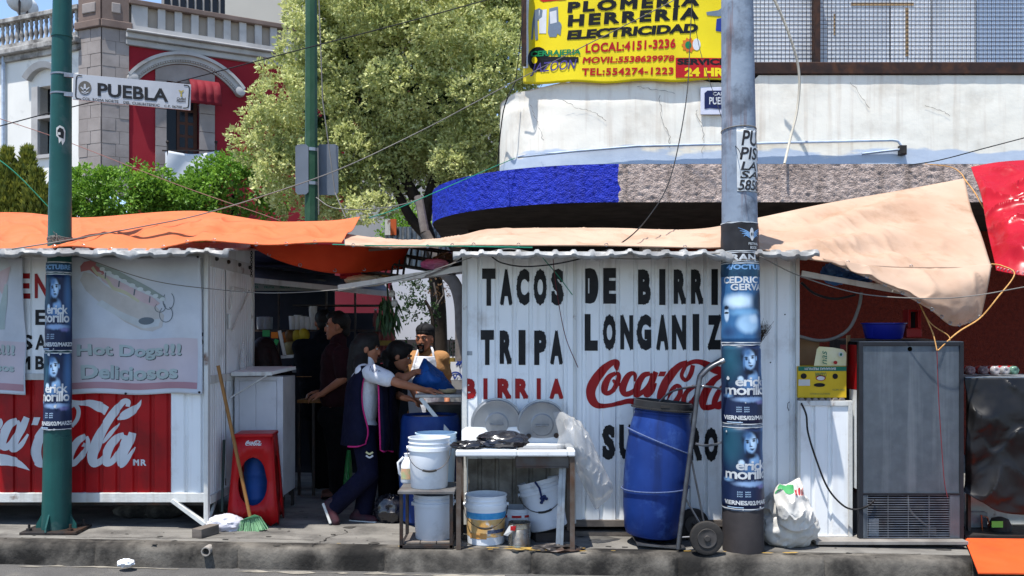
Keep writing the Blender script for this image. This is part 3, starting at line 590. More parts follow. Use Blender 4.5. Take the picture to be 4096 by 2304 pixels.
tr = [P(*q) for q in ((1760, 1600, Yt), (1755, 1250, Yt), (1740, 1100, Yt), (1722, 960, Yt), (1700, 880, Yt), (1660, 780, Yt), (1600, 680, Yt))]
MB().tube(crom(tr, 5), [.15 - .0035 * i for i in range(len(crom(tr, 5)))], 10).build('trunk', bark, t, smooth=60)
for pts in (((1722, 955, Yt), (1650, 880, Yt), (1590, 770, Yt), (1550, 660, Yt), (1530, 560, Yt)), ((1700, 880, Yt), (1720, 770, Yt), (1750, 680, Yt)), ((1690, 840, Yt), (1760, 740, Yt), (1830, 640, Yt)), ((1660, 790, Yt), (1620, 700, Yt), (1640, 560, Yt))):
    q = crom([P(*p) for p in pts], 5); MB().tube(q, [.11 - .004 * i for i in range(len(q))], 8).build('limb', bark, t, smooth=60)
# row of clipped green trees
random.seed(4)
for i, (px, py, r, lb) in enumerate(((420, 780, 1.0, 'low bright green street tree just right of the green pole'), (530, 755, 1.0, 'middle bright green street tree in front of the red house'), (765, 800, 1.05, 'bright green street tree left of the white cloth end and big tree'), (930, 730, 1.1, 'bright green street tree half hidden by the big pale tree'))):
    Yg = 21 + i * .4; c = P(px, py + 50, Yg); t = thing('street_tree', lb, 'tree', (c.x, Yg, 0), 'clipped green street trees'); bl = [(c, (r, r * .9, r * .7))]
    for _ in range(22): d = rv(); d.y = -abs(d.y); bl.append((c + V((d.x * r * 1.0, d.y * r * .7, d.z * r * .62)), r * random.uniform(.2, .38)))
    fastbuild(crown(bl, 90, .11, .032, 5, front=.3, up=-.1), 'crown', ficus_leaf, t); MB().tube([(c.x, Yg, 0), (c.x + .05, Yg, c.z)], [.12, .08], 8).build('trunk', bark, t, smooth=60)
for px, py, lb in ((1640, 870, 'green tree glimpsed beneath the limbs of the big tree'),):
    Yg = 24; c = P(px, py, Yg); t = thing('street_tree', lb, 'tree', (c.x, Yg, 0)); bl = [(c + rv() * .6, random.uniform(.4, .7)) for _ in range(10)]; fastbuild(crown(bl, 26, .11, .03, 5, front=.3), 'crown', ficus_leaf, t); MB().tube([(c.x, Yg, 0), c], .12, 8).build('trunk', bark, t)
# conifer at the left edge
random.seed(8); Yc = 20; t = thing('conifer', 'yellow green conifer with upright pointed sprays at the left edge', 'tree', (X_(60, Yc), Yc, 0)); m = MB(); vs = []; fs = []
for (bx, top, wdt) in ((30, 605, .3), (110, 600, .34), (-50, 640, .3), (150, 690, .35), (75, 680, .4), (10, 720, .4), (180, 760, .3)):
    base = P(bx * .8 + 10, 960, Yc); tip = P(bx, top, Yc + random.uniform(-.3, .3))
    for _ in range(620):
        h = random.random() ** .8; p = base.lerp(tip, h); rad = wdt * (1 - h) ** .75 * 1.0 + .03; a = random.uniform(0, 6.283); p = p + V((math.cos(a), math.sin(a), 0)) * rad * random.uniform(.5, 1.05)
        dr = V((math.cos(a) * .5, math.sin(a) * .5, 1.0)).normalized()
        for _ in range(3):
            tt = (dr + rv() * .4).normalized(); L_ = random.uniform(.1, .22); w = tt.cross(rv()).normalized() * .025; i = len(vs); vs += [p, p + tt * L_ * .5 + w, p + tt * L_, p + tt * L_ * .5 - w]; fs += [(i, i + 1, i + 2, i + 3)]
m.v = vs; m.f = fs; fastbuild(m, 'crown', con_leaf, t); MB().tube([(X_(60, Yc), Yc, 0), P(60, 700, Yc)], [.14, .03], 8).build('trunk', bark, t)
# small tree and withered sapling behind the cook
random.seed(12); Yb = 14.5; t = thing('small_tree', 'small dark green tree with thin trunk behind the cook', 'tree', (X_(1735, Yb), Yb, 0)); bl = [(P(px, py, Yb), r) for px, py, r in ((1640, 1150, .16), (1625, 1220, .2), (1680, 1190, .2), (1700, 1245, .18), (1640, 1255, .14), (1740, 1270, .1), (1690, 1140, .12))]
fastbuild(crown(bl, 200, .05, .015, 5), 'crown', dark_leaf, t); q = crom([P(1728, 1560, Yb), P(1730, 1350, Yb), P(1728, 1260, Yb), P(1700, 1200, Yb)], 4); MB().tube(q, [.05 - .0025 * i for i in range(len(q))], 8).build('trunk', bark, t, smooth=60)
for pts in (((1729, 1270, Yb), (1750, 1200, Yb), (1735, 1130, Yb)), ((1745, 1230, Yb), (1775, 1180, Yb), (1770, 1140, Yb))): MB().tube([P(*p) for p in pts], .014, 5).build('limb', bark_p, t)
fastbuild(crown([(P(1745, 1150, Yb), .16), (P(1765, 1180, Yb), .12)], 140, .05, .012, 4), 'withered_leaves', brown_leaf, t)
Yb = 12.5; q = crom([P(1850, 1500, Yb), P(1848, 1300, Yb), P(1840, 1200, Yb), P(1815, 1130, Yb), P(1770, 1080, Yb), P(1735, 1000, Yb), P(1700, 930, Yb)], 5); t = thing('curved_trunk', 'pale curved bare trunk rising beside the left edge of the white stall', 'tree', (q[0].x, Yb, 0)); MB().tube(q, [.1 - .001 * i for i in range(len(q))], 10).build('trunk', bark_p, t, smooth=60)
MB().tube([q[-1], q[-1] + V((-.1, .1, .5))], .06, 8).build('limb', bark_p, t)
random.seed(15); Yb = 17; t = thing('hedge_bush', 'small round green bush behind the cook by the dark wall base', 'bush', (X_(1780, Yb), Yb, 1)); fastbuild(crown([(P(1770, 1385, Yb), .2), (P(1795, 1395, Yb), .16), (P(1650, 1380, Yb), .15)], 120, .05, .016, 5), 'foliage', dark_leaf, t)
t = thing('planter', 'raised pavement planter with yellow edge behind the cook', 'planter', (-1.6, 15.5, 0)); MB().box((X_(1560, 15), 15, -.2), (X_(2000, 15), 16.8, Z_(1432, 15))).build('body', fg, t); MB().box((X_(1560, 15), 14.93, Z_(1455, 15)), (X_(2000, 15), 14.99, Z_(1431, 15))).build('edge', mat('yellow_edge', S(140, 116, 52), r=.8), t)
for px in (1796, 1812): MB().tube([P(px, 1440, 15.2), P(px, 1362, 15.2)], .012, 5).build('rail_post', dark_steel, t)

# ---------------------------------------------------------------- green octagonal lamp post with sign backs
green_p = mat('dark_green_post_paint', S(44, 80, 56), S(34, 64, 46), s=3, r=.5, dirt=S(70, 96, 76), da=.5, ds=4); plate_g = mat('grey_sign_back', S(110, 116, 124), S(96, 102, 110), s=3, r=.5, m=.2, dirt=S(76, 78, 84), da=.5, ds=2)
Yp = 11.5; t = thing('lamp_post', 'dark green octagonal post with two grey sign backs in front of the big tree', 'lamp post', (X_(1245, Yp), Yp, 0))
MB().lathe([(.092, 0), (.085, 2), (.07, 6.5)], 8, Matrix.Translation((X_(1245, Yp), Yp, gz(-2.5)))).build('post', green_p, t)
for (a, b, c, d, dy) in ((1188, 583, 1240, 782, -.09), (1262, 570, 1347, 775, .1)):
    x0, x1 = X_(a, Yp), X_(b * 0 + c, Yp); z0, z1 = Z_(d, Yp), Z_(b, Yp); k = .03
    MB().prism([(x0 + k, Yp + dy, z0), (x1 - k, Yp + dy, z0), (x1, Yp + dy, z0 + k), (x1, Yp + dy, z1 - k), (x1 - k, Yp + dy, z1), (x0 + k, Yp + dy, z1), (x0, Yp + dy, z1 - k), (x0, Yp + dy, z0 + k)], (0, .012, 0)).build('sign_back', plate_g, t)
for py in (600, 735): MB().lathe([(.088, -.02), (.088, .02)], 8, Matrix.Translation((X_(1245, Yp), Yp, Z_(py, Yp)))).build('clamp', steel, t)
for py in (0, 1): MB().tube([P(1245 + 30 + py * 3, -20, Yp - .09), P(1290 + py * 5, 400, Yp - .09), P(1340 + py * 3, 770, Yp - .1), P(1382, 870, Yp - .2)] if py == 0 else [P(1272, 590, Yp - .09), P(1275, 860, Yp - .09)], .008, 5).build('cable', cable_grey, t)
# ---------------------------------------------------------------- food stalls
YF = 7.0
def prof(px, gr, hw=10, hb=5, d=.016):
    for g in gr:
        a = abs(px - g)
        if a < hb: return d
        if a < hw: return d * (hw - a) / (hw - hb)
    return 0
def cuts(gr, x0, x1, hw=10, hb=5): return [q for g in gr for q in (g - hw, g - hb, g + hb, g + hw) if x0 < q < x1]
def ribbed(x0, x1, y0, y1, gr, Y):
    xs = sorted([x0, x1] + cuts(gr, x0, x1)); vs = [];
    for x in xs:
        for y in (y0, (y0 + y1) / 2, y1): p = P(x, y, Y); p.y += prof(x, gr); vs.append(p)
    m = MB(); m.add(vs, [(i * 3 + k, (i + 1) * 3 + k, (i + 1) * 3 + k + 1, i * 3 + k + 1) for i in range(len(xs) - 1) for k in range(2)]); return m
def wmap(gr, Y, off):
    def f(u, v): p = P(u, v, Y); p.y += prof(u, gr) - off; return p
    return f
def eave(x0, x1, py, Yfr, Yb, rise, seed, pitch=.131, lip=.045):
    m = MB(); vs = []; xs = []; x = X_(x0, Yfr); xe = X_(x1, Yfr)
    while x < xe:
        for dx, h in ((0, 0), (.045, 0), (.058, .015), (.078, .015), (.091, 0)): xs.append((x + dx, h))
        x += pitch
    z0 = Z_(py, Yfr)
    for (x, h) in xs:
        q = noise.fractal(V((x * 4.3, seed, 0)), 1, 2, 4); w = noise.fractal(V((x * 9, seed, 5)), 1, 2, 3)
        for (dy, dz, k) in ((Yb - Yfr, rise, 1), (.05, .006, 1), (.0, q * .012, 1), (-.012 + w * .012, -lip * .5 + q * .025, .7), (-.004 + w * .03, -lip + q * .05, .4)): vs.append(V((x, Yfr + dy, z0 + dz + h * k)))
    n = len(xs); m.add(vs, [(i * 5 + k, (i + 1) * 5 + k, (i + 1) * 5 + k + 1, i * 5 + k + 1) for i in range(n - 1) for k in range(4)]); return m
eave_mat = mat('white_roof_sheet', S(170, 171, 170), S(120, 119, 118), s=6, r=.5, m=.1, bump=.3, bs=30, dirt=S(110, 104, 98), da=.7, ds=5, dlo=.5)
# --- left stall
GL = [61 + 68.3 * k for k in range(-4, 12)]; KL = thing('food_stall', 'white and red painted sheet metal hot dog stall under the orange tarp', 'stall', (X_(300, YF), 7.6, 0))
fw = ribbed(-260, 816, 1010, 1500, GL, YF).build('front_panel', white_metal, KL); fr = ribbed(-260, 681, 1518, 1978, GL, YF).build('front_panel', red_metal, KL, label='red lower front panel with white script lettering'); ribbed(681, 816, 1500, 1978, GL, YF).build('front_panel', white_metal, KL)
MB().pbox(-260, 1494, 681, 1520, YF - .012, .03).build('rail', white_frame, KL, bevel=.003); MB().pbox(-260, 1972, 816, 2010, YF - .02, .06).build('bottom_rail', white_frame, KL, bevel=.004)
MB().pbox(814, 1008, 832, 2112, YF - .022, .05).build('corner_post', white_frame, KL, bevel=.004); MB().pbox(-260, 1008, 814, 1030, YF - .016, .04).build('top_rail', white_frame, KL, bevel=.003)
MB().bar(P(690, 2000, YF - .01), P(822, 2098, YF - .01), .03, .05, up=(0, 1, 0)).build('brace', white_frame, KL, bevel=.003); MB().bar(P(832, 2090, YF), P(868, 1990, YF + .3), .02).build('brace', white_frame, KL)
xs = X_(831, YF); YB = 8.2; zb = Z_(2010, YF); zt = Z_(1010, YF)
def sidep(y0, y1, z0, z1, pitch=.055):
    m = MB(); y = y0; vs = []
    while y < y1:
        for dy, dx in ((0, 0), (pitch * .72, 0), (pitch * .82, -.008), (pitch * .95, -.008)):
            if y + dy <= y1: vs += [V((xs + dx, y + dy, z0)), V((xs + dx, y + dy, z1))]
        y += pitch
    vs += [V((xs, y1, z0)), V((xs, y1, z1))]; return m.add(vs, [(2 * i, 2 * i + 2, 2 * i + 3, 2 * i + 1) for i in range(len(vs) // 2 - 1)])
zs1 = zt - .1
sidep(7.03, 7.42, zb + .04, zs1).build('side_panel', white_metal, KL); sidep(7.45, YB - .03, 1.2, zs1).build('side_door', white_metal, KL); sidep(7.45, YB - .03, zb + .04, 1.18).build('side_panel', white_metal, KL)
for z0, z1 in ((zs1, zt + .0), (zb - .02, zb + .045), (1.14, 1.2)): MB().box((xs - .03, 7.03, z0), (xs + .012, YB, z1)).build('side_rail', white_frame, KL, bevel=.003)
MB().box((xs - .02, YB - .03, zb), (xs + .015, YB + .02, zt + .2)).build('rear_post', white_frame, KL, bevel=.003); MB().prism([(xs - .01, 7.05, zt), (xs - .01, YB, zt), (xs - .01, YB, zt + .26), (xs - .01, 7.05, zt + .06)], (.012, 0, 0)).build('gable', white_metal, KL)
for k in range(4): MB().ell((xs + .02, 7.15 + .3 * k, zt - .035), (.018, .018, .018), n=8).build('bolt', dark_steel, KL)
MB().box((-5.2, YB, .2), (xs - .03, YB + .03, zt + .2)).build('back_panel', white_metal, KL); MB().box((-5.2, 7.05, zb - .03), (xs - .03, YB, zb)).build('floor_plate', dark_steel, KL)
eave(-320, 905, 1003, 6.55, YB + .05, .16, 3).build('roof_sheet', eave_mat, KL, smooth=35, solid=.004)
MB().tube([V((xs + .02, 7.5, 1.72)), V((xs + .035, 7.52, 1.9)), V((xs + .03, 8.0, 1.9)), V((xs + .03, 7.52, 1.55))], .008, 6).build('door_stay', white_frame, KL); MB().tube([V((xs + .02, 7.47, 1.56)), V((xs + .02, 7.47, 1.68))], .016, 8).build('hinge', white_frame, KL)
for b_, x0, y0, x1, y1, mt in (('E', 62, 1093, 121, 1195, red_paint), ('N', 139, 1093, 196, 1195, red_paint), ('E', 142, 1239, 182, 1300, black_paint), ('S', 92, 1338, 127, 1400, black_paint), ('A', 142, 1338, 186, 1400, black_paint), ('M', 80, 1424, 121, 1479, black_paint), ('B', 142, 1424, 178, 1479, black_paint), ('S', 788, 1327, 812, 1383, black_paint)):
    MB().flat(text2(b_, x0, y0, x1, y1, .035), wmap(GL, YF, .003), cuts(GL, x0, x1)).build('letter', mt, KL)
def zl(q): return [(x / 3.622, 1560 + y / 3.622, w / 3.622) for x, y, w in q]
COKE_L = [[(-60, 700, 130), (-40, 830, 110), (40, 690, 60)], [(-10, 420, 60), (10, 480, 70), (-20, 560, 60)], [(240, 440, 80), (140, 500, 120), (60, 640, 140), (30, 760, 130), (70, 830, 100), (150, 790, 90), (230, 660, 80), (270, 520, 80), (250, 445, 60)], [(390, 395, 90), (330, 540, 110), (240, 700, 110), (185, 840, 110), (240, 850, 80), (320, 780, 70), (410, 640, 30)],
          [(-60, 1010, 170), (0, 1010, 170), (120, 1020, 150), (250, 1060, 110), (350, 1110, 60), (430, 1162, 6)], [(1010, 165, 50), (1180, 190, 70), (1300, 190, 100), (1420, 235, 140), (1550, 305, 130)], [(1080, 190, 60), (1140, 290, 60), (1120, 420, 60), (1040, 530, 50)], [(1060, 210, 60), (900, 330, 100), (700, 520, 130), (560, 720, 150), (520, 900, 160), (560, 1040, 140), (660, 1085, 80), (800, 1090, 80), (1000, 1085, 80)],
          [(1230, 665, 70), (1130, 740, 100), (1040, 880, 110), (1010, 1000, 110), (1060, 1065, 90), (1140, 1000, 80), (1230, 880, 80), (1275, 760, 70), (1250, 675, 60)], [(1190, 790, 60), (1290, 830, 50), (1400, 800, 50)], [(1850, 240, 60), (1860, 170, 70), (1800, 165, 80), (1720, 240, 100), (1620, 370, 120), (1500, 560, 130), (1400, 760, 150), (1340, 950, 150), (1360, 1060, 120), (1440, 1040, 90), (1530, 950, 80)],
          [(1490, 770, 20), (1530, 720, 50), (1620, 610, 60), (1730, 480, 12)], [(2050, 140, 6), (2010, 220, 60), (1900, 310, 120), (1800, 370, 120), (1690, 430, 20)], [(1800, 645, 70), (1700, 690, 100), (1610, 790, 120), (1550, 920, 130), (1540, 1050, 110), (1630, 1030, 90), (1720, 900, 80), (1790, 760, 80), (1815, 655, 60)], [(1920, 620, 100), (1870, 760, 120), (1800, 900, 120), (1745, 1060, 120), (1800, 1050, 90), (1880, 950, 60), (1950, 830, 16)]]
m = MB()
m.flat(strokes_union([zl(q) for q in COKE_L]), wmap(GL, YF, .003), cuts(GL, -60, 700))
m.flat(poly2([(x / 3.622, 1560 + y / 3.622) for x, y in ((480, 395), (590, 395), (550, 508), (445, 508))]), wmap(GL, YF, .0045), cuts(GL, 100, 180)); m.flat(text2('MR', 531, 1837, 586, 1863, .04, space=1.2), wmap(GL, YF, .003), cuts(GL, 500, 600)); m.build('script_lettering', white_paint, fr)
# --- right stall
GR = [1919, 1988, 2057, 2123, 2192, 2261, 2336, 2405, 2471, 2543, 2612, 2681, 2753, 2822, 2892, 2962, 3031, 3101, 3168]
KR = thing('food_stall', 'white ribbed sheet metal taco stall with black and red hand painted lettering', 'stall', (X_(2500, YF), 7.6, gz(1)))
ribbed(1852, 2303, 1005, 2090, GR, YF - .02).build('front_panel', white_metal, KR); ribbed(2303, 2890, 1005, 2090, GR, YF).build('front_panel', white_metal, KR); ribbed(2892, 3196, 1005, 2090, GR, YF).build('front_panel', white_metal, KR)
MB().pbox(1848, 1000, 1868, 2100, YF - .035, .05).build('corner_post', white_frame, KR, bevel=.004); MB().pbox(2292, 1000, 2305, 2095, YF - .026, .03).build('seam_strip', white_frame, KR, bevel=.003); MB().pbox(3183, 1000, 3199, 2100, YF - .02, .05).build('corner_post', white_frame, KR, bevel=.004)
MB().pbox(1850, 2080, 3196, 2108, YF - .012, .06).build('bottom_rail', grey_wood, KR, bevel=.004); MB().pbox(2300, 2125, 2560, 2145, YF + .0, .1).build('skid', grey_wood, KR, bevel=.004)
xl, xr = X_(1850, YF), X_(3196, YF); zt2 = Z_(1005, YF); zb2 = Z_(2100, YF)
MB().box((xl, YF + .02, zb2), (xl + .02, 8.3, zt2)).build('side_panel', white_metal, KR); MB().box((xr - .02, YF + .03, zb2), (xr, 8.3, zt2)).build('side_panel', white_metal, KR); MB().box((xl, 8.3, zb2), (xr, 8.33, zt2)).build('back_panel', white_metal, KR); MB().box((xl, YF + .05, zb2 - .02), (xr, 8.3, zb2)).build('floor_plate', dark_steel, KR)
eave(1812, 3262, 1008, 6.52, 8.4, .1, 11).build('roof_sheet', eave_mat, KR, smooth=35, solid=.004)
MB().flat(poly2([(1872, 1835), (2290, 1835), (2292, 2086), (2200, 2088), (2100, 2086), (2000, 2088), (1872, 2086)]), wmap(GR, YF - .02, .002), cuts(GR, 1872, 2292)).build('grime_and_shade', mat('sooty_grime_and_shade', S(96, 90, 82), S(150, 146, 138), s=5, r=.8, dirt=S(60, 52, 44), da=.8, ds=4), KR)  # wall grime and the sink's shade painted together in one dark decal
for k, (px, py) in enumerate(((3140, 1258), (3082, 1450), (3046, 1518))): MB().ell(P(px, py, YF - .003), (.006, .004, .006), n=6).build('rivet', dark_steel, KR)
m = MB(); m.flat(poly2([(3150, 1612), (3158, 1606), (3162, 1616), (3160, 1640), (3154, 1644), (3149, 1632)]), wmap(GR, YF, .003)); m.build('rust_hole', dark_steel, KR)
def zz1(x): return 1800 + x / 1.811
LT = []
for w, y0, y1, items, mt in (('TACOS', 1074, 1223, ((232, 330), (362, 453), (480, 577), (605, 702), (730, 827)), black_paint), ('DE', 1072, 1215, ((980, 1075), (1110, 1205)), black_paint), ('BIRRIA', 1076, 1220, ((1362, 1455), (1515, 1560), (1620, 1710), (1745, 1835), (1893, 1940), (1990, 2085)), black_paint),
                             ('TRIPA', 1320, 1460, ((222, 318), (360, 448), (497, 547), (610, 700), (725, 818)), black_paint), ('LONGANIZA', 1256, 1403, ((977, 1070), (1107, 1203), (1233, 1327), (1352, 1460), (1493, 1585), (1608, 1712), (1757, 1805), (1865, 1965), (1990, 2085)), black_paint), ('BIRRIA', 1513, 1597, ((92, 190), (242, 272), (343, 445), (472, 568), (628, 658), (720, 822)), red_paint)):
    for ch, (a, b) in zip(w, items): LT.append((ch, zz1(a), y0, zz1(b), y1, mt))
LT += [('S', 2408, 1698, 2462, 1840, black_paint), ('U', 2476, 1698, 2533, 1840, black_paint), ('A', 2547, 1700, 2602, 1842, black_paint), ('D', 2616, 1700, 2668, 1842, black_paint), ('E', 2685, 1702, 2733, 1844, black_paint), ('R', 2754, 1705, 2808, 1846, black_paint), ('O', 2818, 1709, 2872, 1848, black_paint)]
for ch, x0, y0, x1, y1, mt in LT:
    Yw = YF - .02 if x1 < 2303 else YF
    MB().flat(text2(ch, x0, y0, x1, y1, .072), wmap(GR, Yw, .003), cuts(GR, x0, x1)).build('letter', mt, KR)
def zr(q): return [(2300 + x / 3.963, 1400 + y / 3.963, w / 3.963) for x, y, w in q]
COKE_R = [[(672, 330, 30), (660, 260, 90), (665, 195, 85), (600, 195, 90), (480, 280, 120), (360, 420, 150), (270, 570, 155), (248, 700, 145), (290, 820, 130), (380, 885, 90), (520, 880, 66), (680, 850, 72), (850, 810, 84), (1000, 830, 110), (1130, 875, 90), (1210, 890, 30)], [(645, 365, 60), (540, 430, 90), (480, 550, 110), (470, 650, 100), (520, 685, 75), (600, 640, 75), (655, 550, 85), (695, 440, 70), (685, 380, 62), (645, 365, 60)], [(600, 470, 40), (640, 520, 60), (700, 545, 55), (770, 540, 50)],
          [(950, 500, 30), (955, 410, 60), (925, 365, 60), (850, 400, 90), (785, 510, 110), (755, 620, 110), (785, 695, 85), (860, 690, 85), (940, 640, 70), (1000, 560, 60)], [(1190, 370, 64), (1090, 400, 90), (1020, 500, 100), (980, 620, 110), (965, 705, 90), (1010, 700, 85), (1100, 640, 72), (1180, 540, 72), (1215, 420, 60), (1195, 370, 50)], [(1285, 345, 76), (1235, 470, 95), (1180, 590, 110), (1125, 700, 90), (1180, 700, 75), (1235, 640, 62), (1285, 525, 30)],
          [(1870, 240, 70), (1840, 370, 70), (1780, 470, 62), (1720, 460, 62), (1690, 400, 62), (1720, 310, 62), (1775, 235, 62), (1860, 190, 70), (1960, 185, 80), (2080, 225, 105), (2200, 300, 130), (2330, 340, 130)], [(1790, 190, 60), (1680, 235, 95), (1570, 335, 120), (1450, 500, 140), (1378, 660, 135), (1362, 790, 125), (1420, 890, 100), (1520, 890, 85), (1620, 780, 85), (1668, 680, 80), (1655, 590, 74), (1600, 570, 64), (1530, 650, 64), (1455, 810, 16)],
          [(1890, 575, 62), (1800, 635, 75), (1740, 730, 85), (1722, 850, 85), (1790, 890, 75), (1870, 800, 72), (1925, 700, 62), (1945, 600, 60), (1890, 575, 50)], [(2420, 300, 60), (2320, 400, 70), (2200, 480, 100), (2080, 650, 125), (2030, 800, 130), (2045, 905, 95), (2150, 905, 85), (2250, 870, 75), (2330, 830, 65)], [(2400, 560, 60), (2310, 620, 80), (2240, 740, 95), (2210, 860, 90), (2290, 900, 80), (2400, 800, 70), (2450, 680, 60)], [(2520, 580, 80), (2450, 720, 90), (2400, 860, 90), (2480, 900, 70)]]
m = MB()
m.flat(strokes_union([zr(q) for q in COKE_R]), wmap(GR, YF, .003), cuts(GR, 2300, 3000))
m.flat(poly2([(2300 + x / 3.963, 1400 + y / 3.963) for x, y in ((1345, 340), (1448, 340), (1415, 418), (1313, 418))]), wmap(GR, YF, .003), cuts(GR, 2600, 2700)); m.build('script_lettering', red_paint, KR)
MB().flat(rect2(1866, 1404, 1889, 1421), wmap(GR, YF - .02, .003)).build('sticker', galv, KR)
# side flaps of the right stall
flap_m = mat('pale_flap_board', S(190, 194, 198), S(160, 164, 168), s=4, r=.5, dirt=S(110, 108, 106), da=.5, ds=4)
m = MB(); a = [P(1354, 1150, 7.35), P(1856, 1072, 7.05), P(1856, 1095, 8.2), P(1400, 1150, 8.3)]; m.hexa([q for q in a] + [q + V((0, 0, .022)) for q in a]); FLB = m.build('side_flap', flap_m, KR, label='raised left hatch flap'); MB().bar(P(1354, 1152, 7.34), P(1856, 1073, 7.04), .02, .045).build('edge', white_frame, FLB)
MB().tube([P(1700, 1108, 7.1), P(1790, 1070, 7.06), P(1850, 1020, 7.0)], .008, 6).build('stay', steel, KR)
m = MB(); a = [P(3206, 1094, 7.02), P(3712, 1186, 7.02), P(3640, 1165, 7.9), P(3206, 1110, 7.9)]; m.hexa([q for q in a] + [q + V((0, 0, .02)) for q in a]); FRB = m.build('side_flap', flap_m, KR, label='raised right hatch flap'); MB().bar(P(3206, 1093, 7.01), P(3712, 1185, 7.01), .02, .04).build('edge', white_frame, FRB)
MB().tube([P(3480, 1145, 7.1), P(3560, 1110, 7.2)], .01, 6).build('stay', white_frame, KR)

# ---------------------------------------------------------------- banners on the left stall
ban = mat('faded_vinyl_banner', S(196, 200, 206), S(178, 184, 192), s=3, r=.4, dirt=S(150, 154, 162), da=.4, ds=2, bump=.15, bs=5); ban_p = mat('faded_pink_print', S(190, 180, 185), S(178, 168, 174), s=4, r=.4); ban_r = mat('faded_dark_pink_print', S(168, 130, 136), S(158, 118, 126), s=4, r=.4)
tones = {k: mat('print_' + k, c, r=.4, s=9) for k, c in dict(bun=S(186, 182, 178), bunb=S(186, 192, 194), red=S(166, 104, 106), pink=S(192, 172, 176), green=S(142, 154, 150), must=S(186, 184, 158), dark=S(96, 106, 114), shadow=S(74, 84, 88), pale=S(164, 178, 176), onion=S(196, 206, 208)).items()}
def bmap(off, ph=0):
    def f(u, v): p = P(u, v, YF - .035); p.y += -off + .010 * math.sin(u * .021 + v * .012 + ph) + .007 * math.sin(u * .034 - v * .022 + 1 + ph) + .012 * noise.noise(V((u * .007, v * .008, ph))); p.z += .006 * math.sin(u * .02 + ph); return p
    return f
def banner(name, lab, x0, x1, y0, y1, ph, drop):
    m = MB(); f = bmap(0, ph); m.grid(lambda u, v: f(x0 + (x1 - x0) * u + drop * v, y0 + (y1 - y0) * v + 6 * math.sin(u * 3.1) * (1 - v)), 60, 60); o = m.build(name, ban, smooth=60, solid=.002, label=lab, cat='banner'); return o
def bz(q): return [(x / 1.811, 800 + y / 1.811) + tuple(w / 1.811 for w in r) for x, y, *r in q]
HB = banner('vinyl_banner', 'faded hot dog picture banner tied to the stall beside the green pole', 262, 803, 1022, 1576, 0, 8)
gu = [i * 18 for i in range(0, 60)]; gv = [1000 + i * 18 for i in range(0, 36)]
def bdec(par, m2, mt, off, ph=0, name='print'):
    us = [q for q in gu if min(p[0] for p in m2[0]) < q < max(p[0] for p in m2[0])]; vv = [q for q in gv if min(p[1] for p in m2[0]) < q < max(p[1] for p in m2[0])]
    return MB().flat(m2, bmap(off, ph), us, vv).build(name, mt, par, smooth=60)
bdec(HB, rect2(264, 1354, 790, 1556), ban_p, .003); bdec(HB, rect2(264, 1530, 790, 1556), ban_r, .0038)
bdec(HB, poly2(bz([(575, 580), (620, 660), (760, 780), (900, 880), (1020, 935), (1110, 950), (1175, 925), (1190, 840), (1120, 760), (1000, 720), (880, 680), (760, 620), (660, 540), (600, 520)])), tones['bun'], .003)
bdec(HB, poly2(bz([(700, 760), (900, 870), (1040, 925), (1150, 915), (1165, 860), (1040, 870), (860, 800), (740, 730)])), tones['bunb'], .004)
bdec(HB, poly2(bz([(575, 480), (600, 450), (650, 442), (720, 470), (760, 540), (700, 560), (640, 510), (580, 520)])), tones['red'], .0045)
bdec(HB, poly2(bz([(690, 510), (760, 545), (860, 580), (980, 640), (1100, 700), (1160, 750), (1120, 775), (1000, 720), (860, 660), (740, 590)])), tones['pink'], .0045)
bdec(HB, stroke(bz([(690, 470, 20), (760, 500, 30), (850, 530, 40), (950, 580, 40), (1060, 640, 40), (1190, 720, 30)])), tones['green'], .005)
bdec(HB, stroke(bz([(660, 490, 22), (700, 540, 22), (780, 580, 24), (830, 640, 26), (920, 670, 24), (1010, 730, 18)])), tones['must'], .0055)
for q in range(9): bdec(HB, disc2(*bz([(740 + q * 55, 505 + q * 27)])[0], 12, 8), tones['onion'], .0058)
for q in range(4): bdec(HB, stroke(bz([(770 + q * 105, 530 + q * 55, 9), (765 + q * 105, 575 + q * 55, 9)])), tones['dark'], .0055)
bdec(HB, disc2(*bz([(1060, 872)])[0], 32, 15), tones['dark'], .005)
for cx, cy, rx, ry in ((1225, 735, 42, 62), (1160, 780, 40, 34), (1205, 830, 50, 58)):
    bdec(HB, stroke(bz([(cx + rx * math.cos(a), cy + ry * math.sin(a), 5) for a in [i * .5 - 1 for i in range(11)]]), 3), tones['dark'], .005)
for body, x0, y0, x1, y1 in (('Hot Dogs!!!', 565, 1045, 1310, 1155), ('Deliciosos', 592, 1197, 1288, 1300)):
    a = bz([(x0, y0), (x1, y1)]); bdec(HB, text2(body, a[0][0] + 3, a[0][1] + 3, a[1][0] + 3, a[1][1] + 3, .035), tones['shadow'], .0045, name='lettering'); bdec(HB, text2(body, a[0][0], a[0][1], a[1][0], a[1][1], .035), tones['pale'], .006, name='lettering')
for px, py in ((800, 1568), (505, 1572), (795, 1028)): MB().lathe([(.004, 0), (.009, .003), (.009, 0)], 10, Matrix.Translation(bmap(.006)(px, py)) @ Matrix.Rotation(math.radians(90), 4, 'X')).build('eyelet', dark_steel, HB)
TB = banner('vinyl_banner', 'second faded banner cut off by the left edge of the picture', -220, 92, 1028, 1577, 2.1, 14)
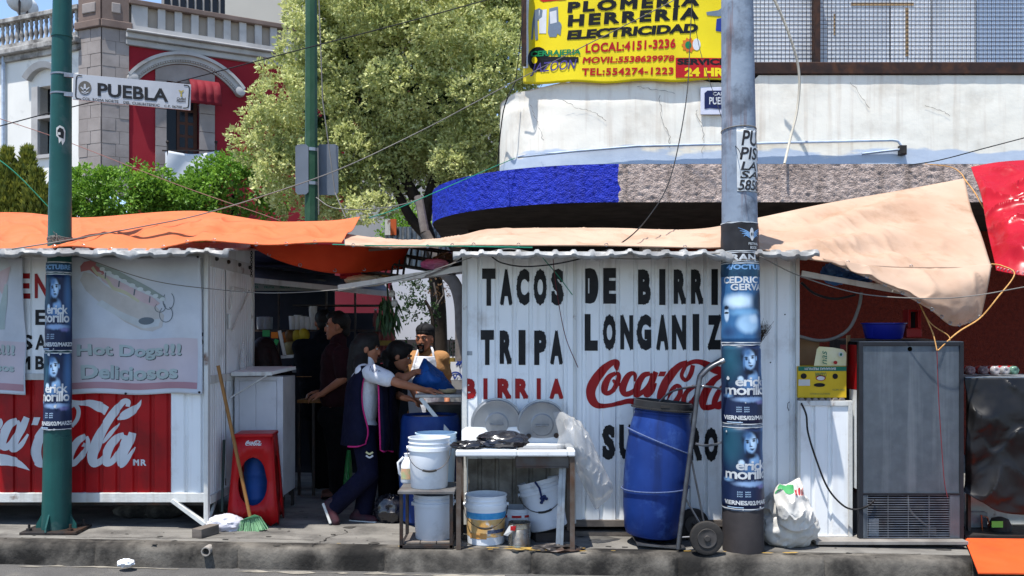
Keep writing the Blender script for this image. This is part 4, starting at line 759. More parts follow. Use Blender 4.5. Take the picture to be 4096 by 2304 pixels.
bdec(TB, rect2(-200, 1366, 98, 1560), ban_p, .003, 2.1); bdec(TB, rect2(-200, 1535, 99, 1562), ban_r, .004, 2.1); bdec(TB, text2('Tortas!!!', -180, 1382, 60, 1424, .035), tones['dark'], .004, 2.1, 'lettering'); bdec(TB, text2('Tortas!!!', -182, 1380, 58, 1422, .035), tones['pale'], .006, 2.1, 'lettering'); bdec(TB, text2('Deliciosos', -180, 1458, 60, 1490, .035), tones['dark'], .004, 2.1, 'lettering'); bdec(TB, text2('Deliciosos', -182, 1456, 58, 1488, .035), tones['pale'], .006, 2.1, 'lettering')
bdec(TB, disc2(0, 1080, 46, 50), tones['bunb'], .003, 2.1); bdec(TB, poly2([(0, 1090), (46, 1066), (38, 1120), (10, 1180), (-10, 1150)]), tones['pink'], .004, 2.1); bdec(TB, stroke([(30, 1140, 14), (20, 1200, 26), (10, 1260, 30), (14, 1320, 18)]), tones['pale'], .004, 2.1)

# ---------------------------------------------------------------- tarps
or_t = mat('orange_tarp_cloth', S(224, 126, 82), S(214, 112, 68), s=2, r=.7, trans=.3, bump=.15, bs=7, dirt=S(206, 132, 84), da=.5, ds=1.5, spec=.2)
be_t = mat('faded_peach_tarp_cloth', S(204, 178, 156), S(186, 154, 130), s=1.6, r=.75, trans=.28, bump=.2, bs=8, dirt=S(158, 122, 94), da=.6, ds=2.6, spec=.2, dlo=.52)
re_t = mat('shiny_red_plastic_sheet', S(186, 34, 48), S(160, 22, 36), s=3, r=.25, trans=.2, bump=.25, bs=7)
dor_t = mat('dark_orange_tarp_cloth', S(200, 70, 34), S(180, 56, 28), s=3, r=.75, trans=.25, bump=.2, bs=9, spec=.2)
def sheet(rows, nu, nv, wob, ws, name, mt, lab, cat='tarp', th=.004, fold=None, parent=None):
    fn, a, b = cgrid(rows, nu, nv, wob, ws, fold); o = MB().grid(fn, a, b).build(name, mt, parent, smooth=70, solid=th, label=lab, cat=cat)
    if cat == 'tarp' and 'navy' not in name:
        e = [fn(i / a, 1) for i in range(a + 1)]; MB().tube(e, .006, 6).build('hem', mt, o, smooth=60)
        for i in range(6, a, max(8, a // 12)): q = fn(i / a, 1 - 1.2 / b); MB().tube([q + V((.012 * math.cos(t), -.008, .012 * math.sin(t))) for t in [k * .785 for k in range(8)]], .003, 5, closed=True).build('eyelet', steel, o)
    return o
def fo(u, v): return V((0, -.01, .014)) * math.sin(u * 46 + math.sin(v * 5) * 2.2) * math.sin(math.pi * min(1, v * 1.1)) + V((0, 0, .012)) * math.sin(u * 17 + v * 4)
sheet([[(-150, 855, 8.4), (100, 856, 8.4), (300, 866, 8.4), (560, 855, 8.4), (800, 849, 8.4), (940, 860, 8.4), (1120, 888, 8.4), (1300, 888, 8.4), (1441, 862, 8.3)], [(-150, 912, 7.5), (100, 918, 7.5), (300, 925, 7.5), (560, 915, 7.5), (800, 915, 7.4), (930, 930, 7.4), (1120, 946, 7.5), (1290, 938, 7.6), (1412, 908, 7.8)], [(-150, 962, 6.95), (100, 966, 6.95), (300, 958, 6.95), (560, 955, 6.95), (740, 945, 6.95), (860, 944, 6.95), (1050, 958, 6.95), (1240, 960, 7.0), (1388, 945, 7.3)], [(-150, 998, 6.7), (100, 1006, 6.7), (270, 990, 6.7), (420, 996, 6.7), (560, 1000, 6.7), (700, 985, 6.7), (830, 964, 6.66), (1050, 972, 6.7), (1200, 974, 6.75), (1366, 976, 6.85)]], 280, 80, .016, 3.4, 'orange_tarp', or_t, 'bright orange tarp stretched over the hot dog stall on the left', fold=fo)
sheet([[(1000, 968, 7.05), (1150, 976, 7.05), (1310, 978, 7.1), (1480, 984, 7.3), (1640, 986, 7.5)], [(1001, 976, 7.12), (1150, 1020, 7.15), (1310, 1040, 7.2), (1470, 1045, 7.4), (1620, 1030, 7.6)], [(1003, 984, 7.2), (1130, 1045, 7.2), (1309, 1088, 7.25), (1455, 1086, 7.45), (1610, 1075, 7.65)]], 40, 16, .01, 4, 'hanging_tarp', dor_t, 'dark orange tarp sagging below the bright one between the stalls')
def fb_(u, v): return V((0, -.02, .045)) * math.sin(v * 17 + (u - .6) * 9 + 1.5 * math.sin(u * 23)) * max(0, min(1, (u - .62) * 5)) * min(1, 5 * v) * min(1, 5 * (1 - v)) * min(1, 9 * (1 - u)) * .55 + V((0, -.004, .02)) * math.sin(u * 30 + v * 3) * v * (1 - v) * 2 + V((0, 0, .03)) * math.sin((u * 26 - v * 9)) * max(0, u - .6) * 2 * v
sheet([[(1380, 935, 8.0), (1560, 960, 8.0), (1740, 962, 7.95), (1850, 940, 7.9), (1990, 916, 7.9), (2400, 912, 7.9), (2780, 917, 7.9), (3030, 872, 8.0), (3300, 815, 8.4), (3600, 762, 8.7), (3858, 714, 9.0)], [(1380, 955, 7.4), (1560, 972, 7.4), (1740, 974, 7.4), (1850, 960, 7.4), (1990, 944, 7.4), (2400, 942, 7.4), (2780, 948, 7.4), (3030, 925, 7.5), (3300, 890, 7.8), (3600, 860, 8.1), (3885, 830, 8.4)], [(1380, 972, 6.9), (1560, 984, 6.9), (1740, 982, 6.9), (1850, 975, 6.9), (1990, 970, 6.9), (2400, 970, 6.9), (2780, 975, 6.9), (3030, 968, 6.95), (3300, 965, 7.2), (3600, 965, 7.5), (3925, 950, 7.8)], [(1380, 980, 6.65), (1560, 988, 6.65), (1740, 986, 6.7), (1850, 980, 6.68), (1990, 980, 6.68), (2400, 982, 6.68), (2780, 990, 6.68), (3030, 996, 6.68), (3300, 1040, 6.7), (3600, 1078, 7.0), (3966, 1056, 7.3)]], 320, 90, .02, 3.4, 'peach_tarp', be_t, 'faded peach tarp over the taco stall, pulled up to the right by ropes', fold=fb_)
sheet([[(3290, 1034, 6.7), (3420, 1052, 6.8), (3560, 1070, 6.95), (3760, 1070, 7.15), (3966, 1056, 7.3)], [(3300, 1042, 6.7), (3450, 1085, 6.78), (3600, 1125, 6.85), (3800, 1150, 6.9), (3958, 1110, 7.2)], [(3315, 1048, 6.72), (3520, 1125, 6.78), (3690, 1200, 6.8), (3830, 1230, 6.9), (3942, 1190, 7.15)], [(3330, 1052, 6.73), (3540, 1140, 6.8), (3715, 1232, 6.82), (3815, 1302, 6.95), (3924, 1268, 7.1)]], 90, 70, .022, 3.4, 'tarp_corner', be_t, 'loose peach tarp corner hanging down in front of the red wall')
sheet([[(3884, 668, 8.8), (4000, 648, 8.7), (4130, 640, 8.6), (4300, 640, 8.6)], [(3915, 780, 8.4), (4010, 800, 8.2), (4130, 770, 8.1), (4300, 760, 8.1)], [(3952, 895, 8.0), (4030, 880, 7.8), (4130, 880, 7.7), (4300, 880, 7.7)], [(3985, 1080, 7.5), (4040, 1092, 7.4), (4130, 1105, 7.3), (4300, 1110, 7.3)]], 120, 100, .05, 3.2, 'red_plastic_sheet', re_t, 'shiny red plastic sheet hung at the right edge beside the peach tarp', fold=lambda u, v: V((0, -.05, .02)) * math.sin((u * 3 + v * 6)) * math.sin(math.pi * v) * .8)
sheet([[(960, 985, 8.1), (1250, 992, 8.1), (1540, 1000, 8.1)], [(960, 1030, 8.7), (1250, 1034, 8.7), (1530, 1040, 8.7)], [(960, 1066, 9.6), (1250, 1070, 9.6), (1500, 1076, 9.6)]], 20, 16, .02, 3, 'navy_tarp', mat('navy_tarp_cloth', S(36, 40, 74), S(28, 32, 60), s=3, r=.7), 'dark navy tarp behind the hanging orange one')  # tarp stretched back into a roof shape to darken the gap below

# ---------------------------------------------------------------- green street pole with posters and street sign
pole_g = mat('weathered_green_pole', S(32, 82, 78), S(26, 66, 64), s=3, r=.42, bump=.15, bs=20, dirt=S(120, 132, 126), da=.45, ds=3, dlo=.56, dhi=.74, streak=S(24, 50, 50), sa=.5)
class Pole:
    def __init__(s, b, t, Y, rb, rt): s.b = V((X_(b[0], Y), Y, Z_(b[1], Y))); s.t = V((X_(t[0], Y), Y, Z_(t[1], Y))); s.rb = rb; s.rt = rt; s.Y = Y
    def at(s, py):
        k = (Z_(py, s.Y) - s.b.z) / (s.t.z - s.b.z); return s.b.lerp(s.t, k), s.rb + (s.rt - s.rb) * k
    def mp(s, off, wob=0):          # (angle, row) -> point on the pole's surface
        def f(a, py):
            c, r = s.at(py); r += off + (wob * noise.noise(V((a * 2.2, py * .02, s.Y))) if wob else 0); return V((c.x + r * math.sin(a), c.y - r * math.cos(a), c.z))
        return f
PG = Pole((226, 2118), (250, -60), 6.83, .102, .064); GP = thing('street_pole', 'dark green steel street pole bolted down in front of the hot dog stall', 'pole', (PG.b.x, 6.83, gz(PG.b.x)))
MB().tube([PG.b, PG.t], [PG.rb, PG.rt], 28).build('shaft', pole_g, GP, smooth=50)
bx = PG.b.x; bzv = gz(bx); MB().obox((bx, 6.83, bzv + .012), (.4, .3, .022), (0, 0, .06)).build('base_plate', dark_steel, GP, bevel=.004)
for dx, dy in ((-.15, -.1), (.15, -.1), (-.15, .1), (.15, .1)):
    b_ = MB().lathe([(.022, .02), (.022, .04), (.01, .04), (.01, .07)], 6, Matrix.Translation((bx + dx, 6.83 + dy, bzv))).build('bolt', dark_steel, GP)
for a in (0, math.pi / 2, math.pi, -math.pi / 2):
    d = V((math.sin(a), -math.cos(a), 0)); c = V((bx, 6.83, bzv + .02)); MB().prism([c + d * .1, c + d * .155, c + d * .15 + V((0, 0, .03)), c + d * .1 + V((0, 0, .12))], d.cross(V((0, 0, 1))) * .012).build('gusset', pole_g, GP)
hb = PG.mp(.002); MB().grid(lambda u, v: hb(.75 + 1.0 * u, 1745 + 220 * v), 8, 4).build('access_door', pole_g, GP, solid=.006)
for py, r_ in ((142, .004), (147, .006), (300, .003), (377, .003)):
    c, r = PG.at(py); MB().lathe([(r + .001, -.007), (r + r_, -.006), (r + r_, .006), (r + .001, .007)], 24, Matrix.Translation(c)).build('band_clamp', pole_g if py < 200 else steel, GP)
stk = mat('white_sticker', S(196, 196, 192), r=.5); stb = mat('black_print', S(30, 30, 32), r=.5)
sk = MB().flat(poly2([(.05, 520), (.35, 510), (.7, 516), (.85, 530), (.82, 570), (.6, 588), (.5, 570), (.3, 582), (.25, 560), (.05, 552)]), PG.mp(.002), [.2, .4, .6], [530, 550]).build('sticker', stk, label='torn black and white sticker on the green pole shaft', cat='sticker')
MB().flat(poly2([(.15, 530), (.35, 518), (.65, 524), (.74, 536), (.7, 562), (.52, 560), (.3, 556), (.16, 545)]), PG.mp(.003), [.2, .4, .6], [530, 550]).build('print', stb, sk); MB().flat(rect2(.2, 538, .42, 548), PG.mp(.004), [.3]).build('print', stk, sk)
m = MB(); random.seed(2)
for k in range(5):
    c, r = PG.at(950 + k * 4); m.tube([c + V(((r + .004) * math.cos(a), (r + .004) * math.sin(a), .006 * math.sin(a * 3 + k))) for a in [i * .39 for i in range(17)]], .0025, 5)
c, r = PG.at(955); kn = c + V((.02, -r - .01, 0))
for k in range(12): m.tube([kn + rv() * .02, kn + rv() * .03, kn + rv() * .05], .002, 4)
m.build('wire_tie', cable_grey, label='knotted wire wrapped round the green pole above the posters', cat='wire')
# street sign
sg = mat('pale_grey_sign_plate', S(168, 170, 175), S(154, 156, 162), s=4, r=.35, dirt=S(150, 150, 156), da=.4, ds=4); SY = 6.72
def smap(off): return lambda u, v: P(u / 1.61, v / 1.61, SY - off)
cor = [(472, 474), (1229, 543), (1224, 711), (466, 640)]; SGN = thing('street_sign', 'tilted pale street name sign reading PUEBLA clamped to the green pole', 'street sign', P(500, 380, SY))
m = MB(); m.prism([smap(0)(*q) for q in cor], (0, .012, 0)); m.build('plate', sg, SGN, bevel=.003)
m = MB(); f = smap(.003)
for q in ([(528, 489, 7), (500, 488, 7), (491, 510, 7), (489, 560, 7), (487, 615, 7), (494, 632, 7), (524, 640, 7)], [(1184, 549, 7), (1212, 553, 7), (1219, 570, 7), (1216, 630, 7), (1213, 680, 7), (1205, 694, 7), (1178, 696, 7)]): m.flat(stroke(q, 4), f)
m.flat(text2('PUEBLA', 628, 532, 1083, 618, .03, slope=40), f); m.flat(text2('COL. ROMA NORTE', 531, 626, 762, 644, .012, slope=19), f); m.flat(text2('DEL. CUAUHTEMOC', 795, 649, 1028, 668, .012, slope=20), f); m.flat(text2('C.P. 06700', 1058, 674, 1172, 690, .012, slope=8), f); m.build('lettering', stb, SGN)
MB().flat(disc2(546, 565, 42, 44), smap(.003)).build('emblem', mat('bronze_emblem', S(92, 88, 82), r=.5), SGN)
m = MB(); f = smap(.0045)
for q in ([(546, 540, 10), (546, 575, 16), (546, 600, 8)], [(520, 560, 8), (546, 580, 10), (575, 562, 8)], [(525, 590, 7), (546, 600, 8), (570, 592, 7)]): m.flat(stroke(q, 4), f)
m.build('emblem', sg, SGN); m = MB(); m.flat(stroke([(1152, 580, 6), (1166, 592, 12), (1182, 582, 6)], 4), smap(.003)); m.flat(stroke([(1166, 590, 12), (1167, 605, 9), (1168, 622, 12)], 4), smap(.0036)); m.build('emblem', mat('gold_mark', S(150, 136, 70), r=.5), SGN)
m = MB(); m.flat(text2('Ciudad', 1138, 627, 1195, 643, .02), smap(.003)); m.flat(text2('Mexico', 1138, 643, 1195, 658, .02), smap(.003)); m.build('lettering', stb, SGN)
for py in (300, 377): MB().bar(P(262, py, 6.76), P(300, py + 3, 6.74), .03, .03).build('bracket', steel, SGN)
# concrete pole
conc_p = mat('painted_concrete_pole', S(140, 152, 166), S(112, 124, 140), s=3, r=.7, bump=.3, bs=18, dirt=S(70, 74, 84), da=.75, ds=5, dlo=.48, dhi=.66, streak=S(110, 74, 60), sa=.75, slo=.58, shi=.68); conc_b = mat('dark_pole_foot', S(64, 60, 60), S(48, 45, 46), s=4, r=.8, bump=.2, bs=20)
PC = Pole((2974, 2290), (2948, -60), 6.62, .147, .111); CP = thing('utility_pole', 'grey concrete utility pole covered in blue posters in front of the taco stall', 'pole', (PC.b.x, 6.58, gz(PC.b.x)))
q, r = PC.at(2030); MB().tube([q, PC.t], [r, PC.rt], 36).build('shaft', conc_p, CP, smooth=50); MB().tube([PC.b, q], [PC.rb, r], 36).build('foot', conc_b, CP, smooth=50)
for py in (523, 1050):
    c, r = PC.at(py); MB().tube([c + V(((r + .004) * math.cos(a), (r + .004) * math.sin(a), .012 * math.cos(a + 1.2))) for a in [i * .2618 for i in range(24)]], .003, 5, closed=True).build('wire_band', cable_grey, CP)
# posters
pb = {k: mat('poster_' + k, c, d, s=14, r=.4) for k, c, d in (('navy', S(34, 48, 82), S(26, 58, 84)), ('teal', S(38, 76, 98), S(24, 46, 72)), ('sky', S(120, 160, 200), S(90, 134, 182)), ('pale', S(176, 200, 222), S(150, 180, 210)), ('dark', S(24, 30, 48), S(30, 40, 60)), ('mid', S(66, 106, 152), S(50, 86, 130)), ('ink', S(36, 35, 37), S(46, 45, 47)), ('paper', S(200, 204, 206), S(180, 184, 186)))}
def pcuts(m2): a = [p[0] for p in m2[0]]; b = [p[1] for p in m2[0]]; return [q * .15 for q in range(-13, 14) if min(a) < q * .15 < max(a)], [q for q in range(int(min(b)) + 20, int(max(b)), 40)]
def soft_print(name, base, ells):     # flat print: soft overlapping tones laid out on the sheet's own UV
    M_ = bpy.data.materials.new(name); M_.use_nodes = True; nt = M_.node_tree; N = nt.nodes; L = nt.links; b = N['Principled BSDF']; b.inputs['Roughness'].default_value = .45; b.inputs['Specular IOR Level'].default_value = .25
    uv = N.new('ShaderNodeUVMap'); uv.uv_map = 'sheet'; nz = N.new('ShaderNodeTexNoise'); nz.inputs['Scale'].default_value = 5; nz.inputs['Detail'].default_value = 6; L.new(uv.outputs[0], nz.inputs['Vector'])
    wv = N.new('ShaderNodeVectorMath'); wv.operation = 'MULTIPLY_ADD'; L.new(nz.outputs['Color'], wv.inputs[0]); wv.inputs[1].default_value = (.06, .03, 0); L.new(uv.outputs[0], wv.inputs[2]); cur = None
    mx0 = N.new('ShaderNodeMix'); mx0.data_type = 'RGBA'; L.new(nz.outputs['Fac'], mx0.inputs[0]); mx0.inputs[6].default_value = base[0]; mx0.inputs[7].default_value = base[1]; cur = mx0.outputs[2]
    for (cx, cy, rx, ry, soft, c) in ells:
        mp = N.new('ShaderNodeMapping'); mp.vector_type = 'POINT'; L.new(wv.outputs[0], mp.inputs[0]); mp.inputs['Scale'].default_value = (1 / rx, 1 / ry, 1); mp.inputs['Location'].default_value = (-(cx + .03) / rx, -(cy + .015) / ry, 0)
        ln = N.new('ShaderNodeVectorMath'); ln.operation = 'LENGTH'; L.new(mp.outputs[0], ln.inputs[0]); mr = N.new('ShaderNodeMapRange'); mr.interpolation_type = 'SMOOTHSTEP'; mr.inputs[1].default_value = 1 + soft / 2; mr.inputs[2].default_value = max(0, 1 - soft); L.new(ln.outputs['Value'], mr.inputs[0])
        mx = N.new('ShaderNodeMix'); mx.data_type = 'RGBA'; L.new(mr.outputs[0], mx.inputs[0]); L.new(cur, mx.inputs[6]); mx.inputs[7].default_value = c; cur = mx.outputs[2]
    L.new(cur, b.inputs['Base Color']); return M_
class Poster:
    def __init__(s, pole, y0, y1, base, name, lab, a0=-1.75, a1=1.75, group=None):
        s.pole = pole; s.y0 = y0; s.y1 = y1; s.k = 0; f = pole.mp(.004, .006); n = 40
        def g(u, v):
            py = y0 + (y1 - y0) * v + (5 * noise.noise(V((u * 6, y0, 1))) if v in (0, 1) else 0); return f(a0 + (a1 - a0) * u, py)
        s.wf = f; s.rng = (a0, a1); s.o = MB().grid(g, n, 14).build(name, base, smooth=70, solid=.0012, label=lab, cat='poster', group=group); me = s.o.data; ul = me.uv_layers.new(name='sheet')
        for lp in me.loops: ul.data[lp.index].uv = (a0 + (a1 - a0) * (lp.vertex_index % (n + 1)) / n, (lp.vertex_index // (n + 1)) / 14)
        # white torn edge strips (width measured in rows)
        for v in (y0, y1 - 4): MB().grid(lambda u, w, v=v: pole.mp(.0056, .006)(a0 + (a1 - a0) * u, v + w * (3 + 3 * noise.noise(V((u * 8, v, 2))))), 40, 1).build('torn_edge', pb['paper'], s.o, solid=.0008)
    def dec(s, m2, mt, name='print'):
        s.k += 1; H = s.y1 - s.y0; m3 = ([(a, s.y0 + v * H) for a, v in m2[0]], m2[1]); u, w = pcuts(m3); f = s.pole.mp(.0052 + .0004 * s.k, .006); MB().flat(m3, f, u, w).build(name, pb[mt] if isinstance(mt, str) else mt, s.o)
    def st(s, pts, mt, asp=None):       # stroke with width in angle units
        asp = asp or (s.y1 - s.y0) / 72.0; q = [(a, v * asp, w) for a, v, w in pts]; m2 = stroke(q, 5); s.dec(([(a, v / asp) for a, v in m2[0]], m2[1]), mt)
def dj_poster(pole, y0, y1, lab, sh=0):
    nv, tl, sk_, pl_, dk, md = S(26, 40, 74), S(34, 78, 98), S(120, 158, 198), S(178, 204, 226), S(16, 22, 38), S(70, 108, 152); h = sh
    E = [(-.8, .2, .7, .3, .9, tl), (1.2, .3, .4, .4, .9, md), (.2 + h, .145, .46, .115, .35, dk), (.42 + h, .42, .34, .1, .4, sk_), (.3 + h, .5, .75, .07, .7, md), (-.28 + h, .43, .16, .04, .5, pl_), (.2 + h, .345, .34, .04, .7, dk), (.2 + h, .19, .335, .125, .22, sk_), (.3 + h, .19, .21, .1, .9, pl_), (.08 + h, .1, .26, .05, .9, md), (.02 + h, .178, .1, .018, .8, dk), (.36 + h, .163, .1, .018, .8, dk), (.0 + h, .158, .12, .009, .6, dk), (.37 + h, .14, .13, .009, .6, dk), (.15 + h, .205, .045, .04, .9, md), (.19 + h, .226, .09, .009, .8, dk), (.25 + h, .262, .14, .011, .7, dk), (.24 + h, .276, .1, .008, .9, md), (-.1 + h, .22, .07, .08, .9, md), (.6 + h, .17, .055, .032, .5, sk_), (.3, .685, 1.0, .04, .6, S(130, 158, 196)), (.9, .72, .4, .03, .9, S(110, 110, 160)), (-1.0, .64, .3, .03, .9, sk_)]
    p = Poster(pole, y0, y1, soft_print('blue_portrait_print', (nv, S(22, 34, 60)), E), 'event_poster', lab, group='blue event posters on the poles')
    p.dec(text2('erick', -.55, .4, 1.15, .52, .022, space=.9), 'paper', 'lettering'); p.dec(text2('morillo', -1.15, .5, 1.3, .63, .022, space=.9), 'paper', 'lettering'); p.dec(text2('REGRESA LA LEYENDA', -.5, .64, 1.2, .655, .01), 'dark', 'lettering')
    for r_ in range(3):
        for c_, w in ((-.5, '$350'), (-.12, '$450')): p.dec(text2(w, c_, .775 + .026 * r_, c_ + .26, .792 + .026 * r_, .01), 'pale', 'lettering')
    random.seed(y0)
    for _ in range(5):
        a, v = random.uniform(-1.4, 1.4), random.choice([random.uniform(0, .06), random.uniform(.94, 1), random.uniform(.2, .8)]); w = random.uniform(.04, .16); p.dec(poly2([(a + w * random.uniform(.3, 1) * math.cos(k * .9), v + w * .22 * random.uniform(.3, 1) * math.sin(k * .9)) for k in range(7)]), 'paper', 'torn_patch')
    p.dec(text2('VIERNES/02/MARZO', -1.2, .885, 1.55, .94, .035), 'paper', 'lettering'); p.dec(rect2(-1.0, .965, -.2, .975), 'pale')
    return p
dj_poster(PC, 1378, 1692, 'blue face poster dated VIERNES 02, upper one on the concrete pole'); dj_poster(PC, 1702, 2026, 'blue face poster dated VIERNES 02, lower one on the concrete pole')
dj_poster(PG, 1098, 1404, 'upper blue face poster wrapped round the green pole', -.1); dj_poster(PG, 1410, 1716, 'lower torn blue face poster wrapped round the green pole', -.1)
p = Poster(PG, 1050, 1094, pb['teal'], 'poster_strip', 'short OCTUBRE poster strip on the green pole'); p.dec(text2('OCTUBRE', -1.0, .25, 1.4, .7, .04), 'sky', 'lettering')
p = Poster(PC, 895, 1012, pb['ink'], 'event_poster', 'black winged skull festival poster on the concrete pole')
for sg_ in (-1, 1):
    for k in range(4): p.st([(.42 + sg_ * .1, .4 + .05 * k, .05), (.42 + sg_ * .35, .3 + .05 * k, .05), (.42 + sg_ * (.75 - .1 * k), .2 + .1 * k, .02)], 'sky')
p.dec(disc2(.42, .42, .14, .22), 'paper'); p.dec(disc2(.37, .42, .04, .06), 'ink'); p.dec(disc2(.48, .42, .04, .06), 'ink'); p.dec(text2('FESTIVAL', .2, .7, .85, .78, .02), 'paper', 'lettering'); p.dec(text2('ROCK', .3, .82, .75, .92, .02), 'paper', 'lettering')
p = Poster(PC, 1014, 1052, pb['ink'], 'poster_strip', 'black ZIRAN poster strip on the concrete pole'); p.dec(text2('ZIRAN', -1.4, .2, .7, .9, .04), 'paper', 'lettering')
p = Poster(PC, 1056, 1372, soft_print('light_blue_print', (S(60, 112, 156), S(44, 84, 130)), [(-.3, .48, .95, .1, .7, S(190, 214, 232)), (.9, .5, .6, .18, .5, S(20, 46, 70)), (.0, .62, .9, .05, .9, S(110, 160, 200)), (.2, .76, .7, .13, .4, S(150, 186, 216)), (.5, .7, .3, .06, .8, S(190, 214, 232)), (-1.05, .64, .2, .1, .35, S(176, 200, 222)), (-1.05, .56, .2, .03, .5, S(20, 30, 46)), (-1.05, .625, .19, .014, .3, S(14, 20, 30)), (-.9, .86, .5, .08, .9, S(40, 70, 110)), (1.0, .9, .5, .1, .9, S(28, 50, 80))]), 'event_poster', 'light blue CEDRIC GERVAIS poster on the concrete pole'); p.dec(rect2(-1.7, .0, 1.7, .1), 'teal'); p.dec(text2('4/OCTUBRE', -1.0, .02, 1.6, .085, .04), 'sky', 'lettering'); p.dec(rect2(-1.7, .1, 1.7, .17), 'teal'); p.dec(text2('CEDRIC', -1.25, .17, .8, .255, .03), 'paper', 'lettering'); p.dec(text2('GERVAIS', -.75, .26, 1.5, .345, .03), 'paper', 'lettering')

pp = Poster(PC, 527, 775, pb['paper'], 'handwritten_notice', 'white paper with black hand lettering PULPISO high on the concrete pole', -.36, 1.75)
for body, y0, y1, a0, a1 in (('PUL', .03, .28, -.1, 1.5), ('PISO', .3, .5, -.2, 1.7), ('LAV', .53, .67, -.15, 1.6), ('SAL', .68, .8, -.2, 1.6), ('5858-2', .82, .99, -.3, 1.7)): pp.dec(text2(body, a0, y0, a1, y1, .02, .2), 'ink', 'lettering')

# ---------------------------------------------------------------- yellow banner and street plate on the corner building
yb = mat('yellow_vinyl_banner', S(226, 206, 32), S(214, 192, 24), s=2, r=.35, bump=.25, bs=4); ybl = mat('black_banner_print', S(28, 26, 24), r=.35); yrd = mat('red_banner_print', S(176, 28, 30), r=.35); ygr = mat('green_banner_print', S(30, 122, 74), r=.35); ygy = mat('grey_banner_print', S(110, 124, 140), r=.35)
def ym(off):
    def f(u, v): x_ = X_(u, 10.31); Yw = 10.3 if x_ > .85 else 11.3 - math.sqrt(max(.05, 1 - (.85 - x_) ** 2)); p = P(u, v, Yw); p.y += -off + .006 * math.sin(u * .012 - v * .009) + .008 * noise.noise(V((u * .008, v * .008, 3))); return p
    return f
def yz(q): return [(1900 + x / 1.449, y / 1.449) + tuple(w / 1.449 for w in r) for x, y, *r in q]
YB_ = MB().grid(lambda u, v: ym(0)(2118 + 840 * u - 26 * v * (1 - u), -240 + v * (575 - 14 * u) + 4 * math.sin(u * 20) * v), 70, 50).build('trade_banner', yb, smooth=70, solid=.003, label='yellow banner with black and red lettering hung above the white parapet', cat='banner')
def yd(m2, mt, off=.006, nm='print'):
    a = [p[0] for p in m2[0]]; b = [p[1] for p in m2[0]]; us = [q for q in range(2080, 2960, 40) if min(a) < q < max(a)]; vs = [q for q in range(-240, 340, 40) if min(b) < q < max(b)]; MB().flat(m2, ym(off), us, vs).build(nm, mt, YB_)
def yt(body, x0, y0, x1, y1, mt, bold=.05, sl=0, sh=0, off=.006, sp=1): a = yz([(x0, y0), (x1, y1)]); yd(text2(body, *a[0], *a[1], bold, sh, sp, sl / 1.449), mt, off, 'lettering')
yt('PLOMERIA', 535, 10, 1300, 76, ybl, .055, -42, .05, sp=1.3); yt('HERRERÍA', 536, 68, 1297, 156, ybl, .055, -45, .05, sp=1.3); yt('ELECTRICIDAD', 532, 175, 1295, 232, ybl, .055, -42, .1); yt('LOCAL:4151-3236', 640, 252, 1162, 308, yrd, .04, -28, .05, sp=1.1); yt('MOVIL:5538629978', 622, 330, 1155, 368, yrd, .04, -10, .15, sp=1.05); yt('TEL:554274-1223', 620, 394, 1150, 438, yrd, .04, -4, .05, sp=1.15)
yt('CERRAJERIA', 322, 298, 612, 342, ygr, .04, -16, .1, off=.009)
a = yz([(365, 345)])[0]; yd(disc2(a[0], a[1], 42, 50), ybl, .0065); yd(disc2(a[0] - 14, a[1] + 4, 11, 14), yb, .0075); yt('JAZOON', 320, 372, 590, 445, mat('purple_banner_print', S(74, 66, 130), r=.4), .01, -30, .3, off=.010); a = yz([(420, 330), (600, 362)]); yd(rect2(*a[0], *a[1]), ybl, .0064)
a = yz([(1162, 336), (1500, 452)]); yd(rect2(*a[0], *a[1]), yrd, .0062); yt('SERVICIO', 1170, 340, 1500, 378, ybl, .05, 0, off=.008); yt('24 HRS', 1212, 392, 1480, 446, yb, .05, 0, off=.008); yd(poly2(yz([(370, 0), (520, -20), (530, -2), (395, 12)])), yrd)
for pts in ([(345, 60), (372, 48), (392, 60), (388, 100), (362, 120), (365, 230), (350, 235), (342, 140), (335, 230), (325, 232), (332, 130)], [(430, 50), (480, 38), (486, 170), (470, 215), (432, 215), (422, 190)], [(458, 150), (490, 125), (502, 145), (495, 205), (470, 190)]): yd(poly2(yz(pts)), ygy, .0062)
yd(poly2(yz([(370, 60), (415, 55), (412, 195), (372, 195)])), mat('white_banner_print', S(206, 210, 214), r=.4), .0061); yd(poly2(yz([(432, 70), (472, 60), (474, 130), (436, 140)])), MT.get('w') or white_paint, .007)
a = yz([(1240, 262)])[0]; yd(poly2([(a[0] + r_ * math.cos(t_), a[1] + r_ * math.sin(t_)) for i in range(20) for t_, r_ in [(i * .314, 24 if i % 2 else 32)]]), mat('orange_banner_print', S(206, 110, 40), r=.4)); yd(disc2(a[0] - 3, a[1], 13, 15), ygr, .008); a = yz([(1284, 258)])[0]; yd(disc2(*a, 16, 24), white_paint, .0065); yd(poly2(yz([(1340, 70), (1410, 60), (1440, 40), (1460, 90), (1410, 95), (1345, 88)])), ygy); yd(poly2(yz([(1400, 110), (1450, 100), (1460, 175), (1430, 185), (1395, 178)])), mat('blue_banner_print', S(40, 60, 140), r=.4))
pl = MB().pbox(2803, 348, 2920, 458, 10.315, .02).build('street_plate', mat('enamel_plate_rim', S(206, 208, 220), S(188, 190, 206), s=9, r=.3), bevel=.004, label='old enamel wall plate reading CALLE PUEBLA half behind the concrete pole', cat='street sign')
MB().flat(poly2([(2818, 372), (2830, 362), (2905, 362), (2905, 430), (2880, 436), (2840, 432), (2818, 436)]), lambda u, v: P(u, v, 10.311)).build('field', mat('dark_blue_enamel', S(30, 38, 84), S(24, 30, 66), s=9, r=.3), pl)
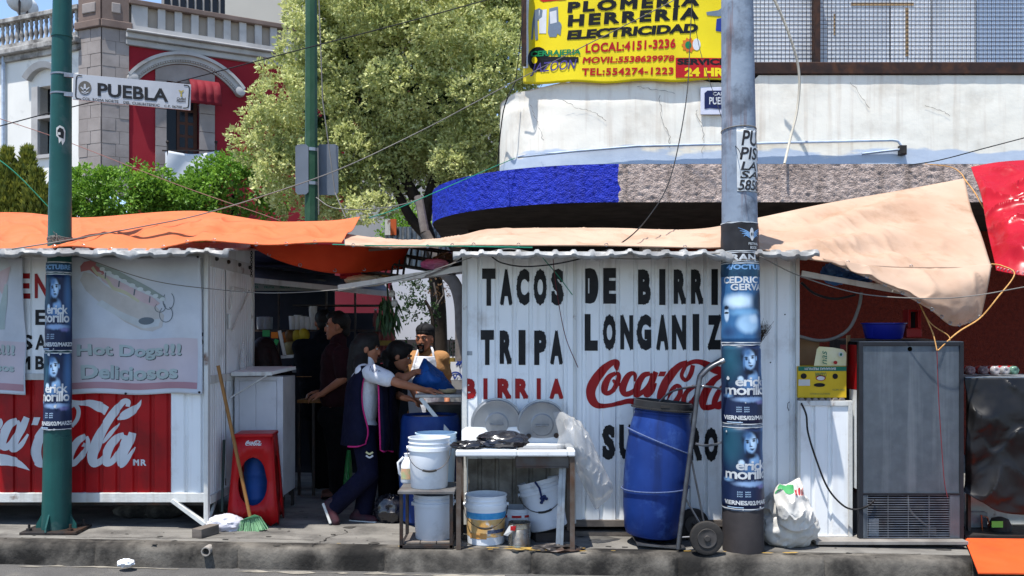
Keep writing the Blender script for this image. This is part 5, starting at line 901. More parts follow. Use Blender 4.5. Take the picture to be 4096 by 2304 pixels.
m = MB(); m.flat(text2('CALLE', 2852, 368, 2915, 382, .02), lambda u, v: P(u, v, 10.308)); m.flat(text2('PUEBLA', 2837, 388, 2930, 418, .02), lambda u, v: P(u, v, 10.308)); m.build('lettering', white_paint, pl)
# ---------------------------------------------------------------- things on the pavement
def crumple(c, r, amp, fr, seed, n=40, flat=None):
    m = MB(); vs = []; fs = []; c = V(c)
    for i in range(n // 2 + 1):
        ph = -math.pi / 2 + math.pi * i / (n // 2)
        for k in range(n):
            a = 2 * math.pi * k / n; d = V((math.cos(ph) * math.cos(a), math.cos(ph) * math.sin(a), math.sin(ph))); q = 1 + amp * (1 - 2 * abs(noise.noise(d * fr + V((seed, 0, 0))))) + amp * .5 * (1 - 2 * abs(noise.noise(d * fr * 2.3 + V((0, seed, 0)))))
            p = c + V((d.x * r[0], d.y * r[1], d.z * r[2])) * q
            if flat is not None: p.z = max(p.z, flat)
            vs.append(p)
    for i in range(n // 2):
        for k in range(n): l = (k + 1) % n; fs.append((i * n + k, i * n + l, (i + 1) * n + l, (i + 1) * n + k))
    return m.add(vs, fs)
pw = mat('white_bucket_plastic', S(226, 229, 232), S(216, 220, 224), s=3, r=.35, dirt=S(160, 162, 164), da=.35, ds=5, dlo=.55); pbl = mat('pale_blue_bucket_plastic', S(186, 208, 224), S(174, 198, 216), s=3, r=.35); pgr = mat('grey_white_bucket_plastic', S(196, 200, 206), S(180, 184, 190), s=3, r=.4, dirt=S(120, 118, 116), da=.5, ds=6, dlo=.55)
def bucket(base, R, H, lab, mt, rot=(0, 0, 0), handle=None, parts=()):
    t = thing('bucket', lab, 'bucket', base, 'plastic paint buckets'); M_ = Matrix.Translation(V(base)) @ Euler(rot).to_matrix().to_4x4()
    MB().lathe([(R * .84, .0), (R * .87, .006), (R * .94, H * .74), (R * 1.0, H * .745), (R * 1.0, H * .82), (R * .955, H * .825), (R * .955, H * .885), (R * .99, H * .89), (R * .99, H * .905), (R * .955, H * .91), (R * .96, H * .975), (R * 1.0, H * .98), (R * 1.0, H), (R * .95, H), (R * .93, H * .9), (R * .83, .02)], 40, M_).build('body', mt, t, smooth=35)
    for s in (-1, 1): MB().lathe([(.014, 0), (.014, .012)], 10, M_ @ Matrix.Translation((s * R * .99, 0, H * .79)) @ Matrix.Rotation(s * math.pi / 2, 4, 'Y')).build('ear', mt, t)
    if handle is not None:
        pts = []
        for i in range(21):
            a = math.pi * i / 20; x = -R * 1.03 * math.cos(a); d = math.sin(a); pts.append(M_ @ V((x, -(R * 1.02) * d ** .6 * handle, H * .79 - d * H * .42 * (1 if handle > 0 else -.3))))
        MB().tube(pts, .0028, 6).build('handle', dark_steel, t, smooth=60); MB().tube(pts[8:13], .008, 8).build('grip', black_rubber, t, smooth=60)
    return t, M_
# stool table with buckets
st = thing('stool_table', 'grey metal stool table holding white buckets at the kerb edge', 'table', (X_(1700, 6.65), 6.65, 0)); x0, x1, y0, y1, z0, zt = X_(1597, 6.47), X_(1812, 6.47), 6.47, 6.86, gz(-.6), .396
for x in (x0 + .013, x1 - .013):
    for y in (y0 + .013, y1 - .013): MB().box((x - .012, y - .012, z0), (x + .012, y + .012, zt)).build('leg', dark_steel, st, bevel=.002)
for y in (y0 + .013, y1 - .013): MB().box((x0, y - .012, z0 + .005), (x1, y + .012, z0 + .028)).build('rail', dark_steel, st, bevel=.002)
for x in (x0 + .013, x1 - .013): MB().box((x - .011, y0 + .026, z0 + .006), (x + .011, y1 - .026, z0 + .027)).build('rail', dark_steel, st, bevel=.002)
MB().box((x0 - .01, y0 - .01, zt), (x1 + .012, y1 + .01, zt + .022)).build('top', mat('worn_metal_top', S(120, 118, 116), S(86, 84, 84), s=8, r=.55, m=.4, dirt=rust, da=.4, ds=7), st, bevel=.003); 
for k in range(3): MB().box((x0 + .03 + k * .115, y0 + .03, z0 + .028), (x0 + .14 + k * .115, y1 - .03, z0 + .042)).build('shelf_board', grey_wood, st, bevel=.002)
bucket((X_(1717, 6.65), 6.65, .419), .152, .357, 'clean white bucket with wire handle standing at the front of the stool table', pw, (0, 0, .1), 1)
bucket((X_(1744, 6.97), 6.97, .40), .158, .375, 'pale blue bucket behind the white one on the stool table', pbl)
bucket((X_(1735, 6.66), 6.66, gz(-.5) + .042), .15, .32, 'greyish bucket standing on the low shelf of the stool table', pgr, (0, 0, .3))
jg = thing('plastic_jug', 'small white plastic jug with label beside the buckets', 'jug', (X_(1628, 6.85), 6.85, .419)); jb_ = Matrix.Translation((X_(1632, 6.84), 6.84, .419)); MB().lathe([(.05, 0), (.055, .01), (.055, .13), (.04, .17), (.025, .19), (.03, .215), (.02, .215)], 20, jb_).build('body', pw, jg, smooth=40); MB().tube([jb_ @ V((-.03, -.02, .19)), jb_ @ V((-.07, -.03, .15)), jb_ @ V((-.06, -.03, .07)), jb_ @ V((-.045, -.02, .05))], .009, 8).build('handle', pw, jg, smooth=60); MB().grid(lambda u, v: jb_ @ V((.0565 * math.sin(-1 + 2 * u), -.0565 * math.cos(-1 + 2 * u), .03 + .08 * v)), 10, 2).build('label', mat('green_jug_label', S(130, 176, 130), S(200, 150, 120), s=20, r=.4), jg)
# bucket with printed label under the sink
bk, M_ = bucket((X_(1944, 6.72), 6.72, gz(-.2)), .154, .352, 'white paint bucket with blue and orange label under the sink', pw, (0, 0, 0), 1); H = .352
def bm(off):
    def f(a, z): r = .154 * (.87 + .07 * z / (.74 * H)) + off; return M_ @ V((r * math.sin(a), -r * math.cos(a), z))
    return f
lb_b = mat('worn_blue_label', S(40, 130, 186), S(90, 160, 200), s=14, r=.4); lb_o = mat('worn_orange_label', S(210, 156, 80), S(196, 170, 124), s=16, r=.4, dirt=S(200, 205, 208), da=.8, ds=9, dlo=.56, dhi=.64)
aq = [q * .2 for q in range(-8, 9)]
MB().flat(rect2(-1.55, .19, 1.5, .235), bm(.001), aq).build('label_band', lb_b, bk); MB().flat(rect2(-1.4, .06, 1.4, .188), bm(.001), aq, [.1, .15]).build('label_band', lb_o, bk); MB().flat(rect2(.1, .09, 1.15, .115), bm(.002), aq).build('label_print', mat('navy_label_bar', S(44, 60, 92), S(90, 100, 120), s=60, r=.4), bk); MB().flat(rect2(-.95, .05, .06, .09), bm(.002), aq).build('label_print', mat('orange_label_box', S(208, 140, 66), S(190, 150, 100), s=30, r=.4), bk)
# tin can, lidded bucket, tipped bucket
tin = mat('ribbed_tin', S(168, 168, 162), S(130, 122, 108), s=10, r=.3, m=.9, dirt=S(140, 96, 40), da=.7, ds=7, dlo=.56); pr = [(.076, 0), (.08, .004)]
for k in range(14): pr += [(.078, .02 + k * .0085), (.0805, .0243 + k * .0085)]
cn = thing('tin_can', 'ribbed empty tin can with torn label beside the paint bucket', 'can', (X_(2078, 6.62), 6.62, gz(.05))); MB().lathe(pr + [(.079, .155), (.079, .168), (.081, .172), (.077, .172), (.076, .02)], 32, Matrix.Translation((X_(2078, 6.62), 6.62, gz(.05)))).build('body', tin, cn, smooth=25)
c = V((X_(2048, 6.55), 6.54, gz(.05) + .13)); MB().prism([c + V((-.06, -.02, -.03)), c + V((-.03, -.01, -.04)), c + V((.012, .0, .0)), c + V((.005, .0, .035)), c + V((-.02, 0, .03))], (0, .003, 0)).build('torn_label', stk, cn); MB().prism([c + V((-.012, -.006, .0)), c + V((.02, -.004, -.005)), c + V((.03, -.002, .03)), c + V((-.01, -.002, .028))], (0, .002, 0)).build('torn_label', red_paint, cn)
rb, M2 = bucket((X_(2066, 6.86), 6.86, gz(.05)), .12, .235, 'smaller bucket with red marked rim behind the tin can', pgr); 
for a0 in (-1.2, -.3, .5): MB().grid(lambda u, v: M2 @ V((.1215 * math.sin(a0 + .6 * u), -.1215 * math.cos(a0 + .6 * u), .175 + .018 * v)), 6, 1).build('rim_mark', red_paint, rb)
cart = MB().obox((X_(2200, 6.85), 6.86, gz(.3) + .035), (.26, .2, .07), (0, 0, .2)).build('brick', mat('dark_brick', S(70, 62, 58), S(52, 48, 46), s=9, r=.9, bump=.4), bevel=.006, label='dark block under the tipped bucket below the sink', cat='block')
tb, M3 = bucket((X_(2198, 6.83), 6.83, gz(.3) + .09), .157, .36, 'scuffed white bucket tipped to the left under the sink, blue rope on its rim', pgr, (math.radians(-6), math.radians(-14), 0), .9)
rp = mat('navy_rope', S(36, 48, 92), S(28, 36, 70), s=60, r=.8); m = MB(); m.tube([M3 @ V((-.02, -.165, .36)), M3 @ V((.0, -.172, .31)), M3 @ V((.0, -.165, .25)), M3 @ V((.02, -.17, .22))], .008, 6)
for k in range(6): m.ell(M3 @ V((.01 + .02 * math.cos(k), -.175, .225 + .02 * math.sin(k * 1.7))), (.014, .012, .012), n=8)
m.build('rope_knot', rp, tb, smooth=60)
# sink
en = mat('white_enamel', S(222, 224, 224), S(210, 212, 212), s=4, r=.25, dirt=S(150, 146, 138), da=.5, ds=5, dlo=.6); SK = thing('sink', 'white enamel sink with drainboard on rusty legs against the taco stall', 'sink', (X_(2070, 6.7), 6.7, 0)); sx0, sx1, sy0, sy1, sz = X_(1822, 6.45), X_(2302, 6.45), 6.45, 6.9, .705; bx0, bx1 = X_(2068, 6.5), X_(2270, 6.5)
m = MB(); m.box((sx0, sy0, sz - .045), (bx0, sy1, sz)); m.box((bx1, sy0, sz - .045), (sx1, sy1, sz)); m.box((bx0, sy0, sz - .045), (bx1, sy0 + .05, sz)); m.box((bx0, sy1 - .08, sz - .045), (bx1, sy1, sz)); m.build('top', en, SK, bevel=.01)
m = MB(); m.box((bx0 - .01, sy0 + .04, sz - .12), (bx0, sy1 - .07, sz - .01)); m.box((bx1, sy0 + .04, sz - .12), (bx1 + .01, sy1 - .07, sz - .01)); m.box((bx0 - .01, sy0 + .035, sz - .12), (bx1 + .01, sy0 + .045, sz - .044)); m.box((bx0 - .01, sy1 - .075, sz - .12), (bx1 + .01, sy1 - .065, sz - .044)); m.box((bx0 - .01, sy0 + .035, sz - .13), (bx1 + .01, sy1 - .065, sz - .12)); m.build('basin', mat('stained_basin', S(96, 92, 88), S(60, 56, 54), s=6, r=.5, dirt=rust, da=.6, ds=6), SK, bevel=.008)
bp = MB().prism([P(1846, 1790, 6.9), P(2298, 1790, 6.9), P(2300, 1712, 6.92), P(2280, 1705, 6.92), P(1866, 1708, 6.92), P(1846, 1722, 6.92)], (0, .03, 0)).build('backsplash', en, SK, bevel=.008)
for px, py in ((2115, 1744), (2225, 1742)): MB().lathe([(.0, 0), (.019, 0), (.019, .006)], 16, Matrix.Translation(P(px, py, 6.9)) @ Matrix.Rotation(math.radians(90), 4, 'X')).build('tap_hole', dark_steel, bp)
for k in range(7): MB().box((sx0 + .06, sy0 + .08 + k * .045, sz), (bx0 - .04, sy0 + .095 + k * .045, sz + .006)).build('drain_ridge', en, SK, bevel=.002)
for x in (sx0 + .02, sx1 - .02):
    for y in (sy0 + .03, sy1 - .03): m = MB(); m.box((x - .016, y - .016, gz(x)), (x - .01, y + .016, sz - .045)); m.box((x - .0099, y - .016, gz(x)), (x + .016, y - .01, sz - .045)); m.build('leg', mat('rusty_leg', S(104, 98, 92), S(78, 60, 48), s=9, r=.7, m=.3, dirt=rust, da=.6, ds=6), SK)
m = MB(); m.bar(P(2247, 1850, 6.6), P(2232, 2196, 6.5), .035, .004, up=(0, 1, 0)); m.bar(P(2258, 1850, 6.6), P(2246, 2196, 6.5), .02, .03, up=(0, 1, 0)); m.build('drain_channel', steel, SK)
crumple(P(2225, 2196, 6.52), (.14, .06, .028), .35, 3, 5, 24).build('metal_scrap', dark_steel, label='crushed dark sheet metal scrap at the foot of the sink', cat='scrap')
alu = mat('dull_aluminium', S(160, 164, 168), S(136, 140, 146), s=5, r=.42, m=.7, dirt=S(110, 110, 112), da=.4, ds=4)
for px, py, r_, Y, lb in ((1987, 1694, 104, 6.94, 'large round aluminium pot lid on the left behind the sink'), (2168, 1697, 100, 6.92, 'round aluminium pot lid on the right behind the sink, overlapping the other')):
    R = r_ * Y / F; t = thing('pot_lid', lb, 'pot lid', P(px, py, Y), 'pot lids leaning behind the sink'); M_ = Matrix.Translation(P(px, py, Y)) @ Matrix.Rotation(math.radians(96), 4, 'X'); MB().lathe([(.001, .03), (R * .42, .03), (R * .46, .022), (R * .86, .016), (R * .9, .02), (R * .94, .008), (R, .006), (R, 0), (R * .9, .0), (.001, .022)], 48, M_, False, False).build('disc', alu, t, smooth=40)
    MB().tube([M_ @ V(q) for q in ((-.045, 0, .03), (-.045, 0, .05), (.045, 0, .05), (.045, 0, .03))], .006, 6).build('handle', steel, t)
gb = mat('black_bin_bag', S(26, 26, 30), S(36, 36, 42), s=6, r=.22, spec=.7)
m = crumple(P(2010, 1762, 6.62), (.16, .11, .06), .2, 2.4, 2, 48, sz + .004); m.v += []; q = crumple(P(1870, 1782, 6.55), (.1, .06, .03), .25, 2.4, 8, 36, sz + .004); m.add(q.v, q.f); m.build('black_bag', gb, smooth=50, label='crumpled black plastic bag lying on the sink drainboard', cat='bag')
cb = mat('clear_plastic', S(206, 206, 204), S(190, 190, 188), s=6, r=.18, alpha=.42, trans=.2)
fn, a, b = cgrid([[(2212, 1650, 6.85), (2250, 1648, 6.8), (2290, 1668, 6.85)], [(2235, 1740, 6.75), (2290, 1700, 6.66), (2355, 1740, 6.8)], [(2230, 1800, 6.7), (2310, 1770, 6.58), (2395, 1830, 6.8)], [(2300, 1880, 6.75), (2345, 1880, 6.62), (2430, 1900, 6.8)], [(2340, 1960, 6.8), (2385, 1960, 6.7), (2452, 1950, 6.82)], [(2375, 2030, 6.85), (2390, 2036, 6.8), (2440, 1990, 6.85)]], 36, 50, .03, 9); MB().grid(fn, a, b).build('plastic_sheet', cb, smooth=50, label='crumpled clear plastic sheet hanging over the right end of the sink', cat='plastic sheet')
# blue drum on a hand truck
dm = mat('scuffed_blue_drum', S(28, 56, 122), S(20, 42, 98), s=3, r=.4, dirt=S(62, 92, 152), da=.45, ds=7, dlo=.54, dhi=.68, streak=S(20, 28, 56), sa=.6, bump=.06, bs=9); db = V((X_(2604, 6.78), 6.78, gz(1) + .055)); M_ = Matrix.Translation(db) @ Matrix.Rotation(math.radians(5.2), 4, 'Y'); DR = thing('plastic_drum', 'scuffed blue plastic drum with black lid strapped to a hand truck', 'drum', db)
MB().lathe([(.15, 0), (.185, .015), (.2, .05), (.222, .2), (.237, .38), (.24, .5), (.236, .66), (.222, .8), (.205, .875), (.198, .895), (.205, .905), (.205, .915), (.196, .92), (.196, .945)], 56, M_).build('body', dm, DR, smooth=40); LIDM = mat('black_drum_lid', S(30, 30, 32), S(44, 43, 43), s=6, r=.35); LD = MB().lathe([(.215, .93), (.23, .932), (.23, .942), (.216, .945), (.214, .99), (.205, .995), (.2, .975), (.15, .968), (.001, .97)], 48, M_, True, False).build('lid', LIDM, DR, smooth=35); MB().obox(M_ @ V((-.02, -.215, .965)), (.06, .012, .016), (0, 0, 0)).build('clasp', black_rubber, LD)
def ring(z, tilt, r, a0=0): return [M_ @ V((r * math.cos(a), r * math.sin(a), z + tilt * math.cos(a))) for a in [i * .196 for i in range(32)]]
rpg = mat('grey_blue_rope', S(96, 112, 150), S(70, 80, 110), s=80, r=.8)
for z, tl, r_, lb in ((.7, -.075, .241, 'upper'), (.36, .03, .245, 'lower')): MB().tube(ring(z, tl, r_), .005, 6, closed=True).build('rope', rpg, smooth=60, label=lb + ' rope strapping the blue drum to the hand truck', cat='rope')
HT = thing('hand_truck', 'grey steel hand truck with black rubber wheels carrying the blue drum', 'hand truck', (X_(2760, 6.7), 6.7, gz(1.3)))
tubem = mat('worn_tube_steel', S(104, 106, 110), S(70, 70, 74), s=9, r=.35, m=.7, dirt=S(120, 126, 134), da=.5, ds=8)
for Y, dx, dy in ((6.5, 0, 0), (6.98, -4, -6)):
    q = crom([P(2712 + dx, 2196, Y), P(2722 + dx, 2110, Y), P(2745 + dx, 1930, Y), P(2775 + dx, 1700, Y), P(2797 + dx, 1530, Y), P(2812 + dx, 1497 + dy, Y), P(2845 + dx, 1468 + dy, Y), P(2892 + dx, 1444 + dy, Y)], 5); MB().tube(q, .0165, 10).build('rail', tubem, HT, smooth=60); MB().tube([q[-2], q[-1] + (q[-1] - q[-2]) * .5], .019, 10).build('grip', steel, HT, smooth=60)
for px, py in ((2745, 1930), (2783, 1640), (2716, 2170)): MB().tube([P(px, py, 6.5), P(px - 3, py - 4, 6.98)], .012, 8).build('crossbar', tubem, HT, smooth=60)
MB().tube(crom([P(2618, 1628, 6.98), P(2680, 1570, 6.9), P(2760, 1548, 6.7), P(2810, 1545, 6.5), P(2860, 1550, 6.6), P(2900, 1562, 6.8)], 6), .008, 8).build('hoop', steel, HT, smooth=60); MB().tube(crom([P(2782, 1775, 6.5), P(2820, 1782, 6.55), P(2860, 1778, 6.7), P(2885, 1770, 6.9)], 5), .009, 8).build('hoop', steel, HT, smooth=60)
a = [V((X_(2535, 6.78), 6.58, gz(1) + .04)), V((X_(2720, 6.78), 6.55, gz(1.2) + .02)), V((X_(2720, 6.78), 6.95, gz(1.2) + .02)), V((X_(2535, 6.78), 6.95, gz(1) + .04))]; MB().hexa([q - V((0, 0, .01)) for q in a] + a).build('toe_plate', tubem, HT)
wz = gz(1.35) + .118
for Y, lb in ((6.455, 'near'), (6.93, 'far')):
    cx = X_(2826, 6.455); M4 = Matrix.Translation((cx, Y, wz)) @ Matrix.Rotation(math.radians(90), 4, 'X'); w = MB().lathe([(.07, -.02), (.1, -.024), (.114, -.02), (.118, -.008), (.118, .008), (.114, .02), (.1, .024), (.07, .02)], 36, M4).build('wheel', black_rubber, HT, smooth=40); MB().lathe([(.001, .034), (.018, .034), (.022, .026), (.045, .022), (.066, .028), (.07, .018), (.07, -.018), (.001, -.018)], 28, M4, False, False).build('hub', mat('grey_wheel_hub', S(84, 80, 78), S(60, 58, 56), s=9, r=.6, m=.3), w, smooth=40)
MB().tube([(X_(2826, 6.455), 6.455, wz), (X_(2826, 6.455), 6.93, wz)], .01, 8).build('axle', dark_steel, HT)
for p0, p1 in (((2826, 2140), (2764, 1830)), ((2826, 2140), (2740, 1990)), ((2826, 2145), (2720, 2150))): MB().tube([P(*p0, 6.5), P(*p1, 6.5)], .007, 6).build('strut', tubem, HT)
# sack
sk_m = mat('woven_white_sack', S(204, 202, 196), S(184, 180, 172), s=5, r=.6, bump=.3, bs=30, dirt=S(150, 142, 132), da=.5, ds=4); zg = gz(2.0)
m = crumple((X_(3158, 6.78), 6.8, zg + .13), (.195, .12, .14), .13, 2.6, 14, 60, zg); q = crumple((X_(3150, 6.78), 6.8, zg + .27), (.15, .1, .13), .16, 2.6, 23, 50); m.add(q.v, q.f); SC = m.build('sack', sk_m, smooth=60, label='stuffed white woven sack slumped beside the concrete pole', cat='sack')
fn, a, b = cgrid([[(3100, 1955, 6.72), (3150, 1935, 6.74), (3195, 1912, 6.78), (3205, 1930, 6.8)], [(3095, 1985, 6.66), (3150, 1990, 6.64), (3200, 1990, 6.68), (3220, 1985, 6.74)], [(3110, 2050, 6.64), (3160, 2060, 6.6), (3215, 2050, 6.63), (3258, 2060, 6.7)], [(3118, 2100, 6.66), (3165, 2125, 6.62), (3220, 2122, 6.63), (3266, 2085, 6.7)]], 50, 50, .03, 9); SFN = fn; fl = MB().grid(fn, a, b).build('folded_mouth', sk_m, SC, smooth=50, solid=.002); m = MB(); gpr = mat('green_sack_print', S(70, 150, 90), r=.6); rpr = mat('red_sack_print', S(180, 60, 66), r=.6)
def sm(u, v): p = SFN(min(max(u, 0), 1), min(max(v, 0), 1)); return p - V((0, .006, 0))
MB().grid(lambda u, v: sm(.02 + .45 * u, .12 + .16 * v), 14, 6).build('print', gpr, SC); 
for k in range(4): MB().grid(lambda u, v, k=k: sm(.5 + .1 * k + .06 * u, .2 + .14 * v), 4, 6).build('print', rpr, SC)
# twig brush behind the pole
random.seed(31); m = MB(); c = P(3030, 1385, 6.78)
for k in range(60):
    d = V((random.uniform(.0, .5), random.uniform(-.2, .2), random.uniform(.6, 1))).normalized(); m.tube([c + rv() * .01, c + d * .08 + rv() * .01, c + d * random.uniform(.14, .2) + rv() * .02], [.0022, .0018, .001], 4)
m.build('twig_brush', mat('dry_twigs', S(70, 58, 48), r=.9), label='bundle of dry twigs tied behind the concrete pole', cat='brush')
# white side cabinet, egg tray, banana box
CB = thing('metal_cabinet', 'low white sheet metal cabinet between the taco stall and the grey fridge', 'cabinet', (X_(3300, 6.95), 7.1, gz(2.3))); GC = [3252, 3320]; Yc = 6.93
ribbed(3200, 3402, 1622, 2150, GC, Yc).build('front_panel', white_metal, CB)
for r_ in ((3190, 1603, 3203, 2158), (3394, 1603, 3411, 2160), (3203, 1603, 3394, 1624), (3203, 2142, 3394, 2160)): MB().pbox(*r_, Yc - .012, .03).build('frame_rail', white_frame, CB, bevel=.003)
MB().pbox(3192, 1606, 3409, 2158, Yc + .025, .4).build('body', white_metal, CB)
MB().tube(crom([P(3205, 1612, 6.9), P(3225, 1660, 6.88), P(3232, 1730, 6.88), P(3262, 1830, 6.88), P(3310, 1950, 6.88), P(3370, 2020, 6.88), P(3420, 2038, 6.86), P(3470, 2025, 6.83), P(3500, 2000, 6.84)], 6), .007, 6).build('power_cable', cable_black, smooth=60, label='black power cable draped across the low white cabinet to the fridge', cat='cable')
eg = mat('grey_egg_carton', S(128, 122, 116), S(104, 98, 94), s=9, r=.9); m = MB()
for k in range(7): m.prism([P(3196 + k * 27, 1603, 6.92), P(3203 + k * 27, 1592, 6.92), P(3215 + k * 27, 1592, 6.92), P(3221 + k * 27, 1603, 6.92)], (0, .3, 0))
m.build('egg_tray', eg, label='grey cardboard egg tray under the yellow banana box', cat='egg tray')
BX = thing('banana_box', 'yellow cardboard banana box upside down on the low white cabinet', 'box', (X_(3290, 6.95), 7.1, Z_(1590, 6.95))); by = mat('yellow_carton_print', S(206, 172, 40), S(192, 158, 34), s=6, r=.6); bgn = mat('green_carton_print', S(34, 104, 82), r=.6); bbr = mat('brown_cardboard', S(142, 108, 76), S(120, 90, 62), s=5, r=.85); Yx = 6.95
MB().pbox(3192, 1465, 3386, 1591, Yx, .32).build('body', by, BX, bevel=.003); fx = lambda o: (lambda u, v: P(u, v, Yx - o)); MB().flat(rect2(3193, 1466, 3386, 1484), fx(.003)).build('green_strip', bgn, BX)
m = MB(); m.flat(text2('BANANAS PREMIUM', 3343, 1480, 3219, 1470, .02), fx(.005)); m.build('lettering', stk, BX); 
for w_, a_, b_, c_, d_, e_ in (('COLIMAN', 3306, 1507, 3262, 1490, .015), ('PESO NETO', 3380, 1562, 3330, 1556, 0), ('PRODUCTO DE MEXICO', 3320, 1578, 3240, 1572, 0)): MB().flat(text2(w_, a_, b_, c_, d_, e_), fx(.003)).build('lettering', bgn, BX)
MB().flat(disc2(3283, 1512, 20, 11), fx(.003)).build('emblem', red_paint, BX); MB().flat(disc2(3283, 1513, 16, 8), fx(.005)).build('emblem', stk, BX); MB().flat(rect2(3194, 1518, 3240, 1543), fx(.003)).build('sticker', stk, BX)
for x, y, rx, ry in ((3215, 1504, 12, 11), (3341, 1505, 11, 11), (3278, 1540, 23, 8)): MB().flat(disc2(x, y, rx, ry), fx(.004)).build('hole', dark_in, BX)
MB().prism([P(3194, 1464, 7.22), P(3274, 1464, 7.22), P(3278, 1362, 7.26), P(3198, 1356, 7.26)], (0, .006, 0)).build('flap', bbr, BX); MB().prism([P(3384, 1464, 7.0), P(3396, 1455, 7.2), P(3399, 1340, 7.2), P(3385, 1342, 7.0)], (.006, 0, 0)).build('flap', bbr, BX)
FP = MB().prism([P(3256, 1463, 6.98), P(3384, 1463, 6.98), P(3386, 1412, 7.0), P(3374, 1398, 7.0), P(3330, 1390, 7.0), P(3278, 1386, 7.0), P(3268, 1396, 7.0), P(3262, 1430, 6.99)], (0, .006, 0)).build('flap', mat('pale_yellow_carton', S(206, 196, 140), S(214, 206, 176), s=7, r=.6), BX)
t2 = text2('nas', 0, 0, 1, 1, .0, .3); MB().flat(([(3290 + 18 * v, 1458 - 55 * u) for u, v in t2[0]], t2[1]), lambda u, v: P(u, v, 6.965)).build('lettering', bgn, BX); MB().flat(disc2(3342, 1450, 8, 7), lambda u, v: P(u, v, 6.964)).build('emblem', red_paint, BX); MB().flat(disc2(3364, 1418, 10, 10), lambda u, v: P(u, v, 6.975)).build('emblem', stk, BX); MB().flat(disc2(3364, 1418, 5, 6), lambda u, v: P(u, v, 6.972)).build('emblem', bgn, BX)
# fridge seen from behind
FG = thing('fridge', 'tall grey fridge seen from its back, wire grille at the bottom', 'fridge', (X_(3645, 6.85), 7.1, Z_(2162, 6.85))); Yr = 6.85; bf = mat('black_fridge_frame', S(38, 40, 46), S(28, 30, 34), s=6, r=.5); gsh = mat('dull_grey_steel_sheet', S(90, 97, 105), S(78, 85, 93), s=12, r=.4, m=.5, streak=S(134, 140, 146), sa=.35, bump=.05, bs=60, dirt=S(88, 92, 98), da=.4, ds=3)
for r_ in ((3437, 1368, 3453, 2160), (3840, 1368, 3856, 2160), (3453, 1368, 3840, 1384), (3453, 1972, 3840, 1980), (3453, 2152, 3840, 2162)): MB().pbox(*r_, Yr, .05).build('frame', bf, FG, bevel=.003)
MB().pbox(3452, 1383, 3841, 1973, Yr + .012, .03).build('back_panel', gsh, FG); MB().lathe([(.001, 0), (.017, 0)], 18, Matrix.Translation(P(3640, 1396, Yr + .01)) @ Matrix.Rotation(math.radians(90), 4, 'X'), False).build('foam_plug', mat('foam_orange', S(176, 112, 40), r=.9), FG)
xa, xb = X_(3439, Yr), X_(3854, Yr); za, zb_ = Z_(2160, Yr), Z_(1368, Yr); MB().hexa([(xa, Yr + .2, za), (xb, Yr + .2, za), (xb, 7.5, za), (xa, 7.5, za), (xa, Yr + .2, zb_), (xb, Yr + .2, zb_), (xb, 7.5, zb_ + .025), (xa, 7.5, zb_ + .025)]).build('body', bf, FG)
MB().hexa([(xa, Yr + .002, zb_), (xb, Yr + .002, zb_), (xb, Yr + .199, zb_), (xa, Yr + .199, zb_), (xa, Yr + .002, zb_ + .004), (xb, Yr + .002, zb_ + .004), (xb, Yr + .199, zb_ + .008), (xa, Yr + .199, zb_ + .008)]).build('top_plate', gsh, FG); MB().pbox(3440, 1384, 3452, 1972, Yr + .05, .149).build('body', bf, FG)
MB().box((xa - .004, Yr + .06, Z_(1560, Yr)), (xa - .001, Yr + .4, Z_(1380, Yr))).build('side_print', red_metal, FG); MB().box((xa - .004, Yr + .06, Z_(1960, Yr)), (xa - .001, Yr + .2, Z_(1562, Yr))).build('side_print', white_metal, FG)
for r_ in ((3453, 1981, 3468, 2152), (3800, 1981, 3840, 2152)): MB().pbox(*r_, Yr + .004, .02).build('grille_frame', gsh, FG)
m = MB()
for k in range(19): a = P(3468, 1981 + k * 9.4, Yr + .008); b_ = P(3800, 1981 + k * 9.4, Yr + .008); m.tube([a, b_], .0022, 5)
for px in (3470, 3552, 3633, 3716, 3798): m.tube([P(px, 1980, Yr + .012), P(px, 2152, Yr + .012)], .003, 5)
m.build('grille', steel, FG); MB().tube(crom([P(3630, 1985, 6.93), P(3640, 2040, 6.93), P(3690, 2090, 6.93), P(3720, 2110, 6.95)], 5), .008, 6).build('hose', cable_grey, FG); MB().tube([P(3560, 2080, 7.0), P(3620, 2110, 7.0), P(3700, 2100, 7.0), P(3690, 2040, 7.0)], .015, 6).build('hose', bf, FG); MB().pbox(3690, 2110, 3745, 2142, 6.93, .06).build('drip_tray', grey_wood, FG); MB().pbox(3475, 2075, 3515, 2150, 6.93, .06).build('relay_box', galv, FG)
MB().pbox(3265, 2166, 3875, 2180, 6.76, .6).build('platform', mat('worn_platform', S(140, 136, 130), S(104, 100, 96), s=4, r=.7, dirt=grime, da=.5, ds=4), bevel=.003, label='low pale metal platform under the fridge and cabinet', cat='platform')
BS = thing('basin', 'dark blue plastic basin standing on top of the fridge', 'basin', (X_(3535, 7.18), 7.18, zb_ + .018)); Mb = Matrix.Translation((X_(3535, 7.18), 7.18, zb_ + .018)) @ Matrix.Diagonal((1.25, .9, 1, 1)); MB().lathe([(.1, 0), (.112, .01), (.132, .115), (.14, .12), (.14, .128), (.128, .125), (.105, .02), (.001, .015)], 40, Mb, True, False).build('bowl', mat('blue_basin_plastic', S(22, 32, 130), S(18, 26, 108), s=3, r=.35), BS, smooth=40)
RD = thing('napkin_holder', 'red plastic dispenser standing behind the basin on the fridge', 'dispenser', (X_(3658, 7.25), 7.25, zb_ + .018)); rpl = mat('red_plastic', S(150, 22, 26), S(132, 18, 22), s=4, r=.4)
for r_ in ((3632, 1238, 3644, 1312), (3672, 1238, 3686, 1312), (3644, 1238, 3672, 1247)): MB().pbox(*r_, 7.25, .1).build('frame', rpl, RD, bevel=.004)
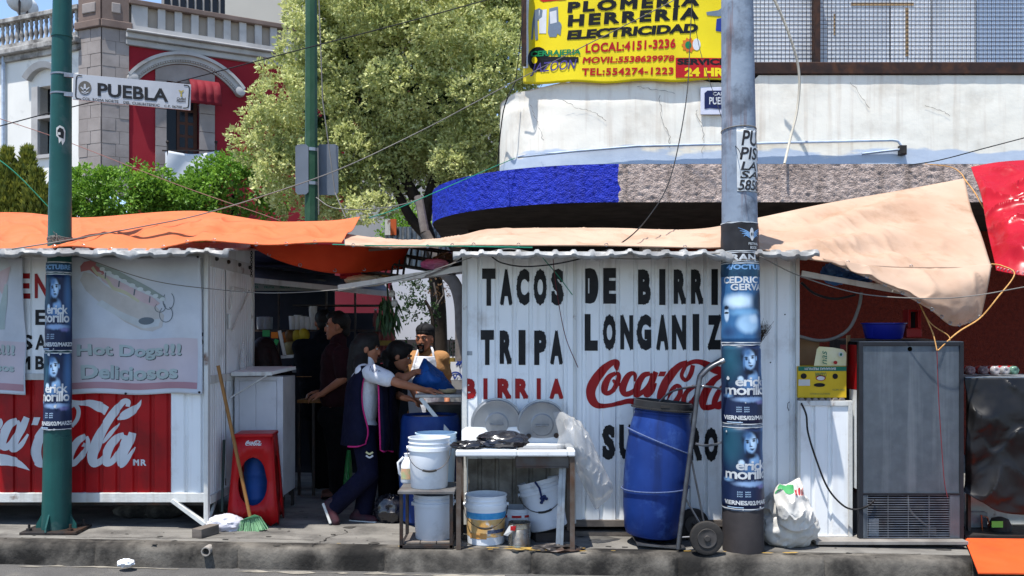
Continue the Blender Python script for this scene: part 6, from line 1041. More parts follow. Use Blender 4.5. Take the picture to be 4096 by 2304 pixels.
MB().pbox(3626, 1312, 3688, 1350, 7.22, .14).build('base', rpl, RD, bevel=.006); MB().pbox(3645, 1248, 3671, 1312, 7.3, .02).build('slot', dark_in, RD)
bb = mat('thin_blue_bag', S(96, 156, 224), S(76, 134, 210), s=8, r=.3, trans=.4); m = crumple(P(3345, 1092, 7.3), (.09, .08, .07), .3, 3, 3, 36); q = crumple(P(3430, 1110, 7.3), (.1, .07, .04), .35, 3.2, 9, 36); m.add(q.v, q.f); m.build('blue_bag', bb, smooth=30, label='crumpled light blue plastic bag lying on the right hatch flap', cat='bag')
crumple(P(3405, 1092, 7.36), (.05, .05, .045), .25, 3, 4, 20).build('dark_bundle', gb, smooth=40, label='small dark bundle inside the blue bag on the right flap', cat='bundle')
MB().tube(crom([P(3446, 1170, 7.2), P(3435, 1230, 7.2), P(3400, 1310, 7.2), P(3340, 1352, 7.2), P(3270, 1362, 7.2), P(3195, 1345, 7.15)], 6), .013, 8).build('grey_hose', cable_grey, smooth=60, label='grey hose looping down from the right flap to the stall', cat='hose')
MB().tube(crom([P(3205, 1130, 7.1), P(3260, 1175, 7.1), P(3340, 1195, 7.1), P(3420, 1180, 7.2)], 6), .01, 6).build('black_cable', cable_black, smooth=60, label='thick black cable hanging under the right flap', cat='cable')
# covered table at right edge
CT = thing('covered_table', 'table draped in black plastic at the right edge beside the fridge', 'table', (X_(4050, 7.25), 7.4, gz(3.8))); MB().pbox(3862, 1508, 4400, 1520, 7.12, .6).build('top', galv, CT)
for px in (3872, 4390): MB().pbox(px, 1520, px + 12, 2140, 7.16, .03).build('leg', dark_steel, CT)
bpm = mat('black_plastic_sheet', S(12, 12, 13), S(18, 18, 20), s=4, r=.45, spec=.3); fn, a, b = cgrid([[(3856, 1512, 7.1), (3960, 1512, 7.08), (4100, 1512, 7.08), (4400, 1512, 7.08)], [(3872, 1640, 7.08), (3960, 1650, 7.02), (4100, 1640, 7.0), (4400, 1640, 7.0)], [(3862, 1780, 7.05), (3960, 1800, 7.05), (4100, 1780, 6.98), (4400, 1780, 7.0)], [(3860, 1920, 7.1), (3960, 1960, 7.0), (4100, 1960, 6.98), (4400, 1960, 7.0)], [(3852, 1965, 7.05), (3930, 2010, 7.0), (4040, 2055, 6.98), (4400, 2070, 7.0)]], 60, 70, .05, 3); MB().grid(fn, a, b).build('plastic_cover', bpm, CT, smooth=40, solid=.002)
for k, (px, c) in enumerate(((3888, S(150, 120, 120)), (3941, S(130, 110, 112)), (3988, S(196, 190, 190)), (4027, S(190, 186, 186)), (4063, S(120, 160, 140)))):
    t = thing('glass_bottle', ['reddish bottle lying leftmost on the black covered table', 'second lying bottle from the fridge on the covered table', 'clear bottle lying in the middle of the row on the covered table', 'clear lying bottle just left of the greenish one', 'greenish bottle lying last in the row at the right edge'][k], 'bottle', P(px, 1500, 7.3), 'bottles lying on the covered table'); Mq = Matrix.Translation(P(px, 1482, 7.25)) @ Matrix.Rotation(math.radians(-90), 4, 'X'); MB().lathe([(.001, .008), (.02, .0), (.03, .004), (.034, .015), (.034, .13), (.014, .2), (.014, .24)], 20, Mq, False).build('body', mat('bottle_glass_%d' % k, c, r=.08, alpha=.6), t, smooth=50); MB().lathe([(.035, .05), (.035, .1)], 20, Mq, False, False).build('label', red_paint, t)
CM = thing('compressor_unit', 'exposed compressor with green sticker under the covered table', 'compressor', (X_(4000, 7.2), 7.3, gz(3.6))); MB().pbox(3862, 2142, 4300, 2156, 7.0, .5).build('base', dark_steel, CM); MB().pbox(3862, 1975, 4300, 2142, 7.42, .02).build('back', white_frame, CM); MB().lathe([(.05, 0), (.08, .01), (.085, .08), (.06, .13), (.02, .145)], 24, Matrix.Translation(P(4000, 2142, 7.2))).build('motor', black_rubber, CM, smooth=40); MB().pbox(3967, 2085, 4012, 2110, 7.1, .004).build('sticker', mat('green_sticker', S(110, 190, 80), r=.5), CM); MB().tube([P(3930, 2130, 7.2), P(3925, 2060, 7.2), P(3950, 2070, 7.2), P(3960, 2110, 7.2)], .006, 6).build('pipe', mat('copper', S(150, 90, 60), r=.4, m=.8), CM); MB().pbox(3865, 2050, 3950, 2135, 7.3, .06).build('radiator', galv, CM)
m = MB(); zo = gz(2.9) + .004; a = [(X_(3912, 6.1), 6.1, zo - .02), (X_(4400, 6.1), 6.1, zo - .03), (X_(4400, 6.95), 6.95, zo + .01), (X_(3858, 6.95), 6.95, zo + .02)]; m.hexa([V(q) for q in a] + [V(q) + V((0, 0, .014)) for q in a]); m.build('orange_board', mat('orange_board_paint', S(214, 86, 40), S(200, 76, 34), s=3, r=.6, dirt=S(160, 70, 40), da=.4, ds=3), bevel=.003, label='bright orange board laid over the kerb at the right edge', cat='board')
# --- around the left stall
rs = mat('red_stool_plastic', S(170, 20, 24), S(152, 16, 20), s=3, r=.35); RS = thing('plastic_stool', 'tall red plastic stool with white script logo beside the hot dog stall', 'stool', (X_(1003, 7.25), 7.28, gz(-2))); z0 = gz(-2) + .0; ztp = .742
def ringpanel(outer, hole, mapf):
    n = 48; cx = sum(p[0] for p in hole) / len(hole); cy = sum(p[1] for p in hole) / len(hole); vs = []
    def hit(poly, a):
        d = V((math.cos(a), math.sin(a))); best = None
        for i in range(len(poly)):
            p = V(poly[i]) - V((cx, cy)); q = V(poly[(i + 1) % len(poly)]) - V((cx, cy)); e = q - p; den = d.x * e.y - d.y * e.x
            if abs(den) < 1e-9: continue
            t = (p.x * e.y - p.y * e.x) / den; s_ = (p.x * d.y - p.y * d.x) / den
            if t > 0 and -1e-6 <= s_ <= 1 + 1e-6 and (best is None or t > best): best = t
        return (cx + d.x * best, cy + d.y * best)
    for i in range(n): a = 2 * math.pi * i / n; vs += [mapf(*hit(outer, a)), mapf(*hit(hole, a))]
    return MB().add(vs, [(2 * i, 2 * ((i + 1) % n), 2 * ((i + 1) % n) + 1, 2 * i + 1) for i in range(n)])
outer = [(-.14, 1), (.14, 1), (.19, .0), (.125, .0), (.11, .11), (-.11, .11), (-.125, 0), (-.19, 0)]; hole = [(.098 * math.cos(a) * (1.0 if math.sin(a) > 0 else 1.12), .5 + .27 * math.copysign(abs(math.sin(a)) ** .75, math.sin(a))) for a in [i * .262 for i in range(24)]]
cxs, cys = X_(1000, 7.12), 7.3
for ang in (0, 90, 180, 270):
    R_ = Matrix.Translation((cxs, cys, z0)) @ Matrix.Rotation(math.radians(ang + 6), 4, 'Z'); f = lambda u, v, R_=R_: R_ @ V((u, -.19 + .05 * v, v * (ztp - z0 - .02))); ringpanel(outer, hole, f).build('side', rs, RS, solid=.008, smooth=40)
R_ = Matrix.Translation((cxs, cys, z0)) @ Matrix.Rotation(math.radians(6), 4, 'Z'); MB().obox((cxs, cys, ztp - .012), (.3, .3, .03), (0, 0, math.radians(6))).build('seat', rs, RS, bevel=.012)
m = MB(); fq = lambda u, v: R_ @ V((u, -.19 + .05 * ((ztp - z0 - .02 - v) / (ztp - z0 - .02)) - .007, ztp - z0 - .02 - v))
k0 = .115 / 600
lg = strokes_union([[(x - 1310, y - 500, w) for x, y, w in q] for q in COKE_R], 4); m.flat(([(x * k0 * .27, .045 + y * k0 * .27) for x, y in lg[0]], lg[1]), fq)
m.build('logo', white_paint, RS)
gc = mat('worn_blue_cylinder', S(24, 66, 130), S(18, 50, 104), s=5, r=.5, dirt=S(80, 96, 120), da=.4, ds=6); MB().lathe([(.09, 0), (.1, .02), (.1, .14), (.104, .15), (.104, .17), (.1, .18), (.1, .33), (.104, .34), (.104, .36), (.1, .37), (.1, .42), (.085, .48), (.04, .51), (.04, .56)], 28, Matrix.Translation((cxs, cys + .02, z0 + .03))).build('gas_cylinder', gc, smooth=40, label='worn blue gas cylinder standing inside the red stool', cat='cylinder')
BR = thing('broom', 'broom with wooden handle and green bristles leaning on the hot dog stall', 'broom', P(1005, 2130, 6.95)); MB().tube([P(872, 1462, 7.0), P(935, 1760, 6.99), P(1000, 2066, 6.97)], .0135, 10).build('handle', wood, BR, smooth=60); gbr = mat('green_broom_plastic', S(70, 120, 84), S(54, 100, 70), s=6, r=.5)
MB().hexa([P(962, 2082, 6.95), P(1043, 2066, 6.95), P(1043, 2066, 7.0), P(962, 2082, 7.0), P(985, 2072, 6.95), P(1018, 2058, 6.95), P(1018, 2058, 7.0), P(985, 2072, 7.0)]).build('head', gbr, BR, bevel=.004); random.seed(6); m = MB()
for k in range(260):
    u = random.random(); a = P(964 + 78 * u, 2082 - 16 * u, 6.955 + .04 * random.random()); b_ = P(946 + 126 * u + random.uniform(-4, 4), 2130 - 22 * max(0, u - .55) * 1.6 + random.uniform(-3, 3), 6.93 + .08 * random.random()); s_ = V((.0018, 0, 0)); m.add([a - s_, a + s_, b_ + s_ * 1.4, b_ - s_ * 1.4], [(0, 1, 2, 3)])
m.build('bristles', mat('green_bristle', S(120, 160, 120), S(88, 132, 96), s=30, r=.45), BR, kind='stuff')
crumple(P(902, 2100, 7.0), (.125, .09, .072), .16, 2.4, 6, 44, gz(-2.1)).build('white_bag', mat('white_thin_bag', S(206, 206, 214), S(190, 190, 200), s=5, r=.35, trans=.2), smooth=50, label='knotted white plastic bag on the pavement beside the broom', cat='bag')
MB().obox(V((X_(819, 6.75), 6.77, gz(-2.2) + .034)), (.085, .2, .068), (0, 0, -.35)).build('support_block', grey_wood, bevel=.004, label='weathered wooden block under the corner foot of the hot dog stall', cat='block')
MB().tube([P(888, 2048, 7.1), P(896, 1760, 7.3)], .011, 8).build('leaning_stick', mat('dark_green_stick', S(54, 66, 62), r=.7), smooth=60, label='thin dark stick leaning behind the red stool', cat='stick')
CN = thing('counter_cabinet', 'narrow white wooden cabinet standing by the side of the hot dog stall', 'cabinet', (X_(1035, 7.6), 7.8, gz(-2))); Yc = 7.6; wc = mat('white_board_cabinet', S(196, 198, 202), S(182, 184, 190), s=3, r=.55, dirt=S(150, 146, 146), da=.4, ds=3); MB().pbox(940, 1510, 1130, 1985, Yc + .012, .44).build('body', wc, CN)
for r_ in ((938, 1506, 955, 1988), (1108, 1506, 1132, 1990), (955, 1506, 1108, 1522)): MB().pbox(*r_, Yc, .03).build('frame', wc, CN, bevel=.003)
for a_, b_ in ((957, 1022), (1025, 1106)): MB().pbox(a_, 1525, b_, 1985, Yc + .006, .02).build('door_board', wc, CN, bevel=.002)
m = MB(); 
for px, Y in ((945, 7.65), (1122, 7.65), (1122, 8.0)): m = MB(); m.box((X_(px, Yc) - .012, Y, gz(-2)), (X_(px, Yc) + .012, Y + .025, Z_(1985, Yc))); m.build('leg', dark_steel, CN)
SH = thing('fold_down_shelf', 'white fold down counter shelf with chipped edge above the narrow cabinet', 'shelf', P(1000, 1500, 7.5)); a = [P(925, 1502, 7.5), P(1088, 1500, 7.5), P(1184, 1478, 7.95), P(1000, 1478, 8.0)]; MB().hexa(a + [q + V((0, 0, .028)) for q in a]).build('board', white_metal, SH, bevel=.003); MB().bar(P(925, 1502, 7.495) + V((0, 0, .012)), P(1088, 1500, 7.495) + V((0, 0, .012)), .012, .032).build('edge', white_frame, SH); MB().bar(P(926, 1588, 7.5), P(1068, 1502, 7.5), .012, .028, up=(0, 1, 0)).build('stay', white_frame, SH, bevel=.002)
t = thing('glass_bottle', 'faint empty glass bottle on the fold down shelf by the stall side', 'bottle', P(972, 1487, 7.75)); MB().lathe([(.02, 0), (.03, .005), (.031, .12), (.013, .19), (.012, .235)], 18, Matrix.Translation(P(972, 1482, 7.75))).build('body', mat('pale_bottle_glass', S(206, 206, 206), r=.08, alpha=.35), t, smooth=50)
random.seed(17)
for px, w, lb in ((545, .17, 'larger dark stone in the shade under the hot dog stall'), (650, .16, 'second dark stone under the hot dog stall nearest its corner')): crumple((X_(px, 7.4), 7.4, gz(-3) + .05), (w, .1, .06), .12, 2, px, 20, gz(-3) - .01).build('stone', kerb_mat, label=lb, cat='stone', smooth=50)
pw_ = crumple(P(503, 2252, 6.32), (.045, .04, .022), .3, 2.6, 7, 24).build('paper_scrap', mat('white_paper', S(220, 222, 226), r=.7), smooth=40, label='crumpled white paper scrap lying in the road by the kerb', cat='paper')
DP = MB().lathe([(.032, -.06), (.032, .03), (.024, .03), (.024, -.06)], 20, Matrix.Translation(P(828, 2203, 6.42)) @ Matrix.Rotation(math.radians(90), 4, 'X'), False, False).build('drain_pipe', mat('pale_pipe', S(150, 144, 136), r=.8), smooth=40, label='short drain pipe end sticking out of the kerb', cat='pipe'); MB().lathe([(.001, 0), (.024, 0)], 16, Matrix.Translation(P(828, 2203, 6.44)) @ Matrix.Rotation(math.radians(90), 4, 'X'), False, False).build('bore', dark_in, DP)
# ---------------------------------------------------------------- juice stall at the back
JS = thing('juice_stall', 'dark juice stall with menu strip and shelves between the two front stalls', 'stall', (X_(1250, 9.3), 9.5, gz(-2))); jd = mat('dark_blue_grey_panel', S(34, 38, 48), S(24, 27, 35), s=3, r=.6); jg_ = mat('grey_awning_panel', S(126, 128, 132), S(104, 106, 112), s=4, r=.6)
a = [P(1000, 1120, 8.75), P(1388, 1156, 8.75), P(1560, 1176, 8.75), P(1000, 1076, 9.4), P(1400, 1104, 9.4), P(1540, 1130, 9.4)]
MB().hexa([a[0], a[2], a[5], a[3]] + [q + V((0, 0, .02)) for q in (a[0], a[2], a[5], a[3])]).build('awning_panel', jg_, JS); MB().bar(a[0] - V((0, .01, 0)), a[2] - V((0, .01, 0)), .02, .05).build('awning_edge', white_frame, JS)
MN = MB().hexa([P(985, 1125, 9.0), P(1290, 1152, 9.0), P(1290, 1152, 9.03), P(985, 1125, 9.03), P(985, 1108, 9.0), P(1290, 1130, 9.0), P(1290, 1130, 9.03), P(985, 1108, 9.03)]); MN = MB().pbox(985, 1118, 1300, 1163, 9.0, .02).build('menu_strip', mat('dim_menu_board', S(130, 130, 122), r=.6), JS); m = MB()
for k, w in enumerate(('LICUADOS', 'JUGOS', 'TORTAS', 'ENSALADAS', 'COCTEL')): m.flat(text2(w, 990 + k * 62, 1126, 1040 + k * 62, 1138, .02), lambda u, v: P(u, v, 8.995)); m.flat(text2('FRUTA', 995 + k * 62, 1144, 1035 + k * 62, 1154, .02), lambda u, v: P(u, v, 8.995))
m.build('lettering', bgn, MN)
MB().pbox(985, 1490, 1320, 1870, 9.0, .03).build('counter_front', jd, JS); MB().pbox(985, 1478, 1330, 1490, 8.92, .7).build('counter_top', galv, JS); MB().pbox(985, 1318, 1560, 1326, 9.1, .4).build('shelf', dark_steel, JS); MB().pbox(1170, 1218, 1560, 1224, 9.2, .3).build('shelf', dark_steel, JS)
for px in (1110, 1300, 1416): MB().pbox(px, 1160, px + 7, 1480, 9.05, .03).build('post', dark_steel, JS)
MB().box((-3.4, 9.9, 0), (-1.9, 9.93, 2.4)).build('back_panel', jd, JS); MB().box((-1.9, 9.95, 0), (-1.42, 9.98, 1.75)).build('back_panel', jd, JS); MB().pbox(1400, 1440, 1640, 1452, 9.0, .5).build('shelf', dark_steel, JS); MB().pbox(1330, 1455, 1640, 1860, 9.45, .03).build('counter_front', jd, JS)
MB().box((-3.4, 9.42, 2.3), (-1.2, 10.6, 2.33)).build('added_roof', jd, JS); MB().pbox(1185, 1505, 1245, 1508, 8.6, .02).build('counter_edge', wood, JS)  # roof panel added to keep light out of the stall
fo_ = mat('white_foam', S(200, 200, 198), r=.7)
for k, (px, y0) in enumerate(((1172, 1262), (1192, 1258), (1212, 1262), (1234, 1265), (1252, 1222))): MB().lathe([(.035, 0), (.042, (1316 - y0) * 9.2 / F)], 16, Matrix.Translation(P(px, 1318, 9.25))).build('foam_cups', fo_, JS and None, smooth=40, label=['leftmost short stack of foam cups on the juice stall shelf', 'second stack of foam cups on the juice stall shelf', 'third stack of foam cups on the juice stall shelf', 'fourth stack of foam cups on the juice stall shelf', 'tallest stack of foam cups on the juice stall shelf'][k], cat='cups', group='foam cup stacks')
for k, px in enumerate((1048, 1070)): MB().lathe([(.05, 0), (.055, .12), (.02, .13)], 14, Matrix.Translation(P(px, 1317, 9.2))).build('plastic_tub', mat('clear_tub_%d' % k, S(150, 154, 160), r=.2, alpha=.6), smooth=40, label=['left', 'right'][k] + ' small clear tub on the juice stall shelf', cat='tub', group='clear tubs')
for k, (px, py, r_, c, lb) in enumerate(((1190, 1345, .06, S(160, 140, 40), 'yellow papaya at the top of the fruit pile'), (1215, 1340, .06, S(176, 156, 44), 'yellow fruit right of the papaya in the stall'), (1207, 1370, .065, S(170, 150, 40), 'large yellow fruit at the middle of the fruit pile'), (1160, 1345, .06, S(96, 70, 40), 'brown melon left of the yellow fruit'), (1160, 1395, .075, S(140, 130, 90), 'pale melon at the bottom of the fruit pile'), (1140, 1350, .05, S(150, 90, 40), 'small orange fruit at the left of the pile'))): MB().ell(P(px, py, 9.0), (r_, r_, r_ * 1.1), n=16).build('fruit', mat('fruit_skin_%d' % k, c, r=.5), smooth=80, label=lb, cat='fruit', group='fruit in the juice stall')
m = MB(); m.bar(P(1118, 1322, 8.85), P(1140, 1425, 8.85), .03, .02, up=(0, 1, 0)); m.bar(P(1125, 1428, 8.85), P(1180, 1424, 8.85), .03, .02, up=(0, 1, 0)); m.build('display_frame', white_frame, JS)
for px, py, c, nm in ((1064, 1328, S(60, 150, 90), 'green'), (1098, 1335, S(214, 120, 40), 'orange')): MB().pbox(px - 14, py - 7, px + 15, py + 18, 8.88, .004).build('price_card', mat(nm + '_card', c, r=.6), label=nm + ' price card hung in the juice stall', cat='card')
MB().obox(P(1104, 1368, 8.87), (.04, .004, .05), (0, .4, 0)).build('price_card', mat('green_card_b', S(60, 160, 90), r=.6), label='small tilted green price card below the others', cat='card')
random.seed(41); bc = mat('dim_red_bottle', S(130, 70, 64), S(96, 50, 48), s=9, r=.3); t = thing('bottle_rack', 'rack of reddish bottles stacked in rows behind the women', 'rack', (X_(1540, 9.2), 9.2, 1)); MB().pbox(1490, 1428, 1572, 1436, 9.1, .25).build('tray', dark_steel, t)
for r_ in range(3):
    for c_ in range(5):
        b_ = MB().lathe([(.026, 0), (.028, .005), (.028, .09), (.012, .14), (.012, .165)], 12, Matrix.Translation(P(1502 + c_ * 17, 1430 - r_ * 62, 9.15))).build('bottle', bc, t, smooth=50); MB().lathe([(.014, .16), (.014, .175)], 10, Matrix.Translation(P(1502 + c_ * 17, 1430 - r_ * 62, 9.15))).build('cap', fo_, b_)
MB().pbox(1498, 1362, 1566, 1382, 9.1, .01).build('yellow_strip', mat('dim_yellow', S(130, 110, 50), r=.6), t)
# wooden table top and trestle behind
BT = thing('bench_table', 'low table with wooden edge behind the red stool', 'table', P(1235, 1960, 8.5)); MB().pbox(1188, 1600, 1300, 1612, 8.5, .4).build('top', wood, BT)
for px in (1190, 1248): MB().pbox(px, 1612, px + 10, 2000, 8.52, .03).build('leg', dark_steel, BT)
# flap load: crates, cloths
cr_b = mat('black_crate_plastic', S(32, 30, 32), S(24, 22, 24), s=6, r=.5); cr_r = mat('red_crate_plastic', S(176, 34, 44), S(156, 26, 36), s=6, r=.5)
def crate(c, sz, rot, mt, lab):
    t = thing('plastic_crate', lab, 'crate', c); M_ = Matrix.Translation(V(c)) @ Euler(rot).to_matrix().to_4x4(); x, y, z = sz
    def br(p, q, w, nm): MB().bar(M_ @ V(p), M_ @ V(q), w, w).build(nm, mt, t)
    for sy in (-y / 2, y / 2):
        for zz in (0, z * .5, z): br((-x / 2, sy, zz), (x / 2, sy, zz), .018, 'rail')
        k = -x / 2
        while k <= x / 2 + .001: br((k, sy, 0), (k, sy, z), .012, 'rib'); k += x / 7
    for sx in (-x / 2, x / 2):
        for zz in (0, z * .5, z): br((sx, -y / 2, zz), (sx, y / 2, zz), .018, 'rail')
    for k in range(5): yy = -y / 2 + y * (k + .5) / 5; br((-x / 2, yy, 0), (x / 2, yy, 0), .02, 'slat')
crate(P(1530, 1098, 7.7), (.34, .28, .17), (0, math.radians(7), .15), cr_b, 'black plastic crate on the left hatch flap nearer the orange tarp'); crate(P(1715, 1080, 7.75), (.4, .28, .17), (0, math.radians(9), -.1), cr_b, 'black plastic crate on the left hatch flap nearer the taco stall'); crate(P(1420, 1110, 8.5), (.24, .2, .05), (0, 0, .1), cr_r, 'flat red crate lying behind the cream cloth')
crumple(P(1470, 1122, 7.7), (.15, .09, .04), .25, 2.4, 5, 32).build('cream_cloth', mat('cream_cloth', S(206, 196, 172), S(184, 172, 148), s=5, r=.85), smooth=50, label='crumpled cream cloth on the end of the left flap', cat='cloth'); crumple(P(1545, 1102, 7.6), (.035, .03, .02), .2, 2, 3, 16).build('brown_object', wood, smooth=50, label='small brown wooden ball beside the cream cloth', cat='ball')
crumple(P(1740, 1058, 7.4), (.09, .06, .035), .3, 2.4, 9, 28).build('pink_cloth', mat('bright_pink_cloth', S(206, 90, 160), S(214, 160, 196), s=9, r=.8), smooth=50, label='bright pink cloth tucked on the left flap', cat='cloth'); crumple(P(1800, 1045, 7.5), (.12, .1, .06), .25, 2.2, 4, 28).build('black_bundle', gb, smooth=50, label='dark bundle beside the pink cloth on the left flap', cat='bundle')
MB().bar(P(1475, 1000, 7.3), P(1690, 985, 7.3), .02, .02).build('tarp_pole', grey_wood, label='grey wooden pole under the tarp above the black crates', cat='pole')
# hanging leaves and bulbs
random.seed(19); m = MB(); c = P(1540, 1175, 7.7)
for k in range(70):
    st_ = c + V((random.uniform(-.06, .1), random.uniform(-.06, .06), random.uniform(-.25, .0))); d = V((random.uniform(-.25, .5), random.uniform(-.3, .3), -1)).normalized(); L_ = random.uniform(.1, .2); w = d.cross(rv()).normalized() * .014; m.add([st_, st_ + d * L_ * .4 + w, st_ + d * L_, st_ + d * L_ * .4 - w], [(0, 1, 2, 3)])
m.tube([P(1548, 1130, 7.7), P(1555, 1240, 7.7), P(1590, 1330, 7.68)], .008, 6); m.build('hanging_leaves', dark_leaf, label='bunch of long dark leaves hanging from the left flap', cat='leaves')
for k, (px, py) in enumerate(((1568, 1175), (1578, 1212))): 
    t = thing('light_bulb', ['upper', 'lower'][k] + ' round pale bulb hanging under the left flap', 'bulb', P(px, py, 7.6)); MB().ell(P(px, py, 7.6), (.028, .028, .032), n=14).build('globe', mat('milky_glass_%d' % k, S(190, 186, 180), r=.3), t, smooth=80); MB().tube([P(px, py - 14, 7.6), P(px - 4, py - 34, 7.6)], .01, 8).build('socket', black_rubber, t)
# serving counter on the left of the taco stall
SV = thing('serving_counter', 'steel serving counter with diagonal brace at the left side of the taco stall', 'counter', P(1760, 1590, 7.5)); z_ = Z_(1578, 7.25); MB().box((X_(1660, 7.25), 7.25, z_ - .025), (X_(1850, 7.05), 7.95, z_)).build('top', steel, SV, bevel=.003); MB().bar(P(1682, 1592, 7.27), P(1835, 1780, 7.2), .03, .02, up=(0, 1, 0)).build('brace', white_frame, SV); MB().box((X_(1845, 7.1), 7.1, .05), (X_(1850, 7.1) + .01, 7.14, z_)).build('leg', steel, SV)
MB().lathe([(.05, 0), (.065, .006), (.075, .03), (.07, .032), (.06, .012)], 28, Matrix.Translation((X_(1790, 7.4), 7.42, z_ + .001))).build('plate', mat('tan_clay_plate', S(196, 176, 140), S(180, 160, 124), s=6, r=.5), smooth=40, label='shallow tan plate on the serving counter by the hand', cat='plate')
bb2 = mat('translucent_blue_bag', S(44, 104, 184), S(34, 84, 160), s=7, r=.3, trans=.35); fn, a, b = cgrid([[(1694, 1434, 7.6), (1700, 1434, 7.6), (1708, 1440, 7.6), (1720, 1450, 7.6)], [(1668, 1490, 7.55), (1700, 1470, 7.46), (1740, 1480, 7.5), (1765, 1488, 7.6)], [(1650, 1525, 7.55), (1695, 1520, 7.42), (1750, 1520, 7.42), (1800, 1530, 7.58)], [(1668, 1556, 7.55), (1710, 1562, 7.46), (1770, 1562, 7.46), (1822, 1556, 7.58)]], 30, 30, .025, 7); MB().grid(fn, a, b).build('blue_bag', bb2, smooth=50, solid=.002, label='translucent blue plastic bag over food on the serving counter', cat='bag')
t = thing('stock_pot', 'dull grey stock pot standing below the serving counter', 'pot', P(1780, 1720, 8.1)); MB().lathe([(.17, -.3), (.18, 0), (.185, .0), (.185, .012), (.16, .012), (.16, -.05)], 32, Matrix.Translation(P(1785, 1618, 8.1))).build('body', mat('dull_pot_metal', S(110, 112, 116), S(92, 94, 98), s=4, r=.5, m=.4), t, smooth=40); MB().lathe([(.001, 0), (.16, 0)], 24, Matrix.Translation(P(1785, 1614, 8.1)), False, False).build('lid', dark_steel, t)
t = thing('plastic_drum', 'dark blue barrel standing behind the stool table and buckets', 'drum', (X_(1715, 7.42), 7.42, gz(-.7))); MB().lathe([(.2, 0), (.235, .03), (.25, .3), (.25, .55), (.235, .82), (.22, .86), (.21, .84)], 40, Matrix.Translation((X_(1722, 7.42), 7.42, gz(-.7)))).build('body', mat('deep_blue_barrel', S(18, 48, 110), S(14, 38, 90), s=3, r=.4, dirt=S(50, 80, 130), da=.4, ds=4), t, smooth=40)
crumple((X_(1555, 7.35), 7.4, gz(-1) + .09), (.11, .09, .11), .18, 2.2, 12, 44, gz(-1)).build('black_bag', gb, smooth=50, label='full black rubbish bag on the pavement behind the stool table', cat='bag')
fn, a, b = cgrid([[(1388, 1800, 8.2), (1395, 1800, 8.18), (1402, 1802, 8.2)], [(1378, 1870, 8.2), (1394, 1870, 8.13), (1408, 1870, 8.2)], [(1372, 1940, 8.2), (1392, 1945, 8.12), (1410, 1940, 8.2)]], 12, 16, .015, 9); MB().grid(fn, a, b).build('green_bag', mat('thin_green_bag', S(60, 150, 80), S(44, 124, 64), s=9, r=.35, trans=.4), smooth=50, solid=.002, label='thin green carrier bag hanging between the standing man and the young woman', cat='bag')
PN = MB().pbox(1802, 1448, 1850, 1520, 9.3, .02).build('emblem_panel', pw, label='white panel with blue ring emblem behind the cook', cat='panel'); m = MB()
for cx, cy, r_ in ((1822, 1515, 26), (1840, 1462, 14)):
    m.flat(stroke([(cx + r_ * math.cos(a), cy + r_ * math.sin(a), 6) for a in [3.14 + i * .31 for i in range(11)]], 3), lambda u, v: P(u, v, 9.295)); m.flat(stroke([(cx - 10, cy - 18, 5), (cx - 2, cy, 5)], 3), lambda u, v: P(u, v, 9.293)); m.flat(stroke([(cx + 8, cy - 20, 5), (cx - 2, cy, 5)], 3), lambda u, v: P(u, v, 9.291))
m.build('emblem', mat('blue_emblem', S(40, 66, 150), r=.4), PN)

# ---------------------------------------------------------------- people
def remesh(prims, vox, sm=3):
    m = MB()
    for p in prims:
        if p[0] == 'c':
            a, b, ra, rb = V(p[1]), V(p[2]), p[3], p[4]; d = (b - a); L_ = d.length; M_ = Matrix.Translation(a) @ d.to_track_quat('Z', 'Y').to_matrix().to_4x4(); pr = []
            for i in range(5): t = -math.pi / 2 + math.pi / 2 * i / 4 * .96 + .02; pr.append((ra * math.cos(t), ra * math.sin(t)))
            for i in range(5): t = math.pi / 2 * i / 4 * .98; pr.append((rb * math.cos(t), L_ + rb * math.sin(t)))
            m.lathe(pr, 14, M_)
        else: m.ell(p[1], p[2], p[3] if len(p) > 3 else None, 16)
    me = bpy.data.meshes.new('tmp'); me.from_pydata(m.v, [], m.f); o = bpy.data.objects.new('tmp', me); COL.objects.link(o)
    r = o.modifiers.new('r', 'REMESH'); r.mode = 'VOXEL'; r.voxel_size = vox; r.use_smooth_shade = True; s = o.modifiers.new('s', 'SMOOTH'); s.iterations = sm; s.factor = .5
    e = bpy.data.meshes.new_from_object(o.evaluated_get(bpy.context.evaluated_depsgraph_get())); out = MB(); out.add([v.co.copy() for v in e.vertices], [tuple(q.vertices) for q in e.polygons]); bpy.data.objects.remove(o); bpy.data.meshes.remove(me); bpy.data.meshes.remove(e); return out
def frame(fwd, up=(0, 0, 1)):
    f = V(fwd).normalized(); r = f.cross(V(up)).normalized(); u = r.cross(f); return f, r, u
def rmat(f, r, u): return Matrix((r, f, u)).transposed()          # local x=right, y=forward, z=up
def head_p(c, fwd, k=1.0):
    f, r, u = frame(fwd); R_ = rmat(f, r, u); c = V(c); e = lambda a, b, d, rad: ('e', c + r * a * k + f * b * k + u * d * k, V(rad) * k, R_)
    return [e(0, -.012, .03, (.074, .092, .088)), e(0, .02, -.03, (.062, .07, .075)), e(0, .035, -.075, (.045, .05, .04)), e(0, .07, -.098, (.022, .022, .018)), e(0, .092, -.018, (.011, .02, .024)), e(0, .1, -.034, (.017, .014, .011)), e(.03, .055, -.02, (.026, .02, .022)), e(-.03, .055, -.02, (.026, .02, .022)), e(.076, -.008, -.008, (.01, .022, .032)), e(-.076, -.008, -.008, (.01, .022, .032)), e(0, .082, -.062, (.022, .012, .007)), e(0, .08, -.074, (.019, .012, .007)), e(0, .08, .022, (.05, .012, .011))]
